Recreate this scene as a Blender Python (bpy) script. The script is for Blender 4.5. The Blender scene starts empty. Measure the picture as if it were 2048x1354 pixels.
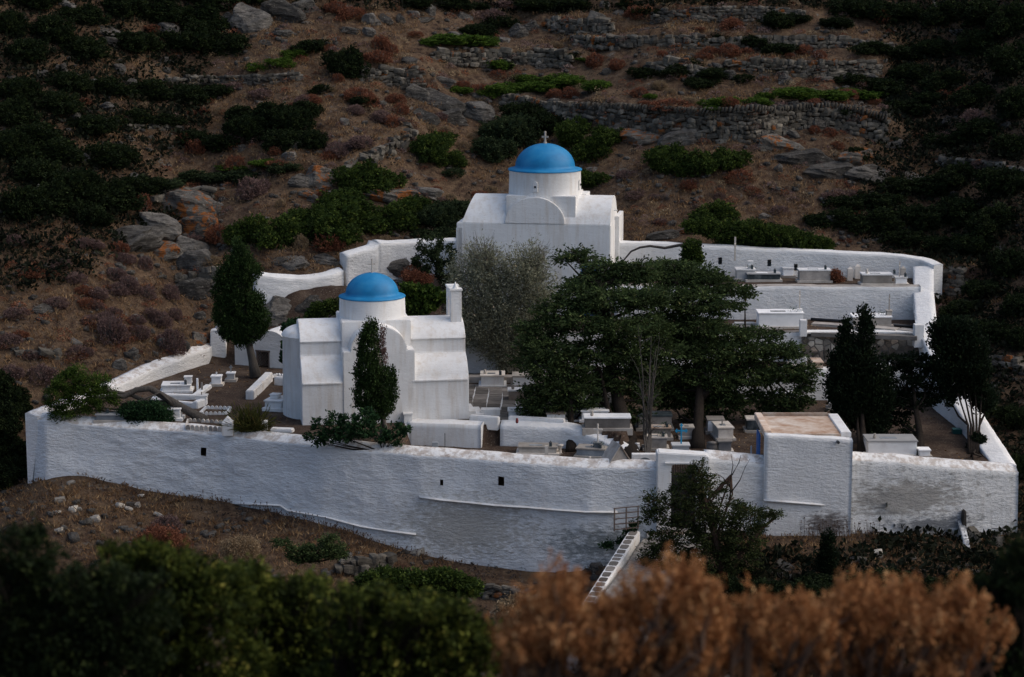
import bpy, bmesh, math, random
import numpy as np
from mathutils import Vector, Matrix
R = math.radians
# ------------------------------------------------------------------ camera, world, sun, exposure
scene = bpy.context.scene
C = scene.collection
F = 4300.0; PITCH = R(10.0); CA = math.cos(PITCH); SA = math.sin(PITCH)
cam_d = bpy.data.cameras.new("camera"); cam = bpy.data.objects.new("camera", cam_d); C.objects.link(cam)
cam.location = (0, 0, 0); cam.rotation_euler = (math.pi/2-PITCH, 0, 0)
cam_d.sensor_width = 36.0; cam_d.lens = F/2048*36.0; cam_d.clip_start = 0.5; cam_d.clip_end = 600
cam_d.dof.use_dof = True; cam_d.dof.focus_distance = 76.0; cam_d.dof.aperture_fstop = 1.5
scene.camera = cam
SUN_EL, SUN_AZ = 42.0, 92.0       # azimuth measured clockwise from +Y (away from the camera)
w = bpy.data.worlds.new("World"); scene.world = w; w.use_nodes = True
nt = w.node_tree; nt.nodes.clear()
sky = nt.nodes.new("ShaderNodeTexSky"); sky.sky_type = 'NISHITA'; sky.sun_disc = False
sky.sun_elevation = R(SUN_EL); sky.sun_rotation = R(SUN_AZ); sky.air_density = 0.9; sky.dust_density = 2.6; sky.ozone_density = 0.6
bg = nt.nodes.new("ShaderNodeBackground"); bg.inputs[1].default_value = 0.13
wo = nt.nodes.new("ShaderNodeOutputWorld"); nt.links.new(sky.outputs[0], bg.inputs[0]); nt.links.new(bg.outputs[0], wo.inputs[0])
sl = bpy.data.lights.new("sun", 'SUN'); sl.energy = 1.15; sl.angle = R(95); sl.color = (1.0, 0.90, 0.76)
so = bpy.data.objects.new("sun", sl); C.objects.link(so)
sd = Vector((math.sin(R(SUN_AZ))*math.cos(R(SUN_EL)), math.cos(R(SUN_AZ))*math.cos(R(SUN_EL)), math.sin(R(SUN_EL))))
so.rotation_euler = sd.to_track_quat('Z', 'Y').to_euler()
scene.view_settings.view_transform = 'Standard'; scene.view_settings.look = 'None'
scene.view_settings.exposure = 0.34; scene.view_settings.gamma = 1.0
scene.render.engine = 'CYCLES'

# ------------------------------------------------------------------ where a pixel's ray meets a plane
def ray(u, v):
    x = (u-1024)/F; y = (677-v)/F
    return (x, CA+y*SA, -SA+y*CA)
def PY(u, v, Y):
    d = ray(u, v); t = Y/d[1]; return Vector((d[0]*t, Y, d[2]*t))
def PZ(u, v, z):
    d = ray(u, v); t = z/d[2]; return Vector((d[0]*t, d[1]*t, z))
def ppm(p):            # pixels per metre at a world point
    return F/(p[1]*CA-p[2]*SA)
def topx(p):
    d = p[1]*CA-p[2]*SA; return 1024+F*p[0]/d, 677-F*(p[1]*SA+p[2]*CA)/d

# ------------------------------------------------------------------ noise
def _h(ix, iy, iz, s):
    n = (ix*374761393+iy*668265263+iz*2147483647+s*1274126177) & 0xffffffff
    n = ((n ^ (n >> 13))*1274126177) & 0xffffffff
    n = ((n ^ (n >> 16))*2246822519) & 0xffffffff
    return ((n ^ (n >> 15)) & 0xffffff)/float(0xffffff)*2-1
def vn(P, s=0):
    P = np.asarray(P, float); i = np.floor(P).astype(np.int64); f = P-i; f = f*f*(3-2*f)
    r = 0
    for dx in (0, 1):
        for dy in (0, 1):
            for dz in (0, 1):
                wgt = (f[..., 0] if dx else 1-f[..., 0])*(f[..., 1] if dy else 1-f[..., 1])*(f[..., 2] if dz else 1-f[..., 2])
                r = r+wgt*_h(i[..., 0]+dx, i[..., 1]+dy, i[..., 2]+dz, s)
    return r
def fbm(P, o=4, s=0, g=.5):
    P = np.asarray(P, float); a = 1; r = 0; t = 0
    for k in range(o):
        r = r+a*vn(P*2**k+k*17.3, s+k); t += a; a *= g
    return r/t

# ------------------------------------------------------------------ materials
MATS = {}
def mat(name, col, rough=.85, spec=.3, coat=0):
    if name in MATS: return MATS[name]
    m = bpy.data.materials.new(name); m.use_nodes = True; MATS[name] = m
    b = m.node_tree.nodes["Principled BSDF"]
    b.inputs["Base Color"].default_value = (*col, 1); b.inputs["Roughness"].default_value = rough
    b.inputs["Specular IOR Level"].default_value = spec
    if coat: b.inputs["Coat Weight"].default_value = coat; b.inputs["Coat Roughness"].default_value = .25
    return m
def N(m, t, **kw):
    n = m.node_tree.nodes.new(t)
    for k, v in kw.items():
        if k.startswith("i_"): n.inputs[k[2:].replace("_", " ")].default_value = v
        else: setattr(n, k, v)
    return n
def L(m, a, b): m.node_tree.links.new(a, b)
def coords(m, sc=(1, 1, 1), obj=False):
    if obj:
        tc = N(m, "ShaderNodeTexCoord"); out = tc.outputs["Object"]
    else:
        g = N(m, "ShaderNodeNewGeometry"); out = g.outputs["Position"]
    mp = N(m, "ShaderNodeMapping"); mp.inputs["Scale"].default_value = sc; L(m, out, mp.inputs[0]); return mp.outputs[0]
def noise(m, vec, scale, detail=4, rough=.55):
    n = N(m, "ShaderNodeTexNoise"); n.inputs["Scale"].default_value = scale; n.inputs["Detail"].default_value = detail
    n.inputs["Roughness"].default_value = rough; L(m, vec, n.inputs["Vector"]); return n.outputs["Fac"]
def ramp(m, fac, stops):
    r = N(m, "ShaderNodeValToRGB"); e = r.color_ramp.elements
    while len(e) < len(stops): e.new(.5)
    for k, (p, c) in enumerate(stops):
        e[k].position = p; e[k].color = (*c, 1) if len(c) == 3 else c
    L(m, fac, r.inputs[0]); return r.outputs[0]
def mix(m, fac, a, b, mode='MIX'):
    n = N(m, "ShaderNodeMix"); n.data_type = 'RGBA'; n.blend_type = mode
    for s, v in ((n.inputs[0], fac), (n.inputs[6], a), (n.inputs[7], b)):
        if hasattr(v, "links") or isinstance(v, bpy.types.NodeSocket): L(m, v, s)
        elif isinstance(v, (int, float)): s.default_value = v
        else: s.default_value = (*v, 1)
    return n.outputs[2]
def base(m, sock): L(m, sock, m.node_tree.nodes["Principled BSDF"].inputs["Base Color"])
def bump(m, h, strength, dist=.05):
    b = N(m, "ShaderNodeBump"); b.inputs["Strength"].default_value = strength; b.inputs["Distance"].default_value = dist
    L(m, h, b.inputs["Height"]); L(m, b.outputs[0], m.node_tree.nodes["Principled BSDF"].inputs["Normal"])

def whitewash(name, col=(.78, .78, .77), stain=(.47, .40, .33), lo=.58, hi=.72, streak=.5, relief=.35, patch=None, plo=.6):
    m = mat(name, col, .92, .15)
    v = coords(m)
    big = noise(m, v, 1.1, 5, .62); fine = noise(m, v, 9, 4, .6)
    c = mix(m, ramp(m, big, [(.35, (0, 0, 0)), (.75, (1, 1, 1))]), col, tuple(x*.86 for x in col))
    sv = coords(m, (3.2, 3.2, .35)); st = noise(m, sv, 1.4, 4, .65)
    mul = N(m, "ShaderNodeMath", operation='MULTIPLY'); mul.inputs[1].default_value = streak
    L(m, ramp(m, st, [(lo, (0, 0, 0)), (hi, (1, 1, 1))]), mul.inputs[0])
    c = mix(m, mul.outputs[0], c, stain)
    sp = mix(m, ramp(m, noise(m, v, .9, 3, .6), [(.45, (.15, .15, .15)), (.62, (1, 1, 1))]), (0, 0, 0), ramp(m, noise(m, v, 17, 4, .65), [(.60, (0, 0, 0)), (.70, (.7, .7, .7))]))
    c = mix(m, sp, c, tuple(x*.75 for x in stain))
    if patch:
        pv = coords(m, (1, 1, 1.7)); pn = noise(m, pv, 2.6, 6, .7)
        c = mix(m, ramp(m, pn, [(plo, (0, 0, 0)), (plo+.1, (.9, .9, .9))]), c, patch)
    base(m, c)
    hv = coords(m, (1, 1, 2.6)); hn = noise(m, hv, 4.5, 8, .68)
    bump(m, hn, relief, .12)
    return m
M = {}
M['white'] = whitewash('whitewash_smooth', stain=(.55, .48, .40), lo=.47, hi=.74, streak=.62, relief=.18)
M['rough'] = whitewash('whitewash_rough', stain=(.58, .55, .51), lo=.55, hi=.8, streak=.45, relief=.55, patch=(.48, .49, .49), plo=.66)
m_ = M['rough_long'] = whitewash('whitewash_long_wall', col=(.77, .79, .80), stain=(.55, .53, .50), lo=.52, hi=.80, streak=.45, relief=.7, patch=(.42, .44, .45), plo=.64)
def bare_spot(m, centre, rad, col=(.22, .24, .235), sc=3.5, thr=.35):     # a place where the plaster has washed off the stones
    b = m.node_tree.nodes["Principled BSDF"]; old = b.inputs["Base Color"].links[0].from_socket; g = N(m, "ShaderNodeNewGeometry")
    sub = N(m, "ShaderNodeVectorMath", operation='SUBTRACT'); sub.inputs[1].default_value = centre; L(m, g.outputs["Position"], sub.inputs[0])
    sc_ = N(m, "ShaderNodeVectorMath", operation='DIVIDE'); sc_.inputs[1].default_value = rad; L(m, sub.outputs[0], sc_.inputs[0])
    ln = N(m, "ShaderNodeVectorMath", operation='LENGTH'); L(m, sc_.outputs[0], ln.inputs[0])
    v = coords(m, (1, 1, 2.6)); n_ = noise(m, v, sc, 7, .7); a = N(m, "ShaderNodeMath", operation='MULTIPLY_ADD'); a.inputs[1].default_value = -.42; L(m, ln.outputs["Value"], a.inputs[0]); L(m, n_, a.inputs[2])
    base(m, mix(m, ramp(m, a.outputs[0], [(thr-.12, (0, 0, 0)), (thr+.06, (.9, .9, .9))]), old, col))
M['rough_dirty'] = whitewash('whitewash_dirty', col=(.70, .71, .71), stain=(.40, .38, .35), lo=.5, hi=.75, streak=.55, relief=.6, patch=(.30, .30, .29), plo=.55)
M['coping'] = whitewash('whitewash_worn_coping', stain=(.40, .34, .29), lo=.44, hi=.60, streak=.75, relief=.4, patch=(.36, .30, .26), plo=.56)
bare_spot(M['rough_long'], (3.2, 66, -18.3), (3.6, 5, 1.1)); bare_spot(M['rough_long'], (-1.5, 67, -17.9), (3.5, 5, 1.6), (.42, .41, .38), 5, .30)
bare_spot(M['rough_dirty'], (12.5, 66.5, -16.9), (2.6, 5, .8), (.30, .29, .27), 3, .25); bare_spot(M['rough_dirty'], (13.5, 66.5, -17.8), (2.6, 5, .5), (.16, .17, .18), 4, .33); bare_spot(M['rough'], (10.0, 66, -17.6), (1.2, 3, .6), (.14, .12, .11), 4, .30)
def stonem(name, c1, c2, c3, lichen=0, rough=.9, scale=2.5, rel=.5, frac=False):
    m = mat(name, c1, rough, .25); v = coords(m)
    n1 = noise(m, v, scale, 6, .65)
    c = ramp(m, n1, [(.3, c1), (.5, c2), (.7, c3)])
    oi = N(m, "ShaderNodeObjectInfo")
    hsv = N(m, "ShaderNodeHueSaturation"); mr = N(m, "ShaderNodeMapRange"); L(m, oi.outputs["Random"], mr.inputs[0])
    mr.inputs[3].default_value = .5; mr.inputs[4].default_value = 1.55; L(m, mr.outputs[0], hsv.inputs["Value"]); L(m, c, hsv.inputs["Color"]); c = hsv.outputs[0]
    if lichen:
        ln = noise(m, v, 1.9, 7, .7)
        c = mix(m, ramp(m, ln, [(1-lichen, (0, 0, 0)), (1-lichen+.05, (1, 1, 1))]), c, (.33, .11, .025))
        l2 = noise(m, v, 7, 5, .7)
        c = mix(m, ramp(m, l2, [(.60, (0, 0, 0)), (.66, (.7, .7, .7))]), c, (.34, .33, .29))
    if frac:
        fv = coords(m, (1.2, 1.2, 7)); fn = noise(m, fv, 1.1, 8, .75)
        c = mix(m, ramp(m, fn, [(.36, (1, 1, 1)), (.45, (0, 0, 0))]), c, (.035, .03, .026))
        pv = coords(m, (1, 1, 4)); c = mix(m, ramp(m, noise(m, pv, 4, 6, .7), [(.55, (0, 0, 0)), (.75, (.6, .6, .6))]), c, (.26, .245, .22))
    base(m, c); hv = coords(m, (1, 1, 4 if frac else 2.5)); bump(m, noise(m, hv, 5 if not frac else 3.5, 9, .75), rel, .15 if not frac else .3); return m
M['stone'] = stonem('field_stone', (.045, .04, .033), (.098, .088, .072), (.17, .152, .125), 0)
M['rock'] = stonem('schist_rock', (.055, .05, .046), (.115, .107, .096), (.20, .185, .165), .34, rel=1.0, frac=True)
M['rock_lichen'] = stonem('lichened_rock', (.065, .058, .052), (.13, .12, .105), (.21, .195, .17), .50, rel=1.0, frac=True)
M['pale_stone'] = stonem('pale_rubble', (.26, .23, .20), (.38, .35, .30), (.48, .45, .40), 0)
M['warm_stone'] = stonem('warm_rubble', (.14, .12, .10), (.24, .20, .165), (.33, .27, .21), 0)
M['slab'] = stonem('grey_flagstone', (.10, .09, .08), (.15, .135, .12), (.20, .18, .16), 0, rel=.25)
M['mortar'] = stonem('grey_mortar', (.11, .10, .09), (.15, .135, .12), (.18, .165, .15), 0, rel=.3)
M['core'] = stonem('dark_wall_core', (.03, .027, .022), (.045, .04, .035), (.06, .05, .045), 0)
M['marble'] = stonem('white_marble', (.60, .59, .58), (.68, .68, .67), (.74, .73, .72), 0, rough=.5, rel=.04)
M['marble_warm'] = stonem('weathered_marble', (.34, .30, .26), (.46, .42, .37), (.55, .51, .46), 0, rough=.7, rel=.12)
M['marble_dark'] = stonem('dark_veined_marble', (.03, .045, .05), (.07, .09, .10), (.22, .25, .26), 0, rough=.4, rel=.03, scale=4)
M['marble_grey'] = stonem('grey_marble', (.12, .14, .16), (.2, .22, .24), (.28, .3, .31), 0, rough=.5, rel=.05)
M['concrete'] = stonem('grey_concrete', (.17, .155, .14), (.24, .22, .20), (.32, .29, .26), 0, rel=.15)
M['roofcon'] = stonem('rust_stained_concrete', (.24, .14, .085), (.36, .28, .22), (.46, .42, .37), 0, rel=.15, scale=1.8)
M['path'] = stonem('worn_path_concrete', (.13, .12, .11), (.2, .185, .17), (.36, .35, .33), 0, rel=.3, scale=6)
M['plaster_ochre'] = stonem('ochre_stained_plaster', (.30, .20, .14), (.42, .33, .26), (.5, .45, .4), 0, rel=.1)
M['iron'] = mat('painted_iron', (.035, .037, .042), .55, .4)
M['rusty'] = mat('brown_rusty_iron', (.13, .10, .085), .7, .3)
M['bluepaint'] = mat('blue_door_paint', (.012, .13, .42), .5, .4)
M['turq'] = mat('turquoise_cross_paint', (.02, .30, .52), .5, .4)
M['glass'] = mat('lantern_glass', (.04, .06, .07), .15, .6)
M['green_plastic'] = mat('teal_plastic', (.01, .09, .08), .5, .4)
M['red'] = mat('faded_red_plastic', (.2, .03, .03), .5, .4)
dm = mat('blue_dome_paint', (.018, .20, .50), .5, .3); M['dome'] = dm
v_ = coords(dm); nn = noise(dm, v_, 1.6, 5, .6)
c_ = ramp(dm, nn, [(.3, (.004, .15, .34)), (.5, (.007, .19, .42)), (.75, (.03, .24, .46))]); pk = ramp(dm, noise(dm, v_, 30, 2), [(.74, (0, 0, 0)), (.78, (.6, .6, .6))])
base(dm, mix(dm, pk, c_, (.2, .4, .55)))
def bark(name, c1, c2):
    m = mat(name, c1, .95, .1); v = coords(m, (6, 6, 1.2)); base(m, ramp(m, noise(m, v, 3, 5, .7), [(.3, c1), (.7, c2)])); bump(m, noise(m, v, 4, 5), .6, .05); return m
M['bark'] = bark('grey_bark', (.045, .04, .035), (.10, .09, .08))
M['bark_dark'] = bark('dark_bark', (.014, .011, .009), (.035, .028, .023))
M['twig'] = bark('dead_twig_grey', (.10, .088, .078), (.19, .165, .15))
M['twig_brown'] = bark('brown_twig', (.05, .032, .024), (.12, .08, .06))
def leafm(name, stops, trans=.25):
    m = bpy.data.materials.new(name); m.use_nodes = True; MATS[name] = m
    nt = m.node_tree; b = nt.nodes["Principled BSDF"]; b.inputs["Roughness"].default_value = .75; b.inputs["Specular IOR Level"].default_value = .08
    a = N(m, "ShaderNodeAttribute"); a.attribute_name = "tint"
    c = ramp(m, a.outputs["Fac"], stops); base(m, c)
    tr = N(m, "ShaderNodeBsdfTranslucent"); L(m, c, tr.inputs[0]); mx = N(m, "ShaderNodeMixShader"); mx.inputs[0].default_value = trans
    out = nt.nodes["Material Output"]; L(m, b.outputs[0], mx.inputs[1]); L(m, tr.outputs[0], mx.inputs[2]); L(m, mx.outputs[0], out.inputs[0]); return m
M['l_cypress'] = leafm('cypress_foliage', [(0, (.009, .018, .006)), (.5, (.024, .046, .014)), (.9, (.06, .10, .028)), (1, (.08, .11, .035))])
M['l_black'] = leafm('dark_cypress_foliage', [(0, (.004, .008, .004)), (.6, (.010, .019, .009)), (1, (.028, .042, .016))])
M['l_spread'] = leafm('spreading_cypress_foliage', [(0, (.014, .022, .010)), (.45, (.042, .066, .024)), (.8, (.090, .130, .045)), (1, (.15, .15, .06))])
M['l_lentisk'] = leafm('lentisk_foliage', [(0, (.012, .022, .006)), (.5, (.036, .060, .013)), (.85, (.080, .115, .020)), (1, (.13, .15, .03))])
M['l_fore'] = leafm('foreground_evergreen', [(0, (.010, .015, .005)), (.45, (.038, .054, .011)), (.8, (.12, .14, .024)), (1, (.24, .22, .05))])
M['l_vignette_scrub'] = leafm('dark_vignette_scrub', [(0, (.004, .006, .004)), (.6, (.011, .015, .008)), (1, (.03, .028, .016))])  # near-black leaf colour carries the vignette shade
M['l_juniper'] = leafm('olive_dark_sprays', [(0, (.012, .016, .007)), (.5, (.035, .048, .017)), (.85, (.075, .095, .03)), (1, (.12, .08, .04))])
M['l_mid'] = leafm('sage_green_foliage', [(0, (.012, .02, .01)), (.5, (.03, .045, .02)), (1, (.075, .10, .04))])
M['l_dark'] = leafm('dark_maquis_foliage', [(0, (.005, .009, .004)), (.6, (.016, .026, .009)), (1, (.045, .060, .018))])  # real dark bushes; massed at the edges they also imitate vignette darkening
M['l_bright'] = leafm('bright_green_foliage', [(0, (.02, .04, .008)), (.5, (.06, .11, .015)), (1, (.14, .20, .03))])
M['l_pine'] = leafm('pine_needles', [(0, (.014, .028, .006)), (.5, (.045, .08, .014)), (1, (.12, .17, .03))])
M['l_olive'] = leafm('grey_green_feathery_foliage', [(0, (.10, .10, .068)), (.5, (.24, .245, .17)), (.85, (.38, .39, .28)), (1, (.40, .30, .20))])
M['l_fig'] = leafm('broad_leaf_foliage', [(0, (.01, .025, .012)), (.5, (.02, .05, .02)), (1, (.05, .10, .035))])
M['l_palm'] = leafm('yellow_green_fronds', [(0, (.02, .025, .008)), (.6, (.07, .075, .02)), (1, (.16, .12, .04))])
M['l_rust'] = leafm('rust_dry_foliage', [(0, (.09, .035, .022)), (.5, (.19, .075, .045)), (1, (.30, .14, .075))])
M['l_mauve'] = leafm('mauve_grey_dry_foliage', [(0, (.08, .05, .045)), (.5, (.17, .11, .10)), (1, (.27, .19, .165))])
M['l_straw'] = leafm('straw_foliage', [(0, (.15, .10, .06)), (.5, (.26, .19, .115)), (1, (.38, .30, .19))])
M['l_grass'] = leafm('dry_grass', [(0, (.08, .042, .023)), (.5, (.19, .11, .055)), (1, (.36, .25, .135))], .15)
M['l_euph'] = leafm('dry_spurge_clusters', [(0, (.12, .042, .018)), (.5, (.31, .135, .052)), (.85, (.48, .25, .11)), (1, (.56, .35, .17))], .2)
M['l_scrub'] = leafm('grey_brown_scrub', [(0, (.03, .024, .02)), (.5, (.08, .062, .052)), (1, (.16, .125, .10))])

# ------------------------------------------------------------------ objects and tags
def tag(o, label=None, cat=None, group=None, kind=None):
    if label: o['label'] = label
    if cat: o['category'] = cat
    if group: o['group'] = group
    if kind: o['kind'] = kind
    return o
def empty(name, loc=(0, 0, 0), rz=0, **kw):
    o = bpy.data.objects.new(name, None); C.objects.link(o); o.location = loc; o.rotation_euler = (0, 0, rz); o.empty_display_size = .2
    return tag(o, **kw)
def link(name, me, parent=None):
    o = bpy.data.objects.new(name, me); C.objects.link(o)
    if parent: o.parent = parent
    return o
def mesh_np(name, V, Q, mats, tint=None, smooth=False, mi=None):
    V = np.asarray(V, np.float32); Q = np.asarray(Q, np.int32); k = Q.shape[1]
    me = bpy.data.meshes.new(name); me.vertices.add(len(V)); me.vertices.foreach_set("co", V.ravel())
    me.loops.add(Q.size); me.loops.foreach_set("vertex_index", Q.ravel())
    me.polygons.add(len(Q)); me.polygons.foreach_set("loop_start", np.arange(0, Q.size, k, dtype=np.int32))
    me.polygons.foreach_set("loop_total", np.full(len(Q), k, np.int32))
    if smooth: me.polygons.foreach_set("use_smooth", np.ones(len(Q), bool))
    for m in (mats if isinstance(mats, (list, tuple)) else [mats]): me.materials.append(m)
    if mi is not None: me.polygons.foreach_set("material_index", np.asarray(mi, np.int32))
    me.update(calc_edges=True)
    if tint is not None:
        a = me.attributes.new("tint", 'FLOAT', 'FACE'); a.data.foreach_set("value", np.asarray(tint, np.float32))
    return me
class MB:
    def __init__(s): s.v = []; s.f = []
    def add(s, vs, fs):
        n = len(s.v); s.v += [tuple(x) for x in vs]; s.f += [tuple(i+n for i in f) for f in fs]
    def box(s, x0, x1, y0, y1, z0, z1, taper=0, M_=None):
        t = taper
        vs = [(x0, y0, z0), (x1, y0, z0), (x1, y1, z0), (x0, y1, z0), (x0+t, y0+t, z1), (x1-t, y0+t, z1), (x1-t, y1-t, z1), (x0+t, y1-t, z1)]
        if M_: vs = [M_ @ Vector(v) for v in vs]
        s.add(vs, [(0, 3, 2, 1), (4, 5, 6, 7), (0, 1, 5, 4), (1, 2, 6, 5), (2, 3, 7, 6), (3, 0, 4, 7)])
    def hull(s, q):      # 8 points: bottom ring of 4, top ring of 4
        s.add(q, [(0, 3, 2, 1), (4, 5, 6, 7), (0, 1, 5, 4), (1, 2, 6, 5), (2, 3, 7, 6), (3, 0, 4, 7)])
    def prism(s, prof, a0, a1, axis='x', M_=None):     # profile of 2-D points swept along an axis
        n = len(prof)
        def p(q, a):
            v = {'x': (a, q[0], q[1]), 'y': (q[0], a, q[1]), 'z': (q[0], q[1], a)}[axis]
            return M_ @ Vector(v) if M_ else v
        vs = [p(q, a0) for q in prof]+[p(q, a1) for q in prof]
        s.add(vs, [tuple(range(n))[::-1], tuple(range(n, 2*n))]+[(i, (i+1) % n, n+(i+1) % n, n+i) for i in range(n)])
    def tube(s, pts, rads, n=6, cap=True):
        pts = [Vector(p) for p in pts]; rings = []
        for i, p in enumerate(pts):
            d = (pts[min(i+1, len(pts)-1)]-pts[max(i-1, 0)]).normalized()
            a = d.cross(Vector((0, 0, 1)) if abs(d.z) < .9 else Vector((1, 0, 0))).normalized(); b = d.cross(a)
            r = rads[i] if isinstance(rads, (list, tuple)) else rads
            rings.append([p+a*math.cos(2*math.pi*k/n)*r+b*math.sin(2*math.pi*k/n)*r for k in range(n)])
        vs = [v for r_ in rings for v in r_]; fs = []
        for i in range(len(pts)-1):
            for k in range(n): fs.append((i*n+k, i*n+(k+1) % n, (i+1)*n+(k+1) % n, (i+1)*n+k))
        if cap: fs += [tuple(range(n)), tuple(range((len(pts)-1)*n, len(pts)*n))]
        s.add(vs, fs)
    def lathe(s, prof, cx=0, cy=0, n=32, a0=0, a1=2*math.pi):
        full = abs(a1-a0-2*math.pi) < 1e-6; m = n if full else n+1
        vs = [(cx+r*math.cos(a0+(a1-a0)*k/n), cy+r*math.sin(a0+(a1-a0)*k/n), z) for r, z in prof for k in range(m)]; fs = []
        for i in range(len(prof)-1):
            for k in range(n):
                k2 = (k+1) % m; fs.append((i*m+k, i*m+k2, (i+1)*m+k2, (i+1)*m+k))
        s.add(vs, fs)
    def obj(s, name, m, parent=None, smooth=False, bev=0, seg=2, auto=None):
        me = bpy.data.meshes.new(name); me.from_pydata(s.v, [], s.f); me.update()
        bm = bmesh.new(); bm.from_mesh(me); bmesh.ops.remove_doubles(bm, verts=bm.verts, dist=1e-5)
        bmesh.ops.recalc_face_normals(bm, faces=bm.faces)
        if bev:
            bmesh.ops.dissolve_limit(bm, angle_limit=.01, verts=bm.verts, edges=bm.edges)
            es = [e for e in bm.edges if len(e.link_faces) == 2 and e.calc_face_angle(0) > .5]
            bmesh.ops.bevel(bm, geom=es, offset=bev, segments=seg, affect='EDGES', clamp_overlap=True)
        bm.to_mesh(me); bm.free()
        if smooth or auto:
            for p in me.polygons: p.use_smooth = True
            if auto: me.set_sharp_from_angle(angle=auto)
        me.materials.append(m if not isinstance(m, str) else M[m]); return link(name, me, parent)
rnd = random.Random(7); rng = np.random.default_rng(7)
# ------------------------------------------------------------------ layout of the place
def XY(p): return (p[0], p[1])
Z_YARD, Z_LOW, Z_C, Z_B, Z_D = -15.4, -16.1, -13.85, -14.95, -12.55
# walls: back-edge top pixel u, v, bottom v, distance Y (used once, to find each wall's place)
FRONT_L = [(63, 826, 965, 72.6), (64, 829, 968, 71.4), (90, 828, 952, 71.0), (150, 836, 950, 70.9), (230, 842, 968, 70.7), (330, 849, 990, 70.3), (440, 858, 1003, 69.7),
           (540, 870, 1026, 68.9), (640, 881, 1047, 68.0), (740, 891, 1080, 67.5), (840, 899, 1108, 67.1), (950, 907, 1130, 66.8),
           (1060, 915, 1142, 66.4), (1180, 923, 1142, 66.1), (1318, 926, 1100, 66.0)]
FRONT_M = [(1418, 905, 1072, 66.0), (1530, 916, 1072, 66.2)]
FRONT_R = [(1700, 908, 1066, 66.3), (1800, 914, 1070, 66.5), (1920, 924, 1074, 66.9), (2038, 933, 1068, 67.4)]
def wall_xy(lst): return [XY(PY(u, v, Y)) for u, v, b, Y in lst]
LEFTW = [(75, 830, 71.2), (225, 772, 75.5), (330, 724, 79.0), (440, 683, 82.6)]
REARL = [(508, 545, 592, 83.6), (600, 553, 600, 84.0), (660, 546, 600, 84.4), (688, 536, 590, 84.8), (692, 508, 588, 85.0), (752, 490, 585, 85.8), (758, 482, 540, 86.0), (835, 480, 530, 87.2), (915, 478, 530, 87.6)]
REARR = [(1226, 479, 86.2), (1400, 486, 86.0), (1550, 494, 85.8), (1700, 501, 85.5), (1800, 506, 85.4), (1842, 513, 85.2), (1868, 526, 84.6)]
RIGHTW = [(1868, 530, 84.6), (1868, 580, 82.8), (1874, 640, 80.0), (1900, 700, 78.0), (1930, 770, 75.5), (1967, 826, 73.0), (2034, 928, 67.75)]
def poly_in(poly, X, Y):
    X = np.asarray(X); r = np.zeros(X.shape, bool); n = len(poly)
    for i in range(n):
        x1, y1 = poly[i]; x2, y2 = poly[(i+1) % n]
        if y1 == y2: continue
        c = ((y1 > Y) != (y2 > Y)) & (X < (x2-x1)*(Y-y1)/(y2-y1)+x1); r ^= c
    return r
def sh(l, dx, dy): return [(x+dx, y+dy) for x, y in l]
COMP = sh(wall_xy(FRONT_L)+wall_xy(FRONT_M)+wall_xy(FRONT_R), 0, .36)+sh([XY(PY(*q)) for q in RIGHTW[::-1][1:]], -.15, 0)+sh([XY(PY(*q)) for q in REARR[::-1]], 0, -.02)+[(3.4, 88.5), (-2.2, 89.3)]+sh([XY(PY(u, v, Y)) for u, v, b, Y in REARL[::-1]], 0, .3)+sh([XY(PY(*q)) for q in LEFTW[::-1]], -.3, 0)
COMP[0] = (COMP[0][0]+.3, COMP[0][1])
LOW_EDGE = [PZ(815, 890, Z_LOW), PZ(962, 896, Z_LOW), PZ(1000, 892, Z_LOW), PZ(1130, 897, Z_LOW), PZ(1200, 908, Z_LOW), PZ(1255, 922, Z_LOW)]
X_E = 4.35                                  # where the paved yard ends and the lower yard opens to the back
LOW = [(PZ(800, 900, Z_LOW)[0], 66)]+[XY(p) for p in LOW_EDGE]+[(X_E, 78.4), (30, 78.4), (30, 60), (LOW_EDGE[0][0], 60)]
def ux(u, Y, z): return (u-1024)/F*(Y*CA-z*SA)
XB0, XC0, XBR = ux(1400, 78.3, Z_B), ux(872, 80, Z_C), ux(1610, 80, Z_C)
XD0 = ux(1240, 83, Z_D)
CTRL = []
def cp(u, v, Y): p = PY(u, v, Y); CTRL.append(tuple(p)); return p
for u, v0, Y0 in [(-500, 790, 74), (-200, 790, 74.5), (0, 800, 75), (150, 758, 76.6), (290, 718, 79), (400, 665, 83), (520, 538, 84.6), (620, 540, 85), (700, 502, 86.2), (830, 476, 88.5),
                  (950, 440, 91), (1100, 435, 91.3), (1240, 468, 88.8), (1400, 484, 87.4), (1550, 490, 87.2), (1700, 498, 87), (1880, 530, 86.5), (1930, 620, 83.5), (2000, 740, 78), (2120, 800, 75), (2300, 820, 74), (2600, 820, 74)]:
    p = PY(u, v0, Y0)
    for d in (0, 4, 9, 16, 26, 45, 75):
        CTRL.append((p[0]*(1+d/Y0*.9), Y0+d, p[2]+.52*d+(.12*max(d-16, 0))))
for lst in (FRONT_L, FRONT_M, FRONT_R):
    for u, v, b, Y in lst:
        p = cp(u, b, Y-.1); CTRL.append((p[0], Y-3, p[2]-.55)); CTRL.append((p[0], Y-8, p[2]-2.2)); CTRL.append((p[0], Y+1.5, p[2]+.3))
for x in (-28, -20, 21, 28): CTRL += [(x, 66, -18.6+(-1.5 if x < 0 else 0)), (x, 58, -21)]
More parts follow.
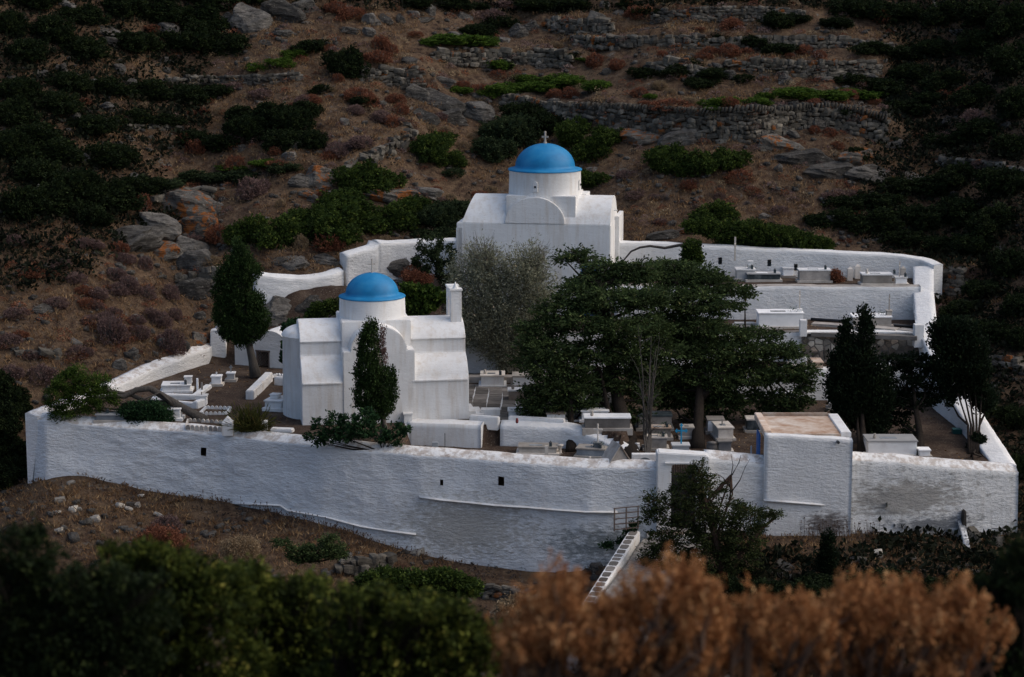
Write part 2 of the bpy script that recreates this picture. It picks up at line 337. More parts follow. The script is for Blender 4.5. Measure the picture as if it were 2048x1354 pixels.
for x in (-26, -13, 0, 13, 26):
    CTRL += [(x, 47, -23.2), (x, 38, -18.5), (x*.8, 30, -12.2), (x*.6, 25, -9.4), (x*.6, 20, -7.2), (x*.6, 15, -5.65), (x*.6, 9, -4.2), (x*.6, 2, -2.0), (x*.6, -6, -.6), (x*1.0, -18, 3)]
CT = np.array(CTRL)
def tps_fit(P, z, lam=.02):
    n = len(P); d2 = ((P[:, None]-P[None])**2).sum(-1); K = .5*d2*np.log(d2+1e-9); K[np.arange(n), np.arange(n)] = lam
    A = np.zeros((n+3, n+3)); A[:n, :n] = K; A[:n, n] = 1; A[:n, n+1:] = P; A[n, :n] = 1; A[n+1:, :n] = P.T
    return np.linalg.solve(A, np.r_[z, 0, 0, 0])
TP = CT[:, :2]/10; TW = tps_fit(TP, CT[:, 2])
def tps(X, Y):
    q = np.stack([np.ravel(X), np.ravel(Y)], -1)/10; out = np.zeros(len(q))
    for i in range(0, len(q), 20000):
        d2 = ((q[i:i+20000, None]-TP[None])**2).sum(-1); out[i:i+20000] = (.5*d2*np.log(d2+1e-9)) @ TW[:-3]+TW[-3]+q[i:i+20000] @ TW[-2:]
    return out.reshape(np.shape(X))
# fine grid in the middle, coarse outside
def axis(a, b, fine, lo, hi, coarse):
    return np.unique(np.round(np.r_[np.arange(lo, a, coarse), np.arange(a, b, fine), np.arange(b, hi+.01, coarse)], 3))
GX = axis(-28, 30, .2, -75, 75, 1.5); GY = axis(56, 112, .2, -18, 170, 1.2)
XX, YY = np.meshgrid(GX, GY, indexing='ij')
SM = tps(XX, YY)
def grid_z(G, X, Y):
    X = np.clip(X, GX[0], GX[-1]-1e-6); Y = np.clip(Y, GY[0], GY[-1]-1e-6)
    i = np.clip(np.searchsorted(GX, X, side='right')-1, 0, len(GX)-2); j = np.clip(np.searchsorted(GY, Y, side='right')-1, 0, len(GY)-2)
    a = (X-GX[i])/(GX[i+1]-GX[i]); b = (Y-GY[j])/(GY[j+1]-GY[j])
    return G[i, j]*(1-a)*(1-b)+G[i+1, j]*a*(1-b)+G[i, j+1]*(1-a)*b+G[i+1, j+1]*a*b
def hit(u, v, G=None, y0=56, y1=150):
    G = HZ if G is None else G
    d = ray(u, v); Ys = np.arange(y0, y1, .05); t = Ys/d[1]
    g = grid_z(G, d[0]*t, Ys); z = d[2]*t; k = np.argmax(z < g)
    if not (z < g).any(): k = len(Ys)-1
    return Vector((d[0]*t[k], Ys[k], g[k]))
# dry stone terrace walls: (label, [(u, v top, v bottom)], stones kept single)
DRY = [
 ("long curving dry stone wall with upright coping stones, behind and right of the far dome", [(1004, 183, 200), (1046, 190, 216), (1090, 199, 230), (1111, 206, 238), (1164, 212, 248), (1253, 217, 262), (1350, 224, 278), (1415, 230, 287), (1500, 231, 296), (1550, 228, 278), (1605, 222, 262), (1665, 219, 262), (1720, 226, 275), (1772, 239, 288)], 290, 1),
 ("short tall dry stone wall with a square corner, left of the bright creeping shrubs", [(722, 134, 160), (780, 136, 168), (845, 139, 186)], 130, 0),
 ("low dry stone terrace wall above the bright green creeping shrubs", [(860, 112, 124), (905, 106, 130), (985, 98, 126), (1060, 97, 124), (1140, 104, 130)], 150, 0),
 ("dry stone wall with boulders near the top edge, above the far dome", [(1090, 36, 56), (1150, 34, 62), (1225, 38, 58)], 80, 0),
 ("broken dry stone terrace wall running right across the upper hillside, second from the top right", [(1146, 78, 96), (1240, 72, 96), (1350, 68, 94), (1450, 70, 92), (1530, 65, 90), (1684, 76, 98), (1780, 90, 112)], 240, 0),
 ("topmost dry stone terrace wall at the upper right edge of the photo", [(1300, 12, 34), (1400, 14, 38), (1492, 9, 36), (1607, 24, 48)], 140, 0),
 ("dark dry stone terrace wall halfway up the right slope, below the rust bushes", [(1446, 120, 140), (1569, 117, 146), (1660, 121, 150), (1761, 124, 150)], 160, 0),
 ("short broken terrace wall left of the dark wall halfway up the right slope", [(1290, 128, 150), (1350, 126, 152), (1410, 134, 152)], 60, 0),
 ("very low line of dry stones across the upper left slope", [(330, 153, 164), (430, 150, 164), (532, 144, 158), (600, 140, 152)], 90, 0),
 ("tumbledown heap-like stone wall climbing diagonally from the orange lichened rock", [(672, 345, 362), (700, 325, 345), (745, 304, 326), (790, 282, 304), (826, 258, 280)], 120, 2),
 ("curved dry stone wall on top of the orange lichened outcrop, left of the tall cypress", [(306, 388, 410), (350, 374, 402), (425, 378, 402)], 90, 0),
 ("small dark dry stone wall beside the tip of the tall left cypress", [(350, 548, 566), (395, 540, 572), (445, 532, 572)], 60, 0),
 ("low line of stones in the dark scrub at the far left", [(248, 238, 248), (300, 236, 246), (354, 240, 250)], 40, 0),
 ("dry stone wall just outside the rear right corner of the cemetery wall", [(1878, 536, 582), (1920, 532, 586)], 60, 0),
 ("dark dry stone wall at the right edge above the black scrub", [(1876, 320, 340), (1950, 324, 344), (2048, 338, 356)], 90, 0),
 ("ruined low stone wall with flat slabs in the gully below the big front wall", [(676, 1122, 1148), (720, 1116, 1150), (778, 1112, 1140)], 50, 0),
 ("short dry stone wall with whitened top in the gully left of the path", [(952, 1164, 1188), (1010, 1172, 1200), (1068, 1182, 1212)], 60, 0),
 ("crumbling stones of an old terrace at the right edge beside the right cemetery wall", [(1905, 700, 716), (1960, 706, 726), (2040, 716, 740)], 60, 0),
 ("ragged stone bank in the left scrub above the leaning pine", [(30, 705, 716), (70, 700, 716), (115, 696, 714)], 40, 0),
]
HZ = SM.copy()
walls_xy = []
for lab, pl, n1, kind in DRY:
    q = [hit(u, b, SM) for u, t, b in pl]; hs = [(b-t)/ppm(p)/CA for (u, t, b), p in zip(pl, q)]
    walls_xy.append((q, hs)); xs = np.array([p[0] for p in q]); ys = np.array([p[1] for p in q]); hh = np.array(hs)
    m = (XX > xs.min()-1.2) & (XX < xs.max()+1.2)
    yw = np.interp(XX, xs, ys); h = np.interp(XX, xs, hh); e = np.clip(np.minimum(XX-(xs.min()-1.2), (xs.max()+1.2)-XX)/1.2, 0, 1)
    d = YY-yw; HZ += np.where(m & (d > .12), h*e*.96*np.clip(1-(d-.12)/(2.3*h+.3), 0, 1), 0)
ins = poly_in(COMP, XX, YY)
P3 = np.stack([XX, YY, np.zeros_like(XX)], -1)
hillm = np.clip((YY-84)/5, 0, 1)*1.0
side = np.clip(np.abs(XX)/16-1, 0, 1); hm = np.maximum(hillm, side*np.clip((YY-70)/5, 0, 1))
HZ += hm*(.55*fbm(P3/5.5, 4, 3)+.22*np.abs(fbm(P3/1.6, 4, 9)))+(.06+.10*hm)*fbm(P3/.8, 3, 21)
HZ += np.where(YY < 56, .5*fbm(P3/4, 3, 31), 0)
# inside the walls: levelled ground
ZI = np.full_like(XX, Z_YARD); low = poly_in(sh(LOW, 0, .33), XX, YY); ZI[low] = Z_LOW
ZI[(XX > XC0) & (YY > 79.9)] = Z_C
ZI[(XX > XB0) & (YY > 78.45) & (YY <= 79.9)] = Z_B
ZI[(XX > XBR) & (YY > 79.5) & (YY <= 80.05)] = Z_B
ZI[(XX > XD0) & (YY > 83.15)] = Z_D
ml = (XX <= XC0) & (YY > 81.8); ZI[ml] = np.minimum(Z_YARD+(YY[ml]-81.8)*1.15, -12.9)+.25*fbm(P3[ml]/1.2, 4, 5)
ZI = ZI+.03*fbm(P3/.7, 3, 41)
HZ = np.where(ins, ZI, HZ)
# the path outside the gate
PATH = [(PY(1287, 1077, 65.3), PY(1420, 1084, 65.3)), (PY(1252, 1130, 62.8), PY(1370, 1140, 62.8)), (PY(1212, 1182, 60.2), PY(1335, 1196, 60.2)), (PY(1130, 1300, 56.5), PY(1280, 1310, 56.5))]
pp = [XY(a) for a, b in PATH]+[XY(b) for a, b in PATH[::-1]]; pm = poly_in(pp, XX, YY)
pys = [a[1] for a, b in PATH][::-1]; pzs = [a[2] for a, b in PATH][::-1]
HZ = np.where(pm, np.minimum(HZ, np.interp(YY, pys, pzs)-.12), HZ)
# rubble bank left of the path stays below its parapet
nx, ny = len(GX), len(GY); idx = np.arange(nx*ny).reshape(nx, ny)
quads = np.stack([idx[:-1, :-1], idx[1:, :-1], idx[1:, 1:], idx[:-1, 1:]], -1).reshape(-1, 4)
VV = np.stack([XX, YY, HZ], -1).reshape(-1, 3)
gm = mat('hill_soil', (.1, .06, .04), .95, .1)
v_ = coords(gm); n1 = noise(gm, v_, .55, 6, .65); n2 = noise(gm, v_, 3.2, 6, .7); n3 = noise(gm, v_, 14, 4, .6)
c_ = ramp(gm, n1, [(.34, (.034, .021, .016)), (.5, (.072, .043, .029)), (.66, (.15, .098, .058))])
c_ = mix(gm, ramp(gm, n2, [(.40, (0, 0, 0)), (.60, (1, 1, 1))]), c_, (.155, .105, .066))
c_ = mix(gm, ramp(gm, n3, [(.5, (0, 0, 0)), (.7, (.7, .7, .7))]), c_, (.045, .032, .024))
c_ = mix(gm, ramp(gm, noise(gm, v_, 1.3, 7, .75), [(.60, (0, 0, 0)), (.66, (1, 1, 1))]), c_, (.15, .14, .125))
base(gm, c_); bump(gm, noise(gm, v_, 6, 8, .75), .9, .2)
gy = mat('cemetery_earth', (.08, .05, .04), .95, .1)
v_ = coords(gy); c_ = ramp(gy, noise(gy, v_, 1.2, 6, .7), [(.35, (.038, .025, .019)), (.55, (.07, .048, .035)), (.7, (.12, .09, .066))])
c_ = mix(gy, ramp(gy, noise(gy, v_, 18, 3), [(.6, (0, 0, 0)), (.7, (.8, .8, .8))]), c_, (.22, .19, .15)); base(gy, c_); bump(gy, noise(gy, v_, 12, 6), .7, .06)
qc = VV[quads].mean(1); insq = poly_in(COMP, qc[:, 0], qc[:, 1])
def sub_sheet(name, q, m):
    u_, inv = np.unique(q, return_inverse=True); me = mesh_np(name, VV[u_], inv.reshape(q.shape), m, smooth=True); o = link(name, me); return tag(o, kind='structure')
sub_sheet('hillside', quads[~insq], gm)
sub_sheet('cemetery_ground', quads[insq], gy)

# ------------------------------------------------------------------ rough plastered walls with real relief
def resample(pts, ds):
    P = np.array([tuple(p) for p in pts], float); s = np.r_[0, np.cumsum(np.hypot(*(P[1:, :2]-P[:-1, :2]).T))]
    n = max(2, int(s[-1]/ds)+1); t = np.linspace(0, s[-1], n); return t, np.stack([np.interp(t, s, P[:, k]) for k in range(P.shape[1])], -1)
def rough_wall(name, pts, thick, drop, m, parent=None, side=1, ds=.15, amp=.05, holes=(), back_z=None, capm=None, capw=.72, topn=.03, seed=0, batter=.0):
    """pts: (x, y, z top, z bottom) along the visible face; side=1 puts the thickness to the left of the direction of travel."""
    t, A = resample(pts, ds); n = len(A)
    T = np.gradient(A[:, :2], axis=0); T /= np.linalg.norm(T, axis=1)[:, None]+1e-9
    Nn = np.stack([-T[:, 1], T[:, 0]], -1)*side            # towards the back
    H = (A[:, 2]-A[:, 3]).max(); nz = max(3, int(H/ds))
    topw = topn*fbm(np.stack([t*1.3, t*0, t*0+seed], -1), 3, 77)
    rows = []
    for k in range(nz+1):
        f = k/nz; z = A[:, 3]+(A[:, 2]+topw-drop-A[:, 3])*f; p = np.stack([A[:, 0], A[:, 1], z], -1)
        d = amp*1.3*fbm(p*np.array([.55, .55, .8])+seed, 3, 11)+amp*1.1*np.abs(fbm(p*np.array([2.0, 2.0, 4.2])+seed, 3, 12))*np.clip(.55+1.3*fbm(p*.5+seed+4, 2, 19), .1, 1.5)+batter*(1-f)
        rows.append(np.stack([A[:, 0]-Nn[:, 0]*d, A[:, 1]-Nn[:, 1]*d, z], -1))
    cf = len(rows)-1
    for o_, dz in ((.08, -drop*.82), (thick*capw*.5, -drop*.42), (thick*capw, 0), (thick, -.01)):
        z = A[:, 2]+topw+dz+.015*fbm(np.stack([t*3, t*0+o_*9, t*0], -1), 2, 5); rows.append(np.stack([A[:, 0]+Nn[:, 0]*o_, A[:, 1]+Nn[:, 1]*o_, z], -1))
    ce = len(rows)-1
    for f in (.5, 1):
        z = A[:, 2]+(A[:, 3]-A[:, 2])*f if back_z is None else A[:, 2]+(back_z-A[:, 2])*f
        rows.append(np.stack([A[:, 0]+Nn[:, 0]*thick, A[:, 1]+Nn[:, 1]*thick, z], -1))
    V = np.concatenate(rows); K = len(rows); q = []; mi = []
    for k in range(K-1):
        for i in range(n-1):
            if k < cf and any(abs(t[i]+ds/2-hs) < hw and abs(rows[k][i, 2]-hz_) < hw*1.3 for hs, hz_, hw in holes): continue
            a = k*n+i; f = (a, a+1, a+n+1, a+n); q.append(f if side == 1 else f[::-1]); mi.append(1 if cf <= k < ce-0 else 0)
    me = mesh_np(name, V, np.array(q), [M[m], M[capm or m]], smooth=True, mi=mi)
    bm = bmesh.new(); bm.from_mesh(me); bm.verts.ensure_lookup_table()
    for i in (0, n-1):
        try: bm.faces.new([bm.verts[k*n+i] for k in range(K)])
        except Exception: pass
    bm.to_mesh(me); bm.free()
    return link(name, me, parent), A, t
def wpts(lst, ext=.6):
    o = []
    for u, v, b, Y in lst:
        p = PY(u, v, Y); zb = PY(u, b, Y-.1)[2]; o.append((p[0], p[1], p[2], zb-ext))
    return o
def s_at(lst, u):      # distance along a wall at pixel column u
    P = [PY(q[0], q[1], q[-1]) for q in lst]; s = 0
    for a, b, pa, pb in zip(lst, lst[1:], P, P[1:]):
        l = math.hypot(pb[0]-pa[0], pb[1]-pa[1])
        if a[0] <= u <= b[0]: return s+l*(u-a[0])/(b[0]-a[0])
        s += l
    return s
hl = [(s_at(FRONT_L, 404), PY(404, 905, 69.9)[2], .10), (s_at(FRONT_L, 884), PY(884, 968, 67)[2], .07), (s_at(FRONT_L, 1006), PY(1006, 966, 66.5)[2], .10)]
fw = empty('boundary_wall', XY(PY(65, 900, 71))+(-18,), label="long curving whitewashed front wall, from the left end to the gate portal", cat="wall", group="whitewashed boundary walls")
def adopt(o, p): o.parent = p; o.matrix_parent_inverse = p.matrix_basis.inverted() if False else Matrix.Translation(-Vector(p.location)); return o
o, A_, t_ = rough_wall('wall_face', wpts(FRONT_L), .5, .2, 'rough_long', side=1, holes=hl, capm='coping', amp=.062, batter=.1, ds=.1)
adopt(o, fw)
# whitewashed ledges standing out of the front wall
def ledge(pix, Y, name, parent, w=.10, h=.06, m='white'):
    mb = MB(); P = [PY(u, v, y) for (u, v), y in zip(pix, Y)]
    vs = []
    for p in P:
        j = rnd.uniform(-.02, .02)
        vs += [(p[0], p[1]+.2, p[2]-h-.05), (p[0], p[1]-w*.7+j, p[2]-h), (p[0], p[1]-w+j, p[2]-h*.4), (p[0], p[1]-w*.6+j, p[2]+h*.3), (p[0], p[1]+.2, p[2]+h)]
    n = 5; fs = [tuple(range(5)), tuple(range(len(vs)-5, len(vs)))]
    for i in range(len(P)-1):
        for k in range(5): fs.append((i*n+k, i*n+(k+1) % n, (i+1)*n+(k+1) % n, (i+1)*n+k))
    mb.add(vs, fs); o = mb.obj(name, m, smooth=True); adopt(o, parent); return o
def Yf(u): return np.interp(u, [q[0] for q in FRONT_L], [q[3] for q in FRONT_L])-.12
for pix in ([(838, 993), (880, 999), (930, 1004), (990, 1010), (1050, 1014), (1110, 1019), (1170, 1023), (1235, 1024)],
            [(470, 1006), (560, 1010), (575, 1020), (650, 1033), (720, 1052), (780, 1062), (832, 1068)],):
    ledge(pix, [Yf(u) for u, v in pix], 'wall_ledge', fw, w=.075, h=.022)
mw = empty('boundary_wall', XY(PY(1420, 900, 66))+(-18,), label="short piece of whitewashed wall between the gate portal and the flat-roofed hut", cat="wall", group="whitewashed boundary walls")
adopt(rough_wall('wall_face', wpts([(1412, 905, 1072, 66.1)]+FRONT_M[1:]), .5, .2, 'rough', capm='coping', seed=3)[0], mw)
rw = empty('boundary_wall', XY(PY(1705, 900, 67))+(-18,), label="grey-stained front wall right of the flat-roofed hut, to the right corner", cat="wall", group="whitewashed boundary walls")
adopt(rough_wall('wall_face', wpts(FRONT_R), .5, .2, 'rough_dirty', capm='coping', seed=6, amp=.06, batter=.08)[0], rw)
lw = empty('boundary_wall', XY(PY(75, 850, 71))+(-16,), label="left side wall climbing back from the leaning pine to the vaulted hut", cat="wall", group="whitewashed boundary walls")
pts = [(*XY(PY(u, v, Y)), PY(u, v, Y)[2]+.05, Z_YARD-.5) for u, v, Y in LEFTW]
adopt(rough_wall('wall_face', pts, .5, .12, 'rough', side=1, capm='coping', back_z=-18.5, seed=9, amp=.04)[0], lw)
rl = empty('boundary_wall', XY(PY(520, 560, 84))+(-13,), label="stepped whitewashed rubble wall on bare rock behind the near chapel's dome", cat="wall", group="whitewashed boundary walls")
adopt(rough_wall('wall_face', wpts(REARL[:4], .35), .5, .1, 'rough', seed=12, amp=.09)[0], rl)
adopt(rough_wall('wall_face', wpts(REARL[4:6]+[REARL[6]], .35), .5, .1, 'rough', seed=13, amp=.09)[0], rl)
adopt(rough_wall('wall_face', wpts(REARL[6:], .5), .5, .1, 'rough', seed=14, amp=.09)[0], rl)
rr = empty('boundary_wall', XY(PY(1240, 560, 86))+(-13,), label="rear whitewashed wall right of the far chapel, under the overhanging green shrubs", cat="wall", group="whitewashed boundary walls")
pts = [(*XY(PY(u, v, Y-.35)), PY(u, v, Y)[2]-.02, Z_D-.4) for u, v, Y in REARR]
hr = [(s_at(REARR, 1442), PY(1442, 524, 85.6)[2], .09), (s_at(REARR, 1541), PY(1541, 531, 85.5)[2], .09), (s_at(REARR, 1593), PY(1593, 537, 85.4)[2], .09)]
adopt(rough_wall('wall_face', pts, .5, .04, 'rough', holes=hr, seed=15, amp=.06, back_z=-13.5)[0], rr)
rs = empty('boundary_wall', XY(PY(1870, 600, 82))+(-14,), label="right side wall coming forward from the rear corner to the front right corner", cat="wall", group="whitewashed boundary walls")
pts = [(*XY(PY(u, v, Y)), PY(u, v, Y)[2]-.02, {True: Z_LOW-.5, False: Z_D-.9}[Y < 79]) for u, v, Y in RIGHTW]
pts = [(p[0]-.80, p[1], p[2], p[3]) for p in pts]
adopt(rough_wall('wall_face', pts, .78, .06, 'rough', side=1, seed=18, amp=.05, back_z=-18.2)[0], rs)

# retaining walls of the terraces
def simple_wall(label, p0, p1, zt, zb, thick=.45, m='rough', seed=0, drop=.03, amp=.05, capm=None, **kw):
    e = empty('terrace_wall', (p0[0], p0[1], zb), label=label, cat="wall", group="terrace retaining walls inside the cemetery")
    zt2 = zt if isinstance(zt, (tuple, list)) else (zt, zt)
    o = rough_wall('wall_face', [(p0[0], p0[1], zt2[0], zb), (p1[0], p1[1], zt2[1], zb)], thick, drop, m, seed=seed, amp=amp, capm=capm, **kw)[0]; adopt(o, e); return e
simple_wall("whitewashed retaining wall holding up the top row of graves", (XD0-.2, 83.0), (15.9, 82.7), Z_D+.04, Z_C-.4, seed=21, capm='concrete', amp=.06)
simple_wall("whitewashed retaining wall with bare stones behind the olive-like tree, above the paved yard", (XC0, 79.75), (XBR, 79.75), Z_C+.03, Z_YARD-.8, seed=22, capm='concrete')
simple_wall("white sloping wall face below the small terrace, right of the big spreading trees", (XB0, 78.3), (ux(1860, 78, Z_B), 78.1), Z_B+.04, Z_LOW-.4, seed=23)
e = empty('terrace_wall', XY(LOW_EDGE[1])+(Z_LOW,), label="curved low white wall between the paved yard and the lower tombs", cat="wall", group="terrace retaining walls inside the cemetery")
pts = [(p[0], p[1], Z_YARD+(.12, .10, -.10, -.38)[i], Z_LOW-.3) for i, p in enumerate(LOW_EDGE[2:])]
adopt(rough_wall('wall_face', pts, .5, .12, 'rough', seed=24, amp=.04)[0], e)
e = empty('terrace_wall', XY(LOW_EDGE[0])+(Z_LOW,), label="white plinth wall under the near chapel's right corner", cat="wall", group="terrace retaining walls inside the cemetery")
pts = [(p[0], p[1], Z_YARD+.12, Z_LOW-.3) for p in LOW_EDGE[:2]]
adopt(rough_wall('wall_face', pts, .55, .04, 'white', seed=25, amp=.015, capw=.95)[0], e)
# ------------------------------------------------------------------ the two chapels
def arc(cy, cz, ry, rz, a0, a1, n): return [(cy+ry*math.cos(R(a0+(a1-a0)*k/n)), cz+rz*math.sin(R(a0+(a1-a0)*k/n))) for k in range(n+1)]
P0, P1 = PZ(605, 857, -15.5), PZ(937, 846, -15.5)
ang = math.atan2(P1[1]-P0[1], P1[0]-P0[0]); W = math.hypot(P1[0]-P0[0], P1[1]-P0[1]); K = W/5.7
ch = empty('chapel', P0, ang, label="nearer small white domed chapel with a belfry, behind the little cypress", cat="chapel", group="white chapels with blue domes"); ch.scale = (K, K, K)
BV = .035
def segarc(y0, z0, y1, z1, a0, a1, n):      # a shallow vault curve between two points, from slope a0 to slope a1
    P = arc(0, 0, 1, 1, 90+a0, 90+a1, n); ya, za = P[0]; yb, zb_ = P[-1]; dy = yb-ya; dz = zb_-za
    return [(y0+(y-ya)/dy*(y1-y0), z0+((z-za)/dz*(z1-z0) if abs(dz) > 1e-6 else (z-za)/(max(q[1] for q in P)-za)*(z1-z0))) for y, z in P]
SEGQ = segarc(.03, 1.58, .85, 2.35, 62, 14, 8)
SEGV = segarc(.80, 2.83, 3.10, 3.45, 58, -58, 16)
prof = [(0, -.4), (0, 1.55)]+SEGQ+[(.87, 2.37), (.88, 2.80)]+[(y, z) for y, z in SEGV]+[(3.02, 2.80), (3.03, 2.37)]+[(3.9-y, z) for y, z in SEGQ[::-1]]+[(3.9, 1.55), (3.9, -.4)]
def body(x0, x1, name, nm='white'):
    mb = MB(); mb.prism(prof, x0, x1, 'x'); return mb.obj(name, nm, ch, auto=R(35), bev=.02, seg=2)
body(0, 1.55, 'side_vault'); body(3.72, 5.72, 'side_vault')
mb = MB(); g = [(1.40, -.4), (1.40, 2.62), (1.66, 2.62)]+arc(2.63, 2.62, .97, .84, 180, 0, 20)[1:-1]+[(3.60, 2.62), (3.86, 2.62), (3.86, -.4)]
mb.prism(g, -.03, 3.93, 'y'); mb.obj('gable_vault', 'white', ch, auto=R(35), bev=.025)
mb = MB(); mb.box(1.42, 3.82, .76, 3.14, 2.4, 3.52); mb.obj('drum_base', 'white', ch, bev=.03, auto=R(35))
mb = MB(); mb.lathe([(1.16, 3.4), (1.155, 3.6), (1.135, 4.17), (1.16, 4.2)], 2.6, 1.95, 48); mb.obj('drum', 'white', ch, auto=R(40))
mb = MB(); mb.lathe([(1.0, 4.17), (1.15, 4.175), (1.165, 4.20), (1.15, 4.225), (1.0, 4.27), (.93, 4.30)]+[(.92*math.cos(R(a)), 4.30+.72*math.sin(R(a))) for a in range(6, 91, 6)], 2.6, 1.95, 64)
dome = mb.obj('dome', 'dome', ch, smooth=True)
mb = MB(); mb.tube([(2.6, 1.95, 5.0), (2.6, 1.95, 5.5)], .025, 6); mb.box(2.48, 2.72, 1.935, 1.965, 5.3, 5.34); mb.obj('cross', 'marble_warm', dome)
mb = MB(); mb.lathe([(.98, -.4), (.95, 2.86), (.99, 2.92)]+[(.97*math.cos(R(a)), 2.92+.38*math.sin(R(a))) for a in range(8, 91, 10)], .42, 1.95, 40); mb.obj('apse', 'white', ch, auto=R(40))
# belfry seen edge on
mb = MB(); x0, x1 = 5.27, 5.66
bp = [(1.35, 2.95), (1.35, 4.42), (2.55, 4.42), (2.55, 2.95), (2.22, 2.95), (2.22, 3.85)]+arc(1.95, 3.85, .27, .27, 0, 180, 8)[1:]+[(1.68, 2.95)]
mb.prism(bp, x0, x1, 'x'); b_ = mb.obj('belfry', 'white', ch, bev=.02)
mb = MB(); mb.box(5.22, 5.71, 1.28, 2.62, 2.85, 3.14); mb.obj('belfry_base', 'white', b_, bev=.01)
for y_ in (1.31, 2.18):
    mb = MB(); mb.box(5.24, 5.69, y_, y_+.41, 4.40, 4.47); mb.obj('belfry_cap', 'white', b_, bev=.01)
mb = MB(); mb.lathe([(.12, 4.46), (.09, 4.52), (.05, 4.6), (0, 4.72)], 5.46, 1.5, 10); mb.obj('finial', 'white', b_)
# plinth along the front, small bench and chimney-like pillar
mb = MB(); mb.box(2.9, 6.6, -.42, .0, -.5, .10); mb.box(5.4, 6.6, .0, .5, -.5, .10); mb.obj('plinth', 'white', ch, bev=.03)
mb = MB(); mb.box(3.45, 3.72, -.28, -.02, .1, .42); mb.box(3.42, 3.75, -.31, 0.0, .42, .47); mb.obj('offering_box', 'white', ch)
mb = MB(); mb.box(5.3, 5.31, 1, 1.1, 0, .1)
# drain spout stubs and plaster rims
for x in (0.02, 3.74):
    mb = MB(); mb.box(x+.02, x+(1.33 if x < 1 else 1.94), -.045, .05, 1.50, 1.56); mb.obj('eaves_moulding', 'white', ch, bev=.012)
mb = MB()
for k in range(4): mb.box(5.72+.28*k, 6.0+.28*k, .3, 1.6, -.4, .35-.12*k)
mb.obj('side_steps', 'white', ch)

# ---------------- the farther chapel
a2 = R(-8); zb = -13.85
Q0 = Vector((PY(913, 444, 84.6)[0], 84.6, zb)); f2 = empty('chapel', Q0, a2, label="farther large white domed chapel at the top centre, behind the grey-green tree", cat="chapel", group="white chapels with blue domes")
h = 3.62; xr = 6.12
def vault(x0, x1, y0, y1, z0, z1, rise, n=14, inset=0):
    mb = MB(); cy = (y0+y1)/2; ry = (y1-y0)/2
    pr = [(y0, z0), (y0, z1)]+arc(cy, z1, ry, rise, 180, 0, n)[1:-1]+[(y1, z1), (y1, z0)]
    mb.prism(pr, x0, x1, 'x'); return mb
mb = MB(); mb.box(0, xr, 0, 3.1, -.5, h-.02); mb.obj('wall', 'white', f2, bev=.03)
mb = MB(); vs = []; n = 14; pr0 = segarc(.02, h-.02, 3.02, h+.98, 66, -66, n)
for x, sh in ((.30, 0), (.62, 1)): vs += [(x+(.28*math.sin(math.pi*k/n) if x < .5 else .0), y, z) for k, (y, z) in enumerate(pr0)]
mb.add([(.22+.33*((z-h)/1.0), y, z) for y, z in pr0]+[(xr-.02, y, z) for y, z in pr0], [tuple(range(n+1))[::-1], tuple(range(n+1, 2*n+2))]+[(i, i+1, n+2+i, n+1+i) for i in range(n)]); mb.obj('long_vault', 'white', f2, auto=R(35))
mb = MB(); g = arc(3.12, h-.02, 1.19, 1.04, 180, 0, 22); mb.prism(g, -.02, 3.15, 'y'); mb.obj('gable_vault', 'white', f2, auto=R(35), bev=.015)
mb = MB(); mb.box(1.95, 4.72, .16, 2.95, 3.4, h+1.06); mb.box(4.5, 5.0, 1.6, 2.9, 3.4, h+1.0); mb.obj('drum_base', 'white', f2, bev=.02)
mb = MB(); mb.lathe([(1.46, h+.9), (1.445, h+1.2), (1.425, h+1.90), (1.47, h+1.97)], 3.33, 1.56, 56); dr = mb.obj('drum', 'white', f2, auto=R(40))
mb = MB(); mb.lathe([(1.2, h+1.95), (1.47, h+1.955), (1.485, h+1.98), (1.46, h+2.02), (1.28, h+2.06), (1.20, h+2.10)]+[(1.19*math.cos(R(a)), h+2.10+.92*math.sin(R(a))) for a in range(5, 91, 5)], 3.33, 1.56, 72)
dome2 = mb.obj('dome', 'dome', f2, smooth=True)
mb = MB(); mb.tube([(3.33, 1.56, h+2.98), (3.33, 1.56, h+3.5)], .045, 8); mb.box(3.2, 3.46, 1.53, 1.59, h+3.24, h+3.31); mb.lathe([(.0, h+2.96), (.09, h+3.0), (.05, h+3.1)], 3.33, 1.56, 8); mb.obj('cross', 'marble_warm', dome2)
# niche window on the drum: dark disc standing in for the hole's shade, with an arched rim
for a in (-98, -12):
    cx, cy = 3.33+1.45*math.cos(R(a)), 1.56+1.45*math.sin(R(a)); Mx = Matrix.Translation((cx, cy, h+1.22)) @ Matrix.Rotation(R(a+90), 4, 'Z')
    mb = MB(); out = [(-.10, 0), (-.10, .28)]+[(-.10*math.cos(R(b)), .28+.13*math.sin(R(b))) for b in range(20, 180, 20)]+[(.10, .28), (.10, 0)]
    mb.prism(out, -.035, .05, 'y', Mx); rim = mb.obj('niche_window', 'white', dr, bev=.008)
    mb = MB(); mb.lathe([(0, 0), (.045, 0), (.045, .02)], n=12); 
    for i, q in enumerate(mb.v): mb.v[i] = tuple(Mx @ Vector((q[0], -.036-q[2], q[1]+.2)))
    mb.obj('hole_shade_disc', 'iron', rim)
mb = MB(); mb.box(4.98, 5.68, -.03, .05, -.1, 2.1); d_ = mb.obj('door', 'bluepaint', f2, bev=.01)
mb = MB(); mb.box(4.9, 5.76, -.05, .0, 2.1, 2.2); mb.obj('door_lintel', 'white', f2, bev=.01)
mb = MB(); mb.box(6.1, 6.28, 1.9, 3.9, -.5, 3.72); mb.box(2.0, 6.2, 3.05, 4.0, -.5, 3.60); mb.obj('rear_wing', 'white', f2, bev=.02)
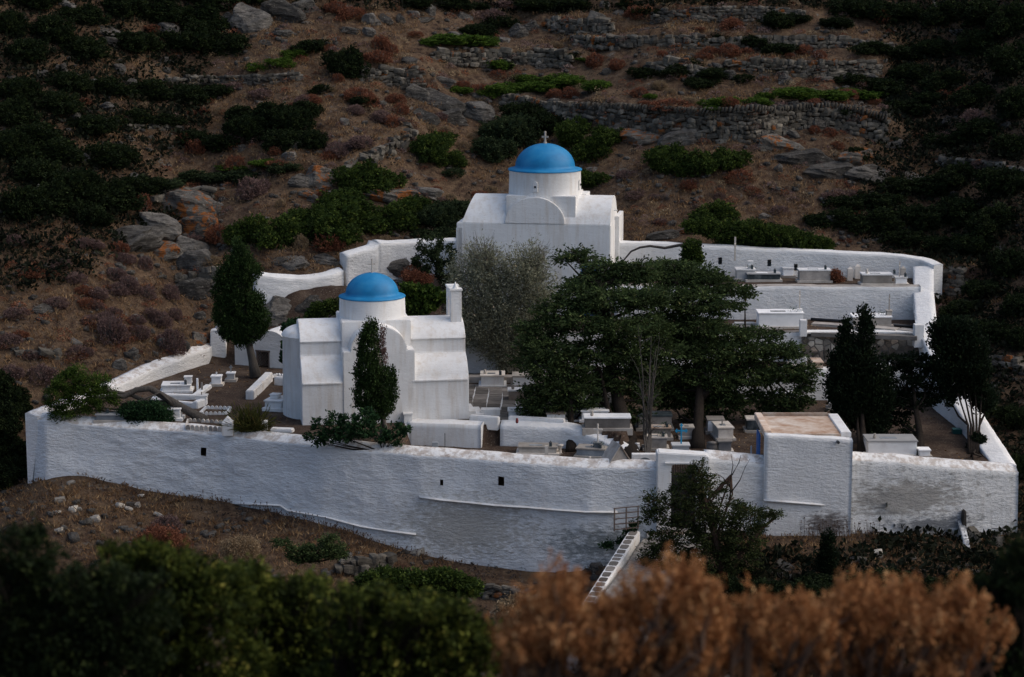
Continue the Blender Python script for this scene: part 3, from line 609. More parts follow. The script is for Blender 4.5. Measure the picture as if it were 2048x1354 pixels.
mb = MB(); mb.box(-.02, .24, -.0, 3.0, -.5, 3.40); mb.obj('left_buttress', 'white', f2, bev=.02)
mb = MB(); 
mb.tube([(xr-.0, 1.4, h+.4), (xr+.14, 1.4, h+.4)], .03, 6); mb.obj('rain_spout', 'white', f2)

# ---------------- vaulted hut at the left
v0 = PZ(470, 730, Z_YARD); v1 = PZ(572, 738, Z_YARD); s = math.hypot(v1[0]-v0[0], v1[1]-v0[1]); av = math.atan2(v1[1]-v0[1], v1[0]-v0[0])
vh = empty('vaulted_hut', v0, av, label="small white barrel-vaulted ossuary hut with a lattice door, behind the tall cypress trunk", cat="hut")
def brick_face(name, x0, x1, prof_top, depth, parent, m):
    mb = MB(); mb.prism([(x0, -.3)]+prof_top+[(x1, -.3)], 0, depth, 'y'); return mb.obj(name, m, parent, bev=.02)
mb = MB(); dx0, dx1 = s*.44, s*.67
# front wall pieces round the door opening
mb.box(0, dx0, 0, .35, -.3, .82); mb.box(dx1, s, 0, .35, -.3, .95); mb.box(dx0, dx1, 0, .35, .62, .95); mb.box(0, .3, .3, 2.4, -.3, .82); mb.box(s-.3, s, .3, 2.4, -.3, .9); mb.obj('wall', 'rough', vh)
mb = MB(); mb.prism([(s*.36, .8)]+arc(s*.69, .85, s*.33, .58, 180, 0, 14)+[(s*1.02, .8)], .02, 2.4, 'y'); mb.obj('vault', 'rough', vh, auto=R(40))
mb = MB(); mb.box(-.05, s*.42, .1, 2.3, .80, .92); mb.obj('flat_roof', 'rough', vh, bev=.03)
mb = MB(); mb.box(dx0-.1, dx1+.1, .9, .95, -.3, .9); mb.obj('interior_shade_panel', 'core', vh)  # dark panel stands in for the shade inside the hut
mb = MB(); mb.box(dx0-.06, dx1+.06, -.03, .02, .60, .66); mb.box(dx0-.03, dx0+.02, -.02, .05, -.1, .6); mb.box(dx1-.02, dx1+.03, -.02, .05, -.1, .6); fr = mb.obj('door_frame', 'rusty', vh)
mb = MB(); wd = dx1-dx0
for k in range(-6, 9):
    for sgn in (1, -1):
        xa = dx0+k*.1; pts = []
        for q in range(13):
            z = .05+.55*q/12; x = xa+sgn*.55*q/12*.8+(0 if sgn > 0 else .35)
            if dx0 < x < dx1: pts.append((x, .03 if sgn > 0 else .045, z))
        if len(pts) > 2: mb.tube([pts[0], pts[-1]], .012, 4)
mb.obj('lattice', 'rusty', fr)
pil = PZ(443, 690, -14.9); pl = empty('pillar', (pil[0], 82.3, -15.4), label="short white pillar with a pointed finial at the top of the left side wall", cat="pillar")
mb = MB(); mb.box(-.32, .32, -.3, .3, -.3, 1.25, .03); mb.obj('shaft', 'rough', pl, bev=.03)
mb = MB(); mb.lathe([(.3, 1.25), (.12, 1.32), (.11, 1.42), (.05, 1.47), (.08, 1.55), (0, 1.68)], n=12); mb.obj('finial', 'white', pl)

# ---------------- flat-roofed hut built into the front wall
hu = empty('hut', PY(1528, 1000, 66.1), label="flat-roofed white hut in the front wall, rust-stained roof, right of the gate", cat="hut")
ox, oy, oz = hu.location
def HP(u, v, Y): p = PY(u, v, Y); return Vector((p[0]-ox, p[1]-oy, p[2]-oz))
fl, fr_ = HP(1531, 868, 66.0), HP(1706, 880, 66.0); bl, br = HP(1535, 823, 69.2), HP(1668, 826, 69.2)
zt_ = fl[2]; zr = zt_-.02; hb = HP(1600, 1066, 66)[2]-.7
e = rough_wall('front_face', [(fl[0], fl[1], fl[2], hb), (fr_[0], fr_[1], fr_[2], hb)], .35, .02, 'rough', seed=31, amp=.03, ds=.12, parent=hu)[0]
mb = MB(); q = [Vector((fl[0], fl[1]+.34, hb)), Vector((fr_[0], fr_[1]+.34, hb)), Vector((fr_[0], br[1], hb)), Vector((bl[0], bl[1], hb)), Vector((fl[0], fl[1]+.34, zr-.1)), Vector((fr_[0], fr_[1]+.34, fr_[2]-.1)), Vector((fr_[0], br[1], zr-.1)), Vector((bl[0], bl[1], zr-.1))]
mb.hull(q); mb.obj('side_walls', 'white', hu)
z2 = zr-.02
mb = MB(); mb.box(fl[0]+.22, fr_[0]-.30, fl[1]+.36, bl[1]-.15, z2-.12, z2-.03); mb.obj('roof', 'roofcon', hu)
mb = MB(); mb.box(fl[0], fl[0]+.24, fl[1]+.352, bl[1], z2-.15, z2+.06); mb.obj('roof_kerb', 'plaster_ochre', hu, bev=.02)
mb = MB(); mb.box(fr_[0]-.34, fr_[0], fl[1]+.352, bl[1], z2-.15, z2+.02); mb.obj('roof_kerb', 'white', hu, bev=.02)
mb = MB(); mb.box(fl[0]+.243, fr_[0]-.343, bl[1]-.2, bl[1], z2-.15, z2+.06); mb.obj('roof_kerb', 'roofcon', hu, bev=.02)
mb = MB(); p = HP(1676, 884, 65.92); mb.tube([(p[0], p[1]+.1, p[2]), (p[0], p[1]-.1, p[2])], .045, 10); mb.obj('drain_pipe', 'iron', hu)
mb = MB(); mb.box(fl[0]-.05, fl[0]-.004, 1.2, 1.9, zt_-1.55, zt_-.3); mb.obj('door', 'bluepaint', hu)
pix = [(1528, 1000), (1580, 1004), (1640, 1009), (1700, 1013), (1760, 1016)]; ledge(pix, [65.95]*3+[66.5, 66.8], 'wall_ledge', hu, w=.06, h=.03)
for o in list(hu.children):
    if o.name.startswith('wall_ledge'): pass

# ---------------- gate portal
gp = empty('gate_portal', PY(1365, 1060, 65.75), label="white gate portal with a dark iron gate in the front wall", cat="gate")
ox, oy, oz = gp.location
def HP(u, v, Y): p = PY(u, v, Y); return Vector((p[0]-ox, p[1]-oy, p[2]-oz))
l, r_ = HP(1314, 900, 65.75)[0], HP(1420, 900, 65.75)[0]; zt2 = HP(1365, 905, 65.75)[2]; dl, dr2 = HP(1343, 930, 65.75)[0], HP(1394, 930, 65.75)[0]; dz = HP(1360, 928, 65.75)[2]
prf = [(l, -.8), (l, zt2-.04), (l+.05, zt2), (r_-.08, zt2-.1), (r_, zt2-.2), (r_, -.8), (dr2, -.8), (dr2, dz-.1)]+[(dr2-.06, dz-.03), (dr2-.14, dz), (dl+.14, dz), (dl+.06, dz-.03), (dl, dz-.1)]+[(dl, -.8)]
mb = MB(); mb.prism(prf, 0, .62, 'y'); mb.obj('portal', 'white', gp, bev=.03)
mb = MB(); mb.box(l+.25, r_-.2, -.07, .0, zt2-.36, zt2-.31); mb.obj('drip_ledge', 'white', gp)
mb = MB(); mb.box(dl-.3, dr2+.3, -.05, .3, -.9, .02); mb.obj('threshold', 'concrete', gp)
g_ = MB(); g_.box(dl+.02, dr2-.02, .34, .37, dz-.52, dz-.48); g_.box(dl+.02, dr2-.02, .34, .37, .15, .2); g_.box(dl+.02, dl+.06, .34, .37, .05, dz-.12); g_.box(dr2-.06, dr2-.02, .34, .37, .05, dz-.12); g_.box(dl+.02, dr2-.02, .34, .37, .95, .99)
ig = g_.obj('iron_gate', 'iron', gp)
nb = 12
bar_me = None
for k in range(nb):
    x = dl+.1+(dr2-dl-.2)*k/(nb-1)
    if bar_me is None:
        mb = MB(); mb.tube([(0, 0, 0), (0, 0, dz-.1)], .017, 5); bo = mb.obj('bar', 'iron', ig); bar_me = bo.data
    else: bo = link('bar', bar_me, ig)
    bo.location = (x, .355, .08)

# path outside the gate, its steps and its stone-topped parapet
mb = MB(); vs = []; 
for a, b in PATH:
    for k in range(5): p = a.lerp(b, k/4); vs.append((p[0], p[1], p[2]-(.0)))
t1, P_ = resample([tuple(a)+tuple(b) for a, b in PATH], .3)
vs = []
for row in P_:
    a, b = row[:3], row[3:]
    for k in range(7): q = a+(b-a)*k/6; vs.append((q[0], q[1], q[2]+.03*fbm(q/.6, 2, 8)))
n = len(P_); fs = [(i*7+k, (i+1)*7+k, (i+1)*7+k+1, i*7+k+1) for i in range(n-1) for k in range(6)]
mb.add(vs, fs); tag(mb.obj('path', 'path', smooth=True), kind='structure')
st = empty('gate_steps', PY(1330, 1070, 65.5), label="white-edged steps leading up to the dark iron gate", cat="steps")
so_ = st.location
for k in range(5):
    y1 = 65.72-.30*k; zt3 = PY(1365, 1060, 65.75)[2]-.05-.14*k; mb = MB(); xl = ux(1296, 65, -18)-.02*k; xr_ = ux(1400, 65, -18)
    mb.box(xl-so_[0], xr_-so_[0], y1-.30-so_[1], y1-so_[1]-.003, zt3-.9-so_[2], zt3-so_[2]); mb.obj('step', 'path' if k % 2 else 'plaster_ochre', st, bev=.015)
    mb = MB(); mb.box(xl-so_[0], xr_-so_[0], y1-.35-so_[1], y1-.303-so_[1], zt3-.9-so_[2], zt3-.01-so_[2]); mb.obj('white_riser', 'white', st)
par = empty('path_parapet', PATH[0][0], label="low white parapet topped with grey slabs, running down beside the path", cat="wall")
E0, E1 = PY(1258, 1060, 65.3), PY(1177, 1186, 60.2); L0, L1 = PY(1316, 1056, 65.0), PY(1228, 1192, 60.0)
nrm = Vector((E1[0]-E0[0], E1[1]-E0[1], 0)).normalized(); right = Vector((-nrm.y, nrm.x, 0))
mb = MB(); th = .36
A0 = Vector(E0); A1 = Vector(E0)+(Vector(E1)-Vector(E0))*1.5
mb.hull([A0+Vector((0, 0, -1.3)), A0+right*th+Vector((0, 0, -1.3)), A1+right*th+Vector((0, 0, -1.3)), A1+Vector((0, 0, -1.3)), A0, A0+right*th, A1+right*th, A1])
mb.v = [tuple(Vector(v)-par.location) for v in mb.v]; mb.obj('parapet_body', 'white', par, bev=.03)
s_ = .05; Lt = (A1-A0).length; k = 0
while s_ < Lt-.3:
    ln = rnd.uniform(.22, .42); c0 = A0.lerp(A1, s_/Lt); c1 = A0.lerp(A1, (s_+ln)/Lt); mb = MB(); ring = []
    for t in range(10):
        a = 2*math.pi*t/10; ca_, sa_ = math.cos(a), math.sin(a); sx = abs(ca_)**.5*(1 if ca_ > 0 else -1); sy = abs(sa_)**.5*(1 if sa_ > 0 else -1)
        ring.append(c0.lerp(c1, .5+.5*sx*rnd.uniform(.88, 1))+right*(th/2+(th/2-.04)*sy*rnd.uniform(.85, 1.0))-par.location)
    vs = [(p[0], p[1], p[2]-.03) for p in ring]+[(p[0], p[1], p[2]+.012) for p in ring]
    mb.add(vs, [tuple(range(10, 20))]+[(i, (i+1) % 10, 10+(i+1) % 10, 10+i) for i in range(10)]); mb.obj('slab', 'slab', par); s_ += ln+.06
gg = empty('grid_gate', PY(1278, 1062, 65.2), R(-68), label="small rusty grid gate standing open at the top of the path parapet", cat="gate")
mb = MB()
for k in range(3): mb.box(.02+.40*k, .055+.40*k, -.015, .015, 0, .75)
mb.obj('upright_bars', 'rusty', gg); mb = MB()
for k in range(5): mb.box(0, .86, -.02, .012, .04+.17*k, .07+.17*k)
mb.obj('cross_bars', 'rusty', gg)
gg.location = PY(1278, 1058, 65.2); gg.rotation_euler = (0, 0, R(200))
# ------------------------------------------------------------------ dry stone walls, flagstones, rubble faces, rocks
def stone_mesh(seed, m, flat=.55, sub=1, amp=.22, blocky=3):
    bm = bmesh.new(); bmesh.ops.create_cube(bm, size=1)
    bmesh.ops.subdivide_edges(bm, edges=bm.edges, cuts=sub, use_grid_fill=True)
    V = np.array([v.co[:] for v in bm.verts]); Nn = V/(np.linalg.norm(V, axis=1)[:, None]); V = V*.62+Nn*.36*np.array([.75, .75, .75])
    V += Nn*(amp*fbm(V*1.7+seed*9.1, 3, seed))[:, None]
    for v, c in zip(bm.verts, V): v.co = c
    bmesh.ops.triangulate(bm, faces=bm.faces); me = bpy.data.meshes.new("stone"); bm.to_mesh(me); bm.free(); me.materials.append(M[m]); return me
SM_ = {m: [stone_mesh(k, m) for k in range(6)] for m in ('stone', 'slab', 'pale_stone', 'warm_stone', 'rock_lichen')}
TRI = {m: [(np.array([v.co[:] for v in me.vertices]), np.array([p.vertices[:] for p in me.polygons])) for me in SM_[m]] for m in SM_}
def rotm(rx, ry, rz): return np.array(Matrix.Rotation(rz, 3, 'Z') @ Matrix.Rotation(ry, 3, 'Y') @ Matrix.Rotation(rx, 3, 'X'))
def place_stones(lst, m, parent, n_single, off):
    """lst of (x, y, z, sx, sy, sz, rx, ry, rz, size key); the largest are parts of their own, the rest one joined part."""
    lst = sorted(lst, key=lambda q: -q[9]); 
    for q in lst[:n_single]:
        mm = m if rnd.random() > .12 or m != 'stone' else 'rock_lichen'
        o = link('stone', rnd.choice(SM_[mm]), parent); o.location = (q[0]-off[0], q[1]-off[1], q[2]-off[2]); o.scale = q[3:6]; o.rotation_euler = q[6:9]
    rest = lst[n_single:]
    if rest:
        Vs = []; Fs = []; n = 0
        for q in rest:
            V, Fc = TRI[m][rnd.randrange(6)]; Vs.append((V*np.array(q[3:6])) @ rotm(*q[6:9]).T+np.array(q[:3])-np.array(off)); Fs.append(Fc+n); n += len(V)
        o = link('small_stones', mesh_np('small_stones', np.concatenate(Vs), np.concatenate(Fs), M[m]), parent); o['kind'] = 'stuff'
def stone_mat_jitter(): pass
def stone_course_wall(name, label, q, hs, n_single, kind=0, m='stone', cat="wall", group="dry stone walls on the hillside", th=.5):
    base_ = (q[0][0], q[0][1], min(p[2] for p in q)); e = empty(name, base_, label=label, cat=cat, group=group)
    pts = [(p[0], p[1], float(grid_z(HZ, p[0], p[1]-.25)), h) for p, h in zip(q, hs)]
    t, A = resample(pts, .12); lst = []; n = len(A); Lm = t[-1]
    T = np.gradient(A[:, :2], axis=0); T /= np.linalg.norm(T, axis=1)[:, None]+1e-9
    def at(s):
        i = min(n-2, max(0, int(s/Lm*(n-1)))); f = s/Lm*(n-1)-i; p = A[i]*(1-f)+A[i+1]*f; return p, T[i]
    hmax = A[:, 3].max(); z = 0; row = 0
    while z < hmax:
        ch_ = rnd.uniform(.10, .24); s = rnd.uniform(-.1, .1)
        while s < Lm:
            ln = rnd.uniform(.14, .36) if rnd.random() < .8 else rnd.uniform(.36, .6); p, T_ = at(min(s+ln/2, Lm)); hh = p[3]*(1+.16*vn(np.array([s*.7, 3.1, 2.2]), 5))
            if z < hh and not (kind == 0 and vn(np.array([s*.35, z*1.2, len(label)*1.0]), 6) > .62):
                jut = rnd.uniform(-.09, .09)+(.16*z if kind != 2 else 0)+(rnd.uniform(-.3, .3) if kind == 2 else 0); hz2 = ch_*rnd.uniform(.65, 1.4)
                ang_ = math.atan2(T_[1], T_[0])+rnd.uniform(-.2, .2)
                lst.append((p[0]-T_[1]*jut, p[1]+T_[0]*jut, p[2]+z+ch_/2-.04, ln*1.02, rnd.uniform(.3, .45), hz2, rnd.uniform(-.2, .2), rnd.uniform(-.28, .28)+(rnd.uniform(-.5, .5) if kind == 2 else 0), ang_, ln*hz2))
            s += ln*.98
        z += ch_; row += 1
    if kind == 1:          # upright coping stones like teeth
        s = 0
        while s < Lm:
            p, T_ = at(s); w_ = rnd.uniform(.07, .14)
            if rnd.random() < .88: lst.append((p[0], p[1]+.1, p[2]+p[3]+.10, w_, .34, rnd.uniform(.22, .34), rnd.uniform(-.1, .1), rnd.uniform(-.05, .45), math.atan2(T_[1], T_[0]), .04))
            s += w_+.05
    place_stones(lst, m, e, n_single, base_)
    if kind != 2:
        mb = MB()
        for i in range(0, n-1, 2):
            j = min(i+2, n-1); a, b = A[i], A[j]; k = .90
            def c(p, Tv, d, z): return (p[0]-Tv[1]*d-base_[0], p[1]+Tv[0]*d-base_[1], z-base_[2])
            f0, f1 = .10, .38
            mb.hull([c(a, T[i], f0, a[2]-.4), c(b, T[j], f0, b[2]-.4), c(b, T[j], f1, b[2]-.4), c(a, T[i], f1, a[2]-.4), c(a, T[i], f0+.14*a[3], a[2]+a[3]*k), c(b, T[j], f0+.14*b[3], b[2]+b[3]*k), c(b, T[j], f1+.14, b[2]+b[3]*k), c(a, T[i], f1+.14, a[2]+a[3]*k)])
        o = mb.obj('earth_core', 'core', e)
    return e
for (lab, pl, n1, kind), (q, hs) in zip(DRY, walls_xy): stone_course_wall('dry_stone_wall', lab, q, hs, n1, kind)

# face of irregular stones set in mortar (random polygons)
def voronoi_face(parent, x0, x1, z0, z1, y, size, m, mort=None, n_it=2, out=.035, keep=lambda x, z: True, off=(0, 0, 0), name='stone', mats=None):
    nxc = max(1, int((x1-x0)/size)); nzc = max(1, int((z1-z0)/(size*.78))); r = rnd
    pts = []
    for i in range(-1, nxc+1):
        for j in range(-1, nzc+1): pts.append(((i+.5+r.uniform(-.42, .42))*(x1-x0)/nxc+x0, (j+.5+r.uniform(-.42, .42))*(z1-z0)/nzc+z0))
    for k, (px_, pz_) in enumerate(pts):
        if not (x0 < px_ < x1 and z0 < pz_ < z1) or not keep(px_, pz_): continue
        poly = [(x0, z0), (x1, z0), (x1, z1), (x0, z1)]
        for l, (qx, qz) in enumerate(pts):
            if l == k or abs(qx-px_)+abs(qz-pz_) > size*3.2: continue
            mx_, mz_ = (px_+qx)/2, (pz_+qz)/2; nx_, nz_ = qx-px_, qz-pz_; dd = math.hypot(nx_, nz_); nx_ /= dd; nz_ /= dd; cut = -.016*size/.3-.004
            new = []; 
            for a, b in zip(poly, poly[1:]+poly[:1]):
                da = (a[0]-mx_)*nx_+(a[1]-mz_)*nz_-cut; db = (b[0]-mx_)*nx_+(b[1]-mz_)*nz_-cut
                if da <= 0: new.append(a)
                if da*db < 0: t = da/(da-db); new.append((a[0]+(b[0]-a[0])*t, a[1]+(b[1]-a[1])*t))
            poly = new
            if len(poly) < 3: break
        if len(poly) < 3: continue
        cx, cz = sum(p[0] for p in poly)/len(poly), sum(p[1] for p in poly)/len(poly)
        if max(math.hypot(p[0]-cx, p[1]-cz) for p in poly) < size*.12: continue
        d = out*r.uniform(.6, 1.3); mb = MB(); n = len(poly)
        vs = [(p[0]-off[0], y+.04-off[1], p[1]-off[2]) for p in poly]+[(p[0]-off[0], y-d*.5-off[1], p[1]-off[2]) for p in poly]+[((p[0]*.86+cx*.14)-off[0], y-d-off[1], (p[1]*.86+cz*.14)-off[2]) for p in poly]
        mb.add(vs, [tuple(range(2*n, 3*n))]+[(a, (a+1) % n, n+(a+1) % n, n+a) for a in range(n)]+[(n+a, n+(a+1) % n, 2*n+(a+1) % n, 2*n+a) for a in range(n)])
        mb.obj(name, r.choice(mats) if mats else m, parent)
# mortared rubble wall of the small right terrace
xw0, xw1 = ux(1604, 79.6, -14), ux(1838, 79.6, -14)
e = empty('terrace_wall', (xw0, 79.62, Z_B), label="mortared grey and brown rubble stone wall behind the tall marble pillar and dark cypresses", cat="wall", group="terrace retaining walls inside the cemetery")
mb = MB(); mb.box(0, xw1-xw0, 0, .4, -.3, Z_C-Z_B+.0); mb.obj('mortar', 'mortar', e)
mb = MB(); mb.box(-.03, xw1-xw0+.1, -.06, .45, Z_C-Z_B, Z_C-Z_B+.07); mb.obj('coping', 'white', e, bev=.015)
voronoi_face(e, 0, xw1-xw0, -.02, Z_C-Z_B-.02, 0, .27, 'warm_stone', mats=['warm_stone', 'warm_stone', 'pale_stone', 'stone'])
# side return of that wall
e2 = empty('terrace_wall', (xw1+.05, 79.6, Z_B), R(-72), label="short sloping-topped return of the mortared rubble wall, beside the right side wall", cat="wall", group="terrace retaining walls inside the cemetery")
mb = MB(); mb.prism([(0, -.5), (2.2, -.5), (2.2, .35), (0, 1.0)], 0, .4, 'y'); mb.obj('mortar', 'mortar', e2)
mb = MB(); mb.prism([(0, 1.003), (2.2, .353), (2.2, .43), (0, 1.08)], -.04, .44, 'y'); mb.obj('coping', 'concrete', e2)
voronoi_face(e2, 0, 2.2, -.4, .95, 0, .25, 'warm_stone', keep=lambda x, z: z < .8-.3*x, mats=['warm_stone', 'pale_stone', 'stone'])
# pale bare stones where the plaster has gone, behind the olive-like tree
xs0, xs1 = ux(996, 79.7, -15), ux(1075, 79.7, -15)
e = empty('rubble_patch', (xs0, 79.62, Z_YARD), label="patch of pale unplastered rubble stones under the grey-green tree", cat="wall")
mb = MB(); mb.box(0, xs1-xs0, .0, .1, 0, 1.55); mb.obj('mortar', 'core', e)
voronoi_face(e, 0, xs1-xs0, .02, 1.53, 0, .26, 'pale_stone', out=.05)
# paved yard of flagstones with whitewashed joints, running away from the viewer
g0, g1 = 71.2, 77.4
e = empty('courtyard_paving', (ux(930, 72, Z_YARD), g0, Z_YARD)); e['kind'] = 'structure'
xa, xb = ux(915, 71.5, Z_YARD), 3.6
mb = MB(); mb.box(0, xb-xa, 0, g1-g0, -.1, .035); e.location = (xa, g0, Z_YARD); mb.obj('joint_bed', 'white', e)
ncol = 11; x = 0; cw = (xb-xa)/ncol
for c in range(ncol):
    y = 0; sh_ = -.0
    while y < g1-g0-.1:
        ln = min(rnd.uniform(.32, .75), g1-g0-y); j = lambda: rnd.uniform(-.012, .012)
        X0 = c*cw+.012; X1 = (c+1)*cw-.012; Y0_ = y+.026; Y1_ = y+ln-.026; wob = .03*math.sin(y*1.3+c); wob2 = .03*math.sin((y+ln)*1.3+c)
        mb = MB(); q = [(X0+wob+j(), Y0_, .0), (X1+wob+j(), Y0_+j(), .0), (X1+wob2+j(), Y1_, .0), (X0+wob2+j(), Y1_+j(), .0)]
        mb.hull(q+[(a, b, .046+rnd.uniform(0, .006)) for a, b, c_2 in q]); mb.obj('flagstone', 'slab', e); y += ln
mb = MB(); mb.box(0, 4.6, 0, .5, -.2, .22); o = mb.obj('stone_kerb', 'concrete', bev=.02); o.location = (ux(930, 77.7, -15.3), 77.9, Z_YARD); tag(o, "low worn step along the back of the paved yard, before the white tombs", "step")

# ---- rocks and boulders of the hillside
def rock_mesh(seed, m, sub=4, layer=.5):
    bm = bmesh.new(); bmesh.ops.create_icosphere(bm, subdivisions=sub, radius=.5)
    V = np.array([v.co[:] for v in bm.verts]); Nn = V/np.linalg.norm(V, axis=1)[:, None]
    # cut flat facets, then bedding layers
    r_ = np.random.default_rng(seed); D = r_.normal(size=(14, 3)); D[:, 2] *= .7; D /= np.linalg.norm(D, axis=1)[:, None]; dd = r_.uniform(.27, .46, 14)
    for n_, d_ in zip(D, dd):
        k = V @ n_-d_; V = V-np.outer(np.clip(k, 0, None)*.97, n_)
    zl = V[:, 2]+.10*vn(V*1.6+seed*2.1, seed)+.15*V[:, 0]
    lay = np.round(vn(np.stack([V[:, 0]*.9+seed, V[:, 1]*.9, zl*11], -1), seed)*2.5)/2.5
    V += Nn*np.array([1, 1, .15])*(.085*lay*layer*2)[:, None]+Nn*(.075*fbm(V*3.2+seed, 5, seed+50, .6))[:, None]
    V[:, 2] += .04*vn(V*np.array([5, 5, 1.]), seed+9)
    for v, c in zip(bm.verts, V): v.co = c
    me = bpy.data.meshes.new("boulder"); bm.to_mesh(me); bm.free(); me.materials.append(M[m]); return me
RK = {m: [rock_mesh(k+1, m) for k in range(6)] for m in ('rock', 'rock_lichen')}
LAND = [("the far dome", 1087, 300), ("the near dome", 748, 560), ("the square-cornered terrace wall", 790, 160), ("the long curving stone wall", 1420, 245),
        ("the bright creeping bushes", 1090, 170), ("the tall left cypress", 478, 560), ("the orange-lichened outcrop", 385, 450), ("the stepped white wall", 700, 500),
        ("the cemetery's rear right corner", 1860, 510), ("the topmost right wall", 1450, 25), ("the upper left stone line", 450, 155), ("the left side wall", 300, 720),
        ("the blocky upper dark bush", 690, 125), ("the photo's top left corner", 60, 60), ("the photo's top right corner", 1980, 60), ("the long front wall", 900, 1050), ("the right side wall", 1980, 800),
        ("the upper right rust bushes", 1440, 95), ("the rear wall's bushes", 1440, 440)]
PEND = []
def autolabel(o, desc, u, v, cat, group, sz=''):
    PEND.append([o, desc, u, v, cat, group])
def finish_labels():
    by = {}
    for r_ in PEND:
        o, desc, u, v, cat, group = r_; n_, lu, lv = min(LAND, key=lambda l: math.hypot((u-l[1]), (v-l[2])*1.3)); du, dv = u-lu, v-lv
        a = []
        if dv < -25: a.append("above")
        elif dv > 25: a.append("below")
        if du < -40: a.append("left of" if not a else "left of")
        elif du > 40: a.append("right of")
        pos = " ".join(a) or "beside"
        if pos in ("above", "below"): pass
        by.setdefault((desc, pos+" "+n_), []).append(r_)
    words = ['first', 'second', 'third', 'fourth', 'fifth', 'sixth', 'seventh', 'eighth', 'ninth', 'tenth', 'eleventh', 'twelfth', 'thirteenth', 'fourteenth', 'fifteenth', 'sixteenth', 'seventeenth', 'eighteenth', 'nineteenth', 'twentieth']
    for (desc, pos), l in by.items():
        l.sort(key=lambda r_: r_[2])
        for k, (o, d, u, v, cat, group) in enumerate(l):
            lab = d+" "+pos
            if len(l) == 2: lab += ", "+("left" if k == 0 else "right")+" one"
            elif len(l) > 2: lab += ", "+words[min(k, 19)]+" from left"
            tag(o, lab, cat, group)
def boulder(u, v, wpx, hpx, m='rock', rz=None, k=None, desc=None, tilt=0):
    """u, v is the middle of the rock's foot."""
    p = hit(u, v); s = ppm(p); o = link('boulder', RK[m][rnd.randrange(6) if k is None else k]); W_, H_ = wpx/s, hpx/s
    o.scale = (W_*1.05, max(W_*.7, H_)*1.0, H_*1.45); o.location = (p[0], p[1]+.25*W_, p[2]+H_*.16); o.rotation_euler = (rnd.uniform(-.1, .1), tilt if tilt else rnd.uniform(.02, .22), rnd.choice([0, math.pi])+rnd.uniform(-.5, .5) if rz is None else rz)
    d = desc or (("large " if wpx > 70 else "small " if wpx < 32 else "")+("orange-lichened " if m == 'rock_lichen' else "grey ")+("flat " if hpx < wpx*.45 else "")+"rock")
    if desc: tag(o, desc, "rock", "rocks on the hillside")
    else: autolabel(o, d, u, v, "rock", "rocks on the hillside")
    return o
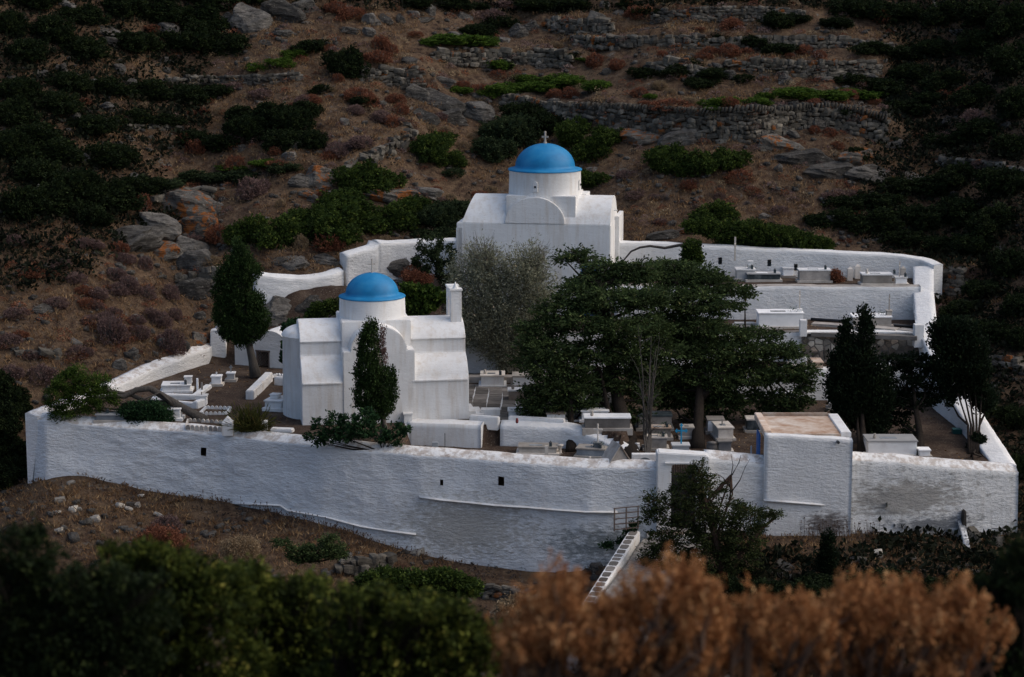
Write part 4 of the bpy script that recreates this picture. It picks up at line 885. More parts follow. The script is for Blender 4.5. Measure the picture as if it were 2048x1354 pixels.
for a in [ # orange outcrop left of the cypress
 (365, 440, 130, 62, 'rock_lichen'), (395, 480, 120, 50, 'rock_lichen'), (300, 470, 120, 45, 'rock'), (372, 520, 90, 60, 'rock'), (395, 560, 90, 60, 'rock'), (250, 500, 140, 50, 'rock'), (385, 600, 95, 45, 'rock'),
 (330, 520, 90, 45, 'rock_lichen'), (425, 430, 50, 40, 'rock'),
 (640, 378, 105, 58, 'rock_lichen'), (600, 375, 45, 30, 'rock'), (615, 405, 50, 26, 'rock_lichen'), (655, 400, 34, 22, 'rock'), (800, 415, 170, 45, 'rock_lichen'), (850, 395, 80, 25, 'rock'),
 # centre ledge beside the short terrace wall
 (880, 212, 110, 38, 'rock'), (885, 172, 60, 20, 'rock'), (830, 200, 60, 36, 'rock'), (850, 245, 60, 35, 'rock'), (905, 250, 70, 42, 'rock'), (960, 205, 60, 22, 'rock'), (950, 240, 80, 40, 'rock'),
 (1055, 175, 30, 12, 'rock'), (1080, 140, 28, 20, 'rock'), (1035, 75, 40, 32, 'rock'), (1065, 62, 40, 26, 'rock'), (1010, 85, 30, 14, 'rock'), (930, 40, 36, 20, 'rock'), (860, 30, 30, 22, 'rock'), (845, 45, 50, 14, 'rock'),
 (740, 50, 36, 26, 'rock'), (770, 46, 36, 22, 'rock'), (801, 44, 22, 22, 'rock'), (752, 50, 20, 18, 'rock'), (825, 34, 40, 14, 'rock'), (700, 70, 60, 16, 'rock'), (820, 128, 40, 18, 'rock'), (735, 72, 36, 18, 'rock'),
 (1112, 60, 26, 34, 'rock'), (1190, 46, 44, 28, 'rock'), (1215, 150, 22, 16, 'rock'), (1210, 14, 22, 18, 'rock'), (1240, 30, 26, 12, 'rock'), (905, 76, 30, 14, 'rock'),
 # upper left crags
 (500, 60, 90, 70, 'rock'), (560, 50, 110, 60, 'rock'), (610, 28, 70, 40, 'rock'), (560, 76, 60, 22, 'rock'), (455, 50, 30, 28, 'rock'), (330, 72, 60, 30, 'rock'), (210, 72, 66, 22, 'rock'), (215, 90, 60, 20, 'rock'),
 (322, 128, 40, 16, 'rock'), (82, 156, 44, 20, 'rock'), (122, 148, 30, 28, 'rock'), (235, 148, 36, 22, 'rock'), (185, 170, 24, 16, 'rock'), (250, 170, 44, 16, 'rock'), (500, 168, 46, 18, 'rock'), (580, 158, 60, 20, 'rock'),
 (205, 222, 50, 20, 'rock'), (145, 245, 40, 24, 'rock'), (70, 262, 34, 12, 'rock'), (240, 300, 28, 18, 'rock'), (256, 282, 30, 14, 'rock'), (165, 330, 60, 24, 'rock'), (85, 395, 46, 34, 'rock', None, 3), (120, 400, 20, 14, 'rock'), (140, 398, 20, 14, 'rock'),
 (190, 400, 26, 14, 'rock'), (330, 370, 0, 0, 'rock'), (530, 240, 18, 12, 'rock'), (587, 300, 44, 22, 'rock'), (580, 320, 40, 18, 'rock'), (480, 305, 34, 16, 'rock'), (690, 250, 24, 18, 'rock'), (710, 260, 18, 8, 'rock'), (530, 90, 30, 12, 'rock'),
 (268, 360, 30, 16, 'rock'), (20, 160, 24, 12, 'rock'), (130, 20, 60, 20, 'rock'), (30, 45, 50, 20, 'rock'), (340, 300, 20, 10, 'rock'), (680, 20, 30, 16, 'rock'),
 # strata below the long curving wall
 (1290, 285, 120, 34, 'rock_lichen'), (1370, 292, 110, 36, 'rock'), (1340, 300, 90, 24, 'rock_lichen'), (1235, 275, 70, 30, 'rock'), (1555, 310, 130, 42, 'rock_lichen'), (1620, 335, 150, 44, 'rock'), (1680, 360, 140, 44, 'rock'), (1720, 330, 120, 40, 'rock_lichen'), (1745, 365, 110, 40, 'rock'),
 (1560, 345, 24, 18, 'rock'), (1695, 262, 26, 14, 'rock_lichen'), (1540, 280, 40, 24, 'rock'), (1580, 275, 60, 20, 'rock'), (1790, 300, 50, 26, 'rock'), (1835, 365, 70, 24, 'rock'), (1800, 372, 60, 24, 'rock_lichen'), (1460, 160, 36, 22, 'rock'), (1570, 170, 30, 26, 'rock'), (1600, 155, 50, 16, 'rock'), (1700, 160, 60, 14, 'rock'), (1650, 162, 50, 12, 'rock'),
 (1740, 158, 40, 14, 'rock'), (1530, 162, 30, 16, 'rock'), (1332, 28, 24, 14, 'rock'), (1530, 38, 30, 24, 'rock'), (1390, 80, 40, 16, 'rock'), (1390, 40, 24, 10, 'rock'), (1310, 50, 36, 14, 'rock'), (1875, 60, 20, 16, 'rock'), (1895, 250, 24, 20, 'rock'), (1870, 24, 30, 20, 'rock'), (1920, 70, 40, 14, 'rock'), (1960, 180, 16, 12, 'rock'),
 (1555, 385, 44, 12, 'rock_lichen'), (1530, 440, 40, 14, 'rock'), (1370, 470, 60, 18, 'rock_lichen'), (1345, 455, 26, 14, 'rock'), (1010, 350, 0, 0, 'rock'), (1185, 345, 34, 12, 'rock'), (1660, 450, 60, 26, 'rock'), (1330, 480, 80, 18, 'rock'),
 # left slope below, and the bank by the left wall
 (85, 628, 44, 22, 'rock'), (270, 640, 18, 12, 'rock'), (265, 720, 30, 26, 'rock'), (240, 740, 34, 24, 'rock'), (320, 695, 24, 24, 'rock'), (395, 690, 50, 34, 'rock_lichen'), (420, 690, 40, 26, 'rock_lichen'), (365, 700, 30, 20, 'rock'), (300, 668, 20, 14, 'rock'), (60, 600, 20, 10, 'rock'), (150, 690, 30, 14, 'rock'),
 (15, 578, 20, 10, 'rock'), (400, 640, 30, 18, 'rock'), (200, 620, 16, 10, 'rock'), (280, 755, 40, 20, 'rock'),
 # rock under and around the stepped white wall
 (560, 632, 100, 46, 'rock'), (620, 638, 110, 44, 'rock'), (555, 655, 110, 26, 'rock'), (660, 650, 90, 30, 'rock'), (730, 570, 80, 42, 'rock'), (780, 560, 90, 44, 'rock'), (830, 575, 70, 30, 'rock'), (590, 537, 80, 26, 'rock'), (650, 528, 60, 22, 'rock'), (560, 530, 50, 16, 'rock'),
 # the gully in front
 (305+390, 1120, 26, 16, 'rock'), (365, 1070, 30, 14, 'rock'), (380, 1050, 24, 10, 'rock'), (1210, 1125, 40, 24, 'rock'), (1235, 1105, 44, 28, 'rock'), (1195, 1140, 34, 20, 'rock'), (1255, 1090, 30, 24, 'rock'), (1222, 1140, 26, 18, 'rock'), (1175, 1150, 26, 14, 'rock'),
 (1570, 1140, 40, 22, 'rock'), (1710, 1130, 46, 16, 'rock'), (1560, 1155, 44, 16, 'rock'), (1800, 1130, 22, 10, 'rock'), (1840, 1170, 20, 10, 'rock'), (1950, 1150, 24, 12, 'rock')]:
    if a[2]: boulder(*a)
# pale broken marble and plaster pieces thrown out below the left end of the front wall
for u, v, w_, h_ in [(120, 1003, 16, 10), (141, 968, 12, 5), (147, 1021, 14, 9), (159, 1022, 7, 8), (114, 1026, 12, 4), (240, 1013, 12, 9), (258, 1020, 12, 6), (276, 1014, 8, 12), (190, 1042, 14, 11), (283, 994, 10, 5), (318, 1032, 14, 7), (119, 1064, 12, 7), (233, 1066, 7, 5), (1758, 1112, 16, 20), (835, 1109, 20, 12)]:
    p = hit(u, v); s = ppm(p); o = link('rubble_piece', rnd.choice(SM_['pale_stone'])); o.scale = (w_/s*1.3, w_/s, h_/s*1.1); o.location = (p[0], p[1], p[2]+.03); o.rotation_euler = (rnd.uniform(-.4, .4), rnd.uniform(-.4, .4), rnd.uniform(0, 6))
    autolabel(o, "pale broken marble piece", u, v, "rubble", "broken marble pieces thrown outside the wall")
# ------------------------------------------------------------------ leaves, crowns, shrubs, trees
def leaf_quads(Cn, D, Ls, Ws, rg, fold=.25):
    """diamond leaves: centre, long direction, length, width"""
    n = len(Cn); D = D/(np.linalg.norm(D, axis=1)[:, None]+1e-9); r_ = rg.normal(size=(n, 3)); S = np.cross(D, r_); S /= np.linalg.norm(S, axis=1)[:, None]+1e-9
    a = Cn-D*Ls[:, None]*.5; b = Cn+S*Ws[:, None]*.5; c = Cn+D*Ls[:, None]*.5; d = Cn-S*Ws[:, None]*.5
    V = np.stack([a, b, c, d], 1).reshape(-1, 3); return V, np.arange(4*n).reshape(-1, 4)
def unit(n, rg): d = rg.normal(size=(n, 3)); return d/np.linalg.norm(d, axis=1)[:, None]
def crown_points(lobes, rg, clump_r, per, dens, style='round', lf=(.09, .035), up=.2, shell=.55, gap=.0, seed=0, boost=1.0):
    """lobes: centre (x,y,z), radii (rx,ry,rz). Clumps sit in the outer shell of each lobe, leaves in each clump."""
    Cs = []; Ds = []; Ts = []; per = int(per*(1+.3*boost)); dens = dens*(1+.5*boost); lf = (lf[0]*(1+.3*boost), lf[1]*(1+.9*boost))
    for (c, r_) in lobes:
        c = np.array(c, float); r_ = np.array(r_, float); area = 4*math.pi*((r_[0]*r_[1])**1.6/3+(r_[0]*r_[2])**1.6/3+(r_[1]*r_[2])**1.6/3)**(1/1.6)
        nc = max(5, int(area*dens)); d = unit(nc, rg); rad = shell+(1-shell)*rg.random(nc)**.6
        keep = (fbm(d*2.2+c, 2, seed+3) > gap-.6) if gap else np.ones(nc, bool)
        d = d[keep]; rad = rad[keep]; nc = len(d)
        lump = 1+.28*fbm(d*1.9+c*.7, 3, seed)
        P = c+d*r_*(rad*lump)[:, None]; out = d*r_/r_.mean(); out /= np.linalg.norm(out, axis=1)[:, None]
        if style == 'spray': ax = out*np.array([1, 1, .25])+np.array([0, 0, .12])
        elif style == 'flame': ax = out*.45+np.array([0, 0, 1.0])
        elif style == 'droop': ax = out*.5+np.array([0, 0, -.6])
        elif style == 'feather': ax = out*.8+np.array([0, 0, .5])
        else: ax = out+np.array([0, 0, .3])
        ax = ax+.25*rg.normal(size=ax.shape); ax /= np.linalg.norm(ax, axis=1)[:, None]
        el = {'spray': 2.0, 'flame': 2.2, 'feather': 2.4, 'droop': 1.8}.get(style, 1.0)
        t = rg.random((nc, per))-.35; sp = rg.normal(size=(nc, per, 3))*clump_r*.42
        if style == 'spray': sp[..., 2] *= .45
        Q = P[:, None]+ax[:, None]*(t*el*clump_r)[..., None]+sp
        dirs = ax[:, None]*.9+rg.normal(size=(nc, per, 3))*(.75 if style == 'round' else .5)+out[:, None]*.3
        tint = np.clip(rg.normal(.42, .17, (nc, 1))+.14*rg.normal(size=(nc, per)), 0, 1)
        Cs.append(Q.reshape(-1, 3)); Ds.append(dirs.reshape(-1, 3)); Ts.append(tint.reshape(-1))
    Cs = np.concatenate(Cs); Ds = np.concatenate(Ds); Ts = np.concatenate(Ts); n = len(Cs); k = rg.uniform(.65, 1.35, n)
    V, Q = leaf_quads(Cs, Ds, lf[0]*k, lf[1]*k, rg); return V, Q, Ts
def pix_lobes(L_, Y, sq=.9):
    """lobes from (u, v, half width, half height, depth offset) at distance Y"""
    o = []
    for l in L_:
        u, v, ru, rv = l[:4]; dY = l[4] if len(l) > 4 else 0; p = PY(u, v, Y+dY); s = ppm(p); rx, rz = ru/s, rv/s; o.append((tuple(p), (rx, min(rx, rz*2.0)*sq if len(l) < 6 else l[5], rz)))
    return o
def crown(name, lobes, m, parent=None, off=(0, 0, 0), seed=1, **kw):
    rg = np.random.default_rng(seed); V, Q, T = crown_points(lobes, rg, seed=seed, **kw); V = V-np.array(off)
    return link(name, mesh_np(name, V, Q, M[m], tint=T), parent)
def limb_tree(name, label, cat, foot, trunk_pts, lobes, m, bark='bark', r0=.14, seed=1, group=None, trunks=None, twigs=0, br=.035, **kw):
    f = Vector(foot); e = empty(name, f, label=label, cat=cat, group=group); rr_ = random.Random(seed)
    def wig(pts, a): return [Vector(p)+Vector((rr_.uniform(-a, a), rr_.uniform(-a, a), rr_.uniform(-a, a)*.5)) if 0 < i < len(pts)-1 else Vector(p) for i, p in enumerate(pts)]
    tops = []
    for pts, r_ in (trunks or [(trunk_pts, r0)]):
        P = [Vector(p)-f for p in pts]; mb = MB(); rs_ = [r_*(1-.62*i/(len(P)-1)) for i in range(len(P))]; rs_[0] *= 1.25
        mb.tube(P, rs_, 9); mb.obj('trunk', bark, e, smooth=True); tops.append(P)
    for c, r_ in lobes:
        c = Vector(c)-f; T = min(tops, key=lambda P: min((c-p).length for p in P)); cand = [p for p in T[1:] if p.z < c.z+.1] or [T[-1]]; s = min(cand, key=lambda p: (c-p).length)
        if (c-s).length < .15: continue
        mid = s.lerp(c, .5)+Vector((rr_.uniform(-.15, .15), rr_.uniform(-.15, .15), -.1)); mb = MB(); mb.tube([s, mid, c], [br*1.3, br, br*.4], 5, cap=False)
        mb.obj('branch', bark, e)
    if twigs:
        mb = MB()
        for c, r_ in lobes:
            for k in range(twigs):
                d = Vector(tuple(unit(1, rng)[0])); a = Vector(c)-f; b = a+Vector((d.x*r_[0], d.y*r_[1], d.z*r_[2]))*rr_.uniform(.7, 1.15); mb.tube([a, a.lerp(b, .5)+Vector((0, 0, rr_.uniform(-.08, .08))), b], [.014, .010, .004], 3, cap=False)
        o = mb.obj('twigs', bark if bark != 'bark_dark' else 'twig', e); o['kind'] = 'stuff'
    crown('crown', lobes, m, e, tuple(f), seed, **kw); return e

# ---- shrub prototypes for the hillside (unit size: about 1 m across, foot at the origin)
def shrub_proto(name, seed, m, lobes, stems=None, **kw):
    rg = np.random.default_rng(seed); V, Q, T = crown_points(lobes, rg, seed=seed, **kw); V = V[:]; low_ = V[:, 2] < -.02; V[low_, 2] = np.abs(V[low_, 2])*.2
    mats_ = [M[m]]; mi = np.zeros(len(Q), int)
    if stems:
        n, sm, rad, hgt = stems; mats_.append(M[sm]); P = []; q = []; k0 = len(V)
        for k in range(n):
            a = rg.uniform(0, 6.28); el = rg.uniform(.25, 1.45); d = np.array([math.cos(a)*math.cos(el), math.sin(a)*math.cos(el), math.sin(el)])
            p0 = np.array([0, 0, 0.]); p1 = d*rg.uniform(.5, .98)*np.array([rad, rad, hgt]); pm_ = p1*.5+np.array([0, 0, -.03]); s = np.cross(d, [.3, .2, 1]); s /= np.linalg.norm(s); w0, w1 = .014, .005
            for a_, b_, wa, wb in ((p0, pm_, w0, w0*.8), (pm_, p1, w0*.8, w1)):
                for sd_ in (s, np.cross(d, s)): P += [a_-sd_*wa, a_+sd_*wa, b_+sd_*wb, b_-sd_*wb]; q.append([k0+len(P)-4+i for i in range(4)])
        V = np.concatenate([V, np.array(P)]); Q = np.concatenate([Q, np.array(q)]); T = np.r_[T, np.full(len(q), .5)]; mi = np.r_[mi, np.ones(len(q), int)]
    return mesh_np(name, V, Q, mats_, tint=T, mi=mi)
def dome_lobes(k, seed):
    r_ = random.Random(seed); o = [((0, 0, .20), (.36, .36, .28))]
    for i in range(k): a = r_.uniform(0, 6.28); q = r_.uniform(.14, .42); s = r_.uniform(.10, .24); o.append(((math.cos(a)*q, math.sin(a)*q, r_.uniform(.10, .46)*(1.1-q)), (s, s, s*.85)))
    return o
PR = {}
for key, m in (('green', 'l_lentisk'), ('mid', 'l_mid'), ('dark', 'l_dark'), ('bright', 'l_bright')):
    PR[key] = [shrub_proto('shrub', 10+k, m, dome_lobes(9, k+3), clump_r=.05, per=11, dens=110, lf=(.032, .017), shell=.5) for k in range(5)]
for key, m, sm in (('rust', 'l_rust', 'twig'), ('mauve', 'l_mauve', 'twig'), ('straw', 'l_straw', 'twig')):
    PR[key] = [shrub_proto('dry_shrub', 30+k, m, [((0, 0, .14), (.46, .46, .42))]+dome_lobes(3, k)[1:], stems=(70, sm, .5, .62), clump_r=.04, per=8, dens=110, lf=(.034, .014), shell=.72, style='feather') for k in range(3)]
PR['grey'] = [shrub_proto('dry_shrub', 50+k, 'l_mauve', [((0, 0, .1), (.42, .42, .36))], stems=(220, 'twig', .5, .5), clump_r=.03, per=4, dens=40, lf=(.03, .012), shell=.6, style='feather') for k in range(2)]
DESC = dict(green="dense green bush", mid="olive green bush", dark="dark green bush", bright="bright green creeping bush", rust="round rust-brown dry bush", mauve="round mauve-grey dry bush", straw="straw-coloured dry bush", grey="bare grey twiggy bush")
GRP = dict(green="evergreen bushes on the hillside", mid="evergreen bushes on the hillside", dark="evergreen bushes on the hillside", bright="evergreen bushes on the hillside", rust="dry round bushes on the hillside", mauve="dry round bushes on the hillside", straw="dry round bushes on the hillside", grey="dry round bushes on the hillside")
def shrub(u, v, wpx, hpx, key, label=None, p=None, dz=0):
    """u, v: middle of the visible foot of the shrub; width and height in photo pixels."""
    p = hit(u, v) if p is None else p; s = ppm(p); o = link('dry_shrub' if key in ('rust', 'mauve', 'straw', 'grey') else 'shrub', rnd.choice(PR[key])); W_, H_ = wpx/s, hpx/s
    if key in ('rust', 'mauve', 'straw', 'grey'): H0 = .56
    else: H0 = .55
    o.scale = (W_*1.05, W_*1.0 if W_ < 2 else W_*.75, H_/H0*.92); o.location = (p[0], p[1]+W_*.28, p[2]-.06+W_*.08+dz); o.rotation_euler = (0, 0, rnd.uniform(0, 6.28) if W_ < 2 else rnd.uniform(-.4, .4))
    if label: tag(o, label, "bush", GRP[key])
    else: autolabel(o, ("large " if wpx > 85 else "small " if wpx < 30 else "")+DESC[key], u, v, "bush", GRP[key])
    return o
SH = []
def S_(key, *a):
    for q in a: SH.append((q, key))
# green masses (u, v foot, w, h)
S_('green', (640, 500, 150, 75), (560, 505, 120, 75), (500, 500, 110, 70), (700, 470, 150, 70), (780, 480, 140, 70), (830, 450, 110, 55), (720, 400, 110, 70), (760, 385, 90, 50), (690, 440, 110, 60), (640, 465, 110, 55), (590, 470, 100, 50),
   (850, 330, 95, 60), (905, 340, 70, 40), (880, 300, 70, 40), (1190, 330, 90, 60), (1150, 300, 90, 60), (1215, 300, 80, 45), (1180, 380, 80, 36), (1340, 355, 100, 60), (1400, 360, 90, 55), (1460, 350, 80, 50), (1330, 320, 70, 30),
   (1435, 460, 120, 55))
S_('mid', (880, 470, 110, 60), (900, 440, 90, 40), (1040, 300, 120, 70), (980, 330, 100, 60), (1000, 290, 90, 50), (870, 500, 90, 40), (905, 360, 60, 24), (560, 350, 80, 24), (480, 370, 90, 30), (430, 372, 80, 24), (380, 370, 80, 26), (330, 380, 70, 20))
S_('dark', (1050, 260, 110, 60), (1090, 275, 80, 50), (690, 160, 90, 62), (540, 260, 110, 60), (590, 275, 100, 60), (500, 290, 110, 60), (560, 310, 100, 50), (620, 300, 70, 40), (480, 250, 90, 40), (440, 310, 90, 40), (380, 300, 80, 40), (610, 240, 70, 40),
   (260, 405, 130, 50), (210, 430, 130, 60), (180, 460, 90, 50), (300, 390, 110, 30), (160, 410, 120, 70), (90, 440, 120, 70), (30, 450, 100, 80), (60, 380, 120, 60), (190, 350, 140, 60), (100, 340, 140, 60), (20, 330, 110, 70), (240, 330, 90, 40), (60, 300, 140, 50),
   (20, 260, 100, 60), (100, 235, 110, 50), (170, 275, 120, 40), (260, 262, 120, 40), (330, 258, 90, 30), (290, 210, 120, 50), (370, 215, 100, 44), (200, 200, 110, 44), (120, 190, 110, 44), (40, 215, 110, 60), (430, 200, 80, 30), (40, 130, 110, 50), (150, 125, 120, 50), (90, 90, 110, 60), (20, 80, 90, 60),
   (250, 110, 110, 50), (330, 112, 120, 50), (400, 120, 130, 60), (460, 118, 100, 50), (390, 70, 120, 60), (300, 50, 120, 50), (230, 40, 110, 50), (160, 55, 100, 40), (420, 30, 130, 60), (350, 15, 110, 50), (480, 12, 90, 40), (60, 25, 110, 40), (250, 8, 120, 40), (420, 92, 110, 50),
   (620, 110, 80, 30), (640, 190, 50, 20), (720, 215, 60, 24), (820, 20, 90, 30), (900, 24, 100, 30), (960, 24, 60, 20), (1000, 60, 80, 30), (960, 80, 90, 30), (1080, 28, 110, 28), (1150, 24, 100, 26), (1010, 140, 50, 18), (1190, 100, 50, 16), (1150, 122, 44, 16),
   (1290, 40, 70, 24), (1260, 20, 60, 20), (1560, 62, 80, 36), (1600, 50, 60, 20), (1440, 96, 100, 30), (1500, 100, 100, 30), (1560, 112, 80, 24), (1410, 70, 0, 0), (1380, 155, 110, 34), (1430, 165, 90, 26), (1350, 160, 70, 24), (1290, 160, 70, 24), (1560, 150, 70, 26), (1400, 185, 80, 26), (1490, 168, 50, 22),
   (1700, 40, 110, 40), (1760, 55, 120, 50), (1820, 50, 100, 44), (1680, 60, 80, 24), (1900, 60, 120, 60), (1970, 60, 120, 60), (2030, 80, 110, 80), (1960, 120, 120, 60), (1880, 120, 100, 40), (1750, 115, 110, 30), (1820, 130, 110, 36), (2030, 160, 110, 70), (1900, 190, 120, 50), (1830, 170, 110, 40), (1760, 200, 120, 40), (1700, 180, 100, 30),
   (1960, 220, 120, 50), (2030, 240, 90, 70), (1820, 240, 110, 40), (1870, 215, 90, 30), (1960, 290, 120, 50), (2030, 320, 90, 50), (1890, 300, 100, 30), (1930, 380, 130, 50), (2010, 400, 120, 70), (1860, 400, 120, 46), (1790, 400, 120, 40), (1750, 430, 120, 44), (1690, 430, 110, 36), (1680, 470, 120, 50), (1760, 480, 130, 60), (1840, 470, 130, 60), (1920, 460, 130, 60), (2000, 480, 130, 70),
   (1800, 500, 110, 40), (1890, 512, 100, 40), (1960, 520, 110, 50), (2030, 560, 100, 60), (1980, 600, 90, 40), (2040, 640, 80, 50), (1640, 455, 60, 30), (1930, 640, 80, 40), (1990, 690, 100, 50), (2045, 700, 70, 50), (1980, 830, 60, 30), (2030, 860, 70, 50), (2040, 960, 50, 60), (1840, 640, 0, 0), (1720, 330, 60, 36), (1690, 245, 60, 24), (1770, 350, 0, 0),
   (10, 860, 90, 60), (-20, 900, 100, 70), (20, 930, 80, 60), (30, 960, 60, 50), (-10, 800, 90, 60), (30, 815, 70, 40), (0, 980, 90, 50))
S_('bright', (1010, 195, 90, 24), (1080, 190, 100, 26), (1140, 180, 100, 26), (1190, 185, 70, 24), (985, 200, 60, 22), (1120, 168, 80, 20), (1060, 172, 80, 20), (920, 190, 50, 16), (900, 98, 120, 26), (950, 98, 100, 22), (860, 95, 60, 18), (860, 130, 60, 0), (510, 148, 60, 20), (560, 140, 60, 20), (590, 120, 60, 24),
   (1000, 143, 60, 26), (1530, 202, 40, 20), (1600, 205, 110, 26), (1660, 207, 100, 24), (1730, 205, 90, 22), (1690, 195, 80, 16), (1590, 190, 60, 14), (1450, 220, 90, 22), (1520, 218, 60, 18), (1300, 200, 30, 14), (1170, 125, 40, 10), (620, 100, 50, 14), (1430, 235, 60, 12), (470, 350, 90, 16), (540, 340, 80, 18))
S_('rust', (760, 100, 40, 30), (780, 112, 36, 26), (755, 135, 60, 26), (700, 40, 60, 26), (670, 28, 50, 26), (620, 210, 50, 20), (660, 105, 30, 16), (675, 165, 24, 20), (735, 215, 50, 30), (715, 205, 60, 30), (790, 210, 40, 24), (800, 230, 34, 24), (780, 255, 36, 26), (830, 75, 30, 14), (925, 175, 30, 14), (960, 190, 44, 22), (995, 158, 36, 20),
   (1110, 198, 34, 22), (1140, 196, 34, 24), (1270, 40, 40, 30), (1190, 135, 40, 30), (1235, 140, 36, 24), (1325, 115, 26, 16), (1280, 195, 36, 22), (1345, 225, 90, 24), (1420, 112, 36, 20), (1458, 115, 46, 30), (1495, 112, 30, 18), (1465, 58, 50, 22), (1410, 120, 40, 16), (1610, 112, 40, 24), (1640, 120, 30, 16), (1580, 118, 24, 14), (1765, 50, 44, 30), (1780, 70, 20, 14),
   (1630, 215, 30, 14), (1695, 200, 50, 22), (1750, 210, 30, 14), (1460, 230, 36, 22), (1500, 232, 40, 22), (1525, 232, 30, 20), (1630, 268, 26, 18), (1660, 274, 30, 20), (1675, 300, 30, 18), (1310, 250, 30, 26), (1660, 360, 0, 0), (370, 290, 44, 24), (390, 310, 44, 32), (470, 345, 50, 34), (435, 490, 50, 40), (270, 430, 0, 0), (285, 425, 36, 40), (405, 230, 24, 18), (385, 235, 24, 16), (155, 210, 50, 14),
   (300, 66, 40, 16), (645, 400, 30, 20), (550, 310, 30, 20), (550, 345, 50, 24), (660, 320, 30, 20), (270, 575, 0, 0), (655, 505, 64, 40), (720, 130, 0, 0), (885, 270, 26, 12), (1000, 265, 0, 0), (1930, 200, 40, 30), (1890, 200, 40, 20), (1340, 430, 40, 0), (1380, 380, 44, 20), (1480, 370, 60, 30), (1505, 392, 40, 16), (1690, 485, 30, 10), (1840, 275, 30, 10), (1700, 470, 0, 0), (830, 560, 60, 30), (590, 215, 30, 12),
   (60, 560, 70, 20), (1400, 65, 30, 12), (480, 1110, 0, 0), (1290, 215, 30, 14), (870, 420, 30, 14), (960, 400, 40, 18), (995, 420, 30, 14), (870, 385, 30, 12))
S_('mauve', (720, 300, 60, 26), (675, 318, 60, 34), (640, 285, 50, 20), (520, 200, 50, 22), (470, 180, 40, 16), (605, 215, 40, 26), (710, 230, 40, 20), (760, 245, 40, 26), (800, 250, 30, 16), (840, 180, 34, 22), (830, 145, 0, 0), (500, 400, 60, 46), (520, 385, 50, 26), (470, 290, 50, 30), (300, 640, 34, 26), (225, 640, 40, 26), (190, 600, 50, 24), (255, 590, 40, 40), (290, 600, 40, 30), (320, 655, 44, 34),
   (340, 600, 36, 34), (275, 680, 50, 30), (220, 690, 60, 60), (340, 715, 60, 54), (270, 650, 40, 20), (180, 650, 44, 20), (60, 720, 40, 20), (80, 770, 60, 40), (20, 760, 50, 30), (150, 570, 50, 24), (230, 560, 40, 24), (350, 640, 30, 26), (420, 575, 30, 20), (290, 540, 30, 30), (1190, 170, 0, 0), (1010, 20, 60, 18), (985, 42, 50, 24), (1560, 430, 40, 18), (1660, 400, 40, 16), (1440, 400, 30, 14), (1310, 400, 30, 12),
   (1250, 360, 36, 20), (1270, 400, 44, 18), (1320, 450, 30, 14), (1700, 150, 0, 0), (1950, 260, 60, 40), (1900, 290, 60, 24), (1970, 340, 50, 20), (240, 520, 30, 16), (180, 500, 50, 20), (120, 540, 50, 20), (110, 620, 50, 24), (30, 640, 50, 24), (15, 700, 50, 30), (150, 720, 50, 26), (880, 240, 30, 16), (780, 395, 40, 16), (690, 380, 0, 0), (880, 410, 30, 16), (1700, 395, 40, 14), (920, 150, 0, 0), (1050, 130, 0, 0), (330, 1075, 70, 40), (1880, 640, 50, 30), (1940, 560, 50, 24))
S_('straw', (925, 300, 30, 20), (945, 280, 26, 14), (1180, 285, 30, 18), (1090, 262, 0, 0), (560, 420, 24, 24), (600, 500, 30, 34), (650, 420, 30, 20), (740, 500, 30, 18), (770, 490, 30, 20), (620, 430, 24, 22), (890, 268, 28, 16), (860, 262, 28, 14), (1330, 155, 24, 14), (1320, 180, 34, 20), (1340, 190, 30, 14), (1110, 95, 30, 14), (960, 270, 24, 12), (930, 330, 24, 14), (545, 255, 24, 12), (480, 220, 30, 14), (440, 230, 30, 16),
   (335, 515, 0, 0), (420, 535, 50, 22), (1380, 210, 40, 16), (1290, 230, 20, 10), (1420, 335, 30, 12), (720, 480, 24, 16), (300, 270, 0, 0), (980, 385, 30, 14), (1020, 400, 30, 12), (900, 400, 30, 12), (1180, 250, 0, 0), (290, 220, 30, 16), (660, 185, 30, 14))
S_('grey', (1330, 405, 34, 20), (1365, 412, 30, 16), (1480, 382, 24, 14), (1520, 400, 40, 16), (1440, 380, 26, 12), (1590, 405, 30, 14), (1340, 345, 30, 12), (1390, 420, 30, 16), (1275, 430, 34, 14), (1495, 412, 24, 14), (1420, 395, 24, 10), (860, 365, 30, 14), (990, 370, 24, 12), (400, 230, 26, 16), (640, 260, 40, 16), (760, 310, 30, 14), (570, 220, 30, 14), (530, 165, 30, 16), (500, 290, 0, 0), (720, 185, 26, 14), (1700, 380, 30, 16), (1640, 405, 30, 14), (440, 330, 40, 14), (800, 540, 90, 40), (1200, 400, 26, 14))
for q, key in SH:
    if q[2] and q[3]: shrub(*q, key)
rs2 = random.Random(11)
for k in range(22):
    u, v = rs2.uniform(0, 420), rs2.uniform(480, 730)
    if v > 790-.9*(u-60) and u > 200: continue
    key = rs2.choice(['rust', 'mauve', 'grey', 'mauve', 'rust']); w_ = rs2.uniform(24, 44); shrub(u, v, w_, w_*.6, key)
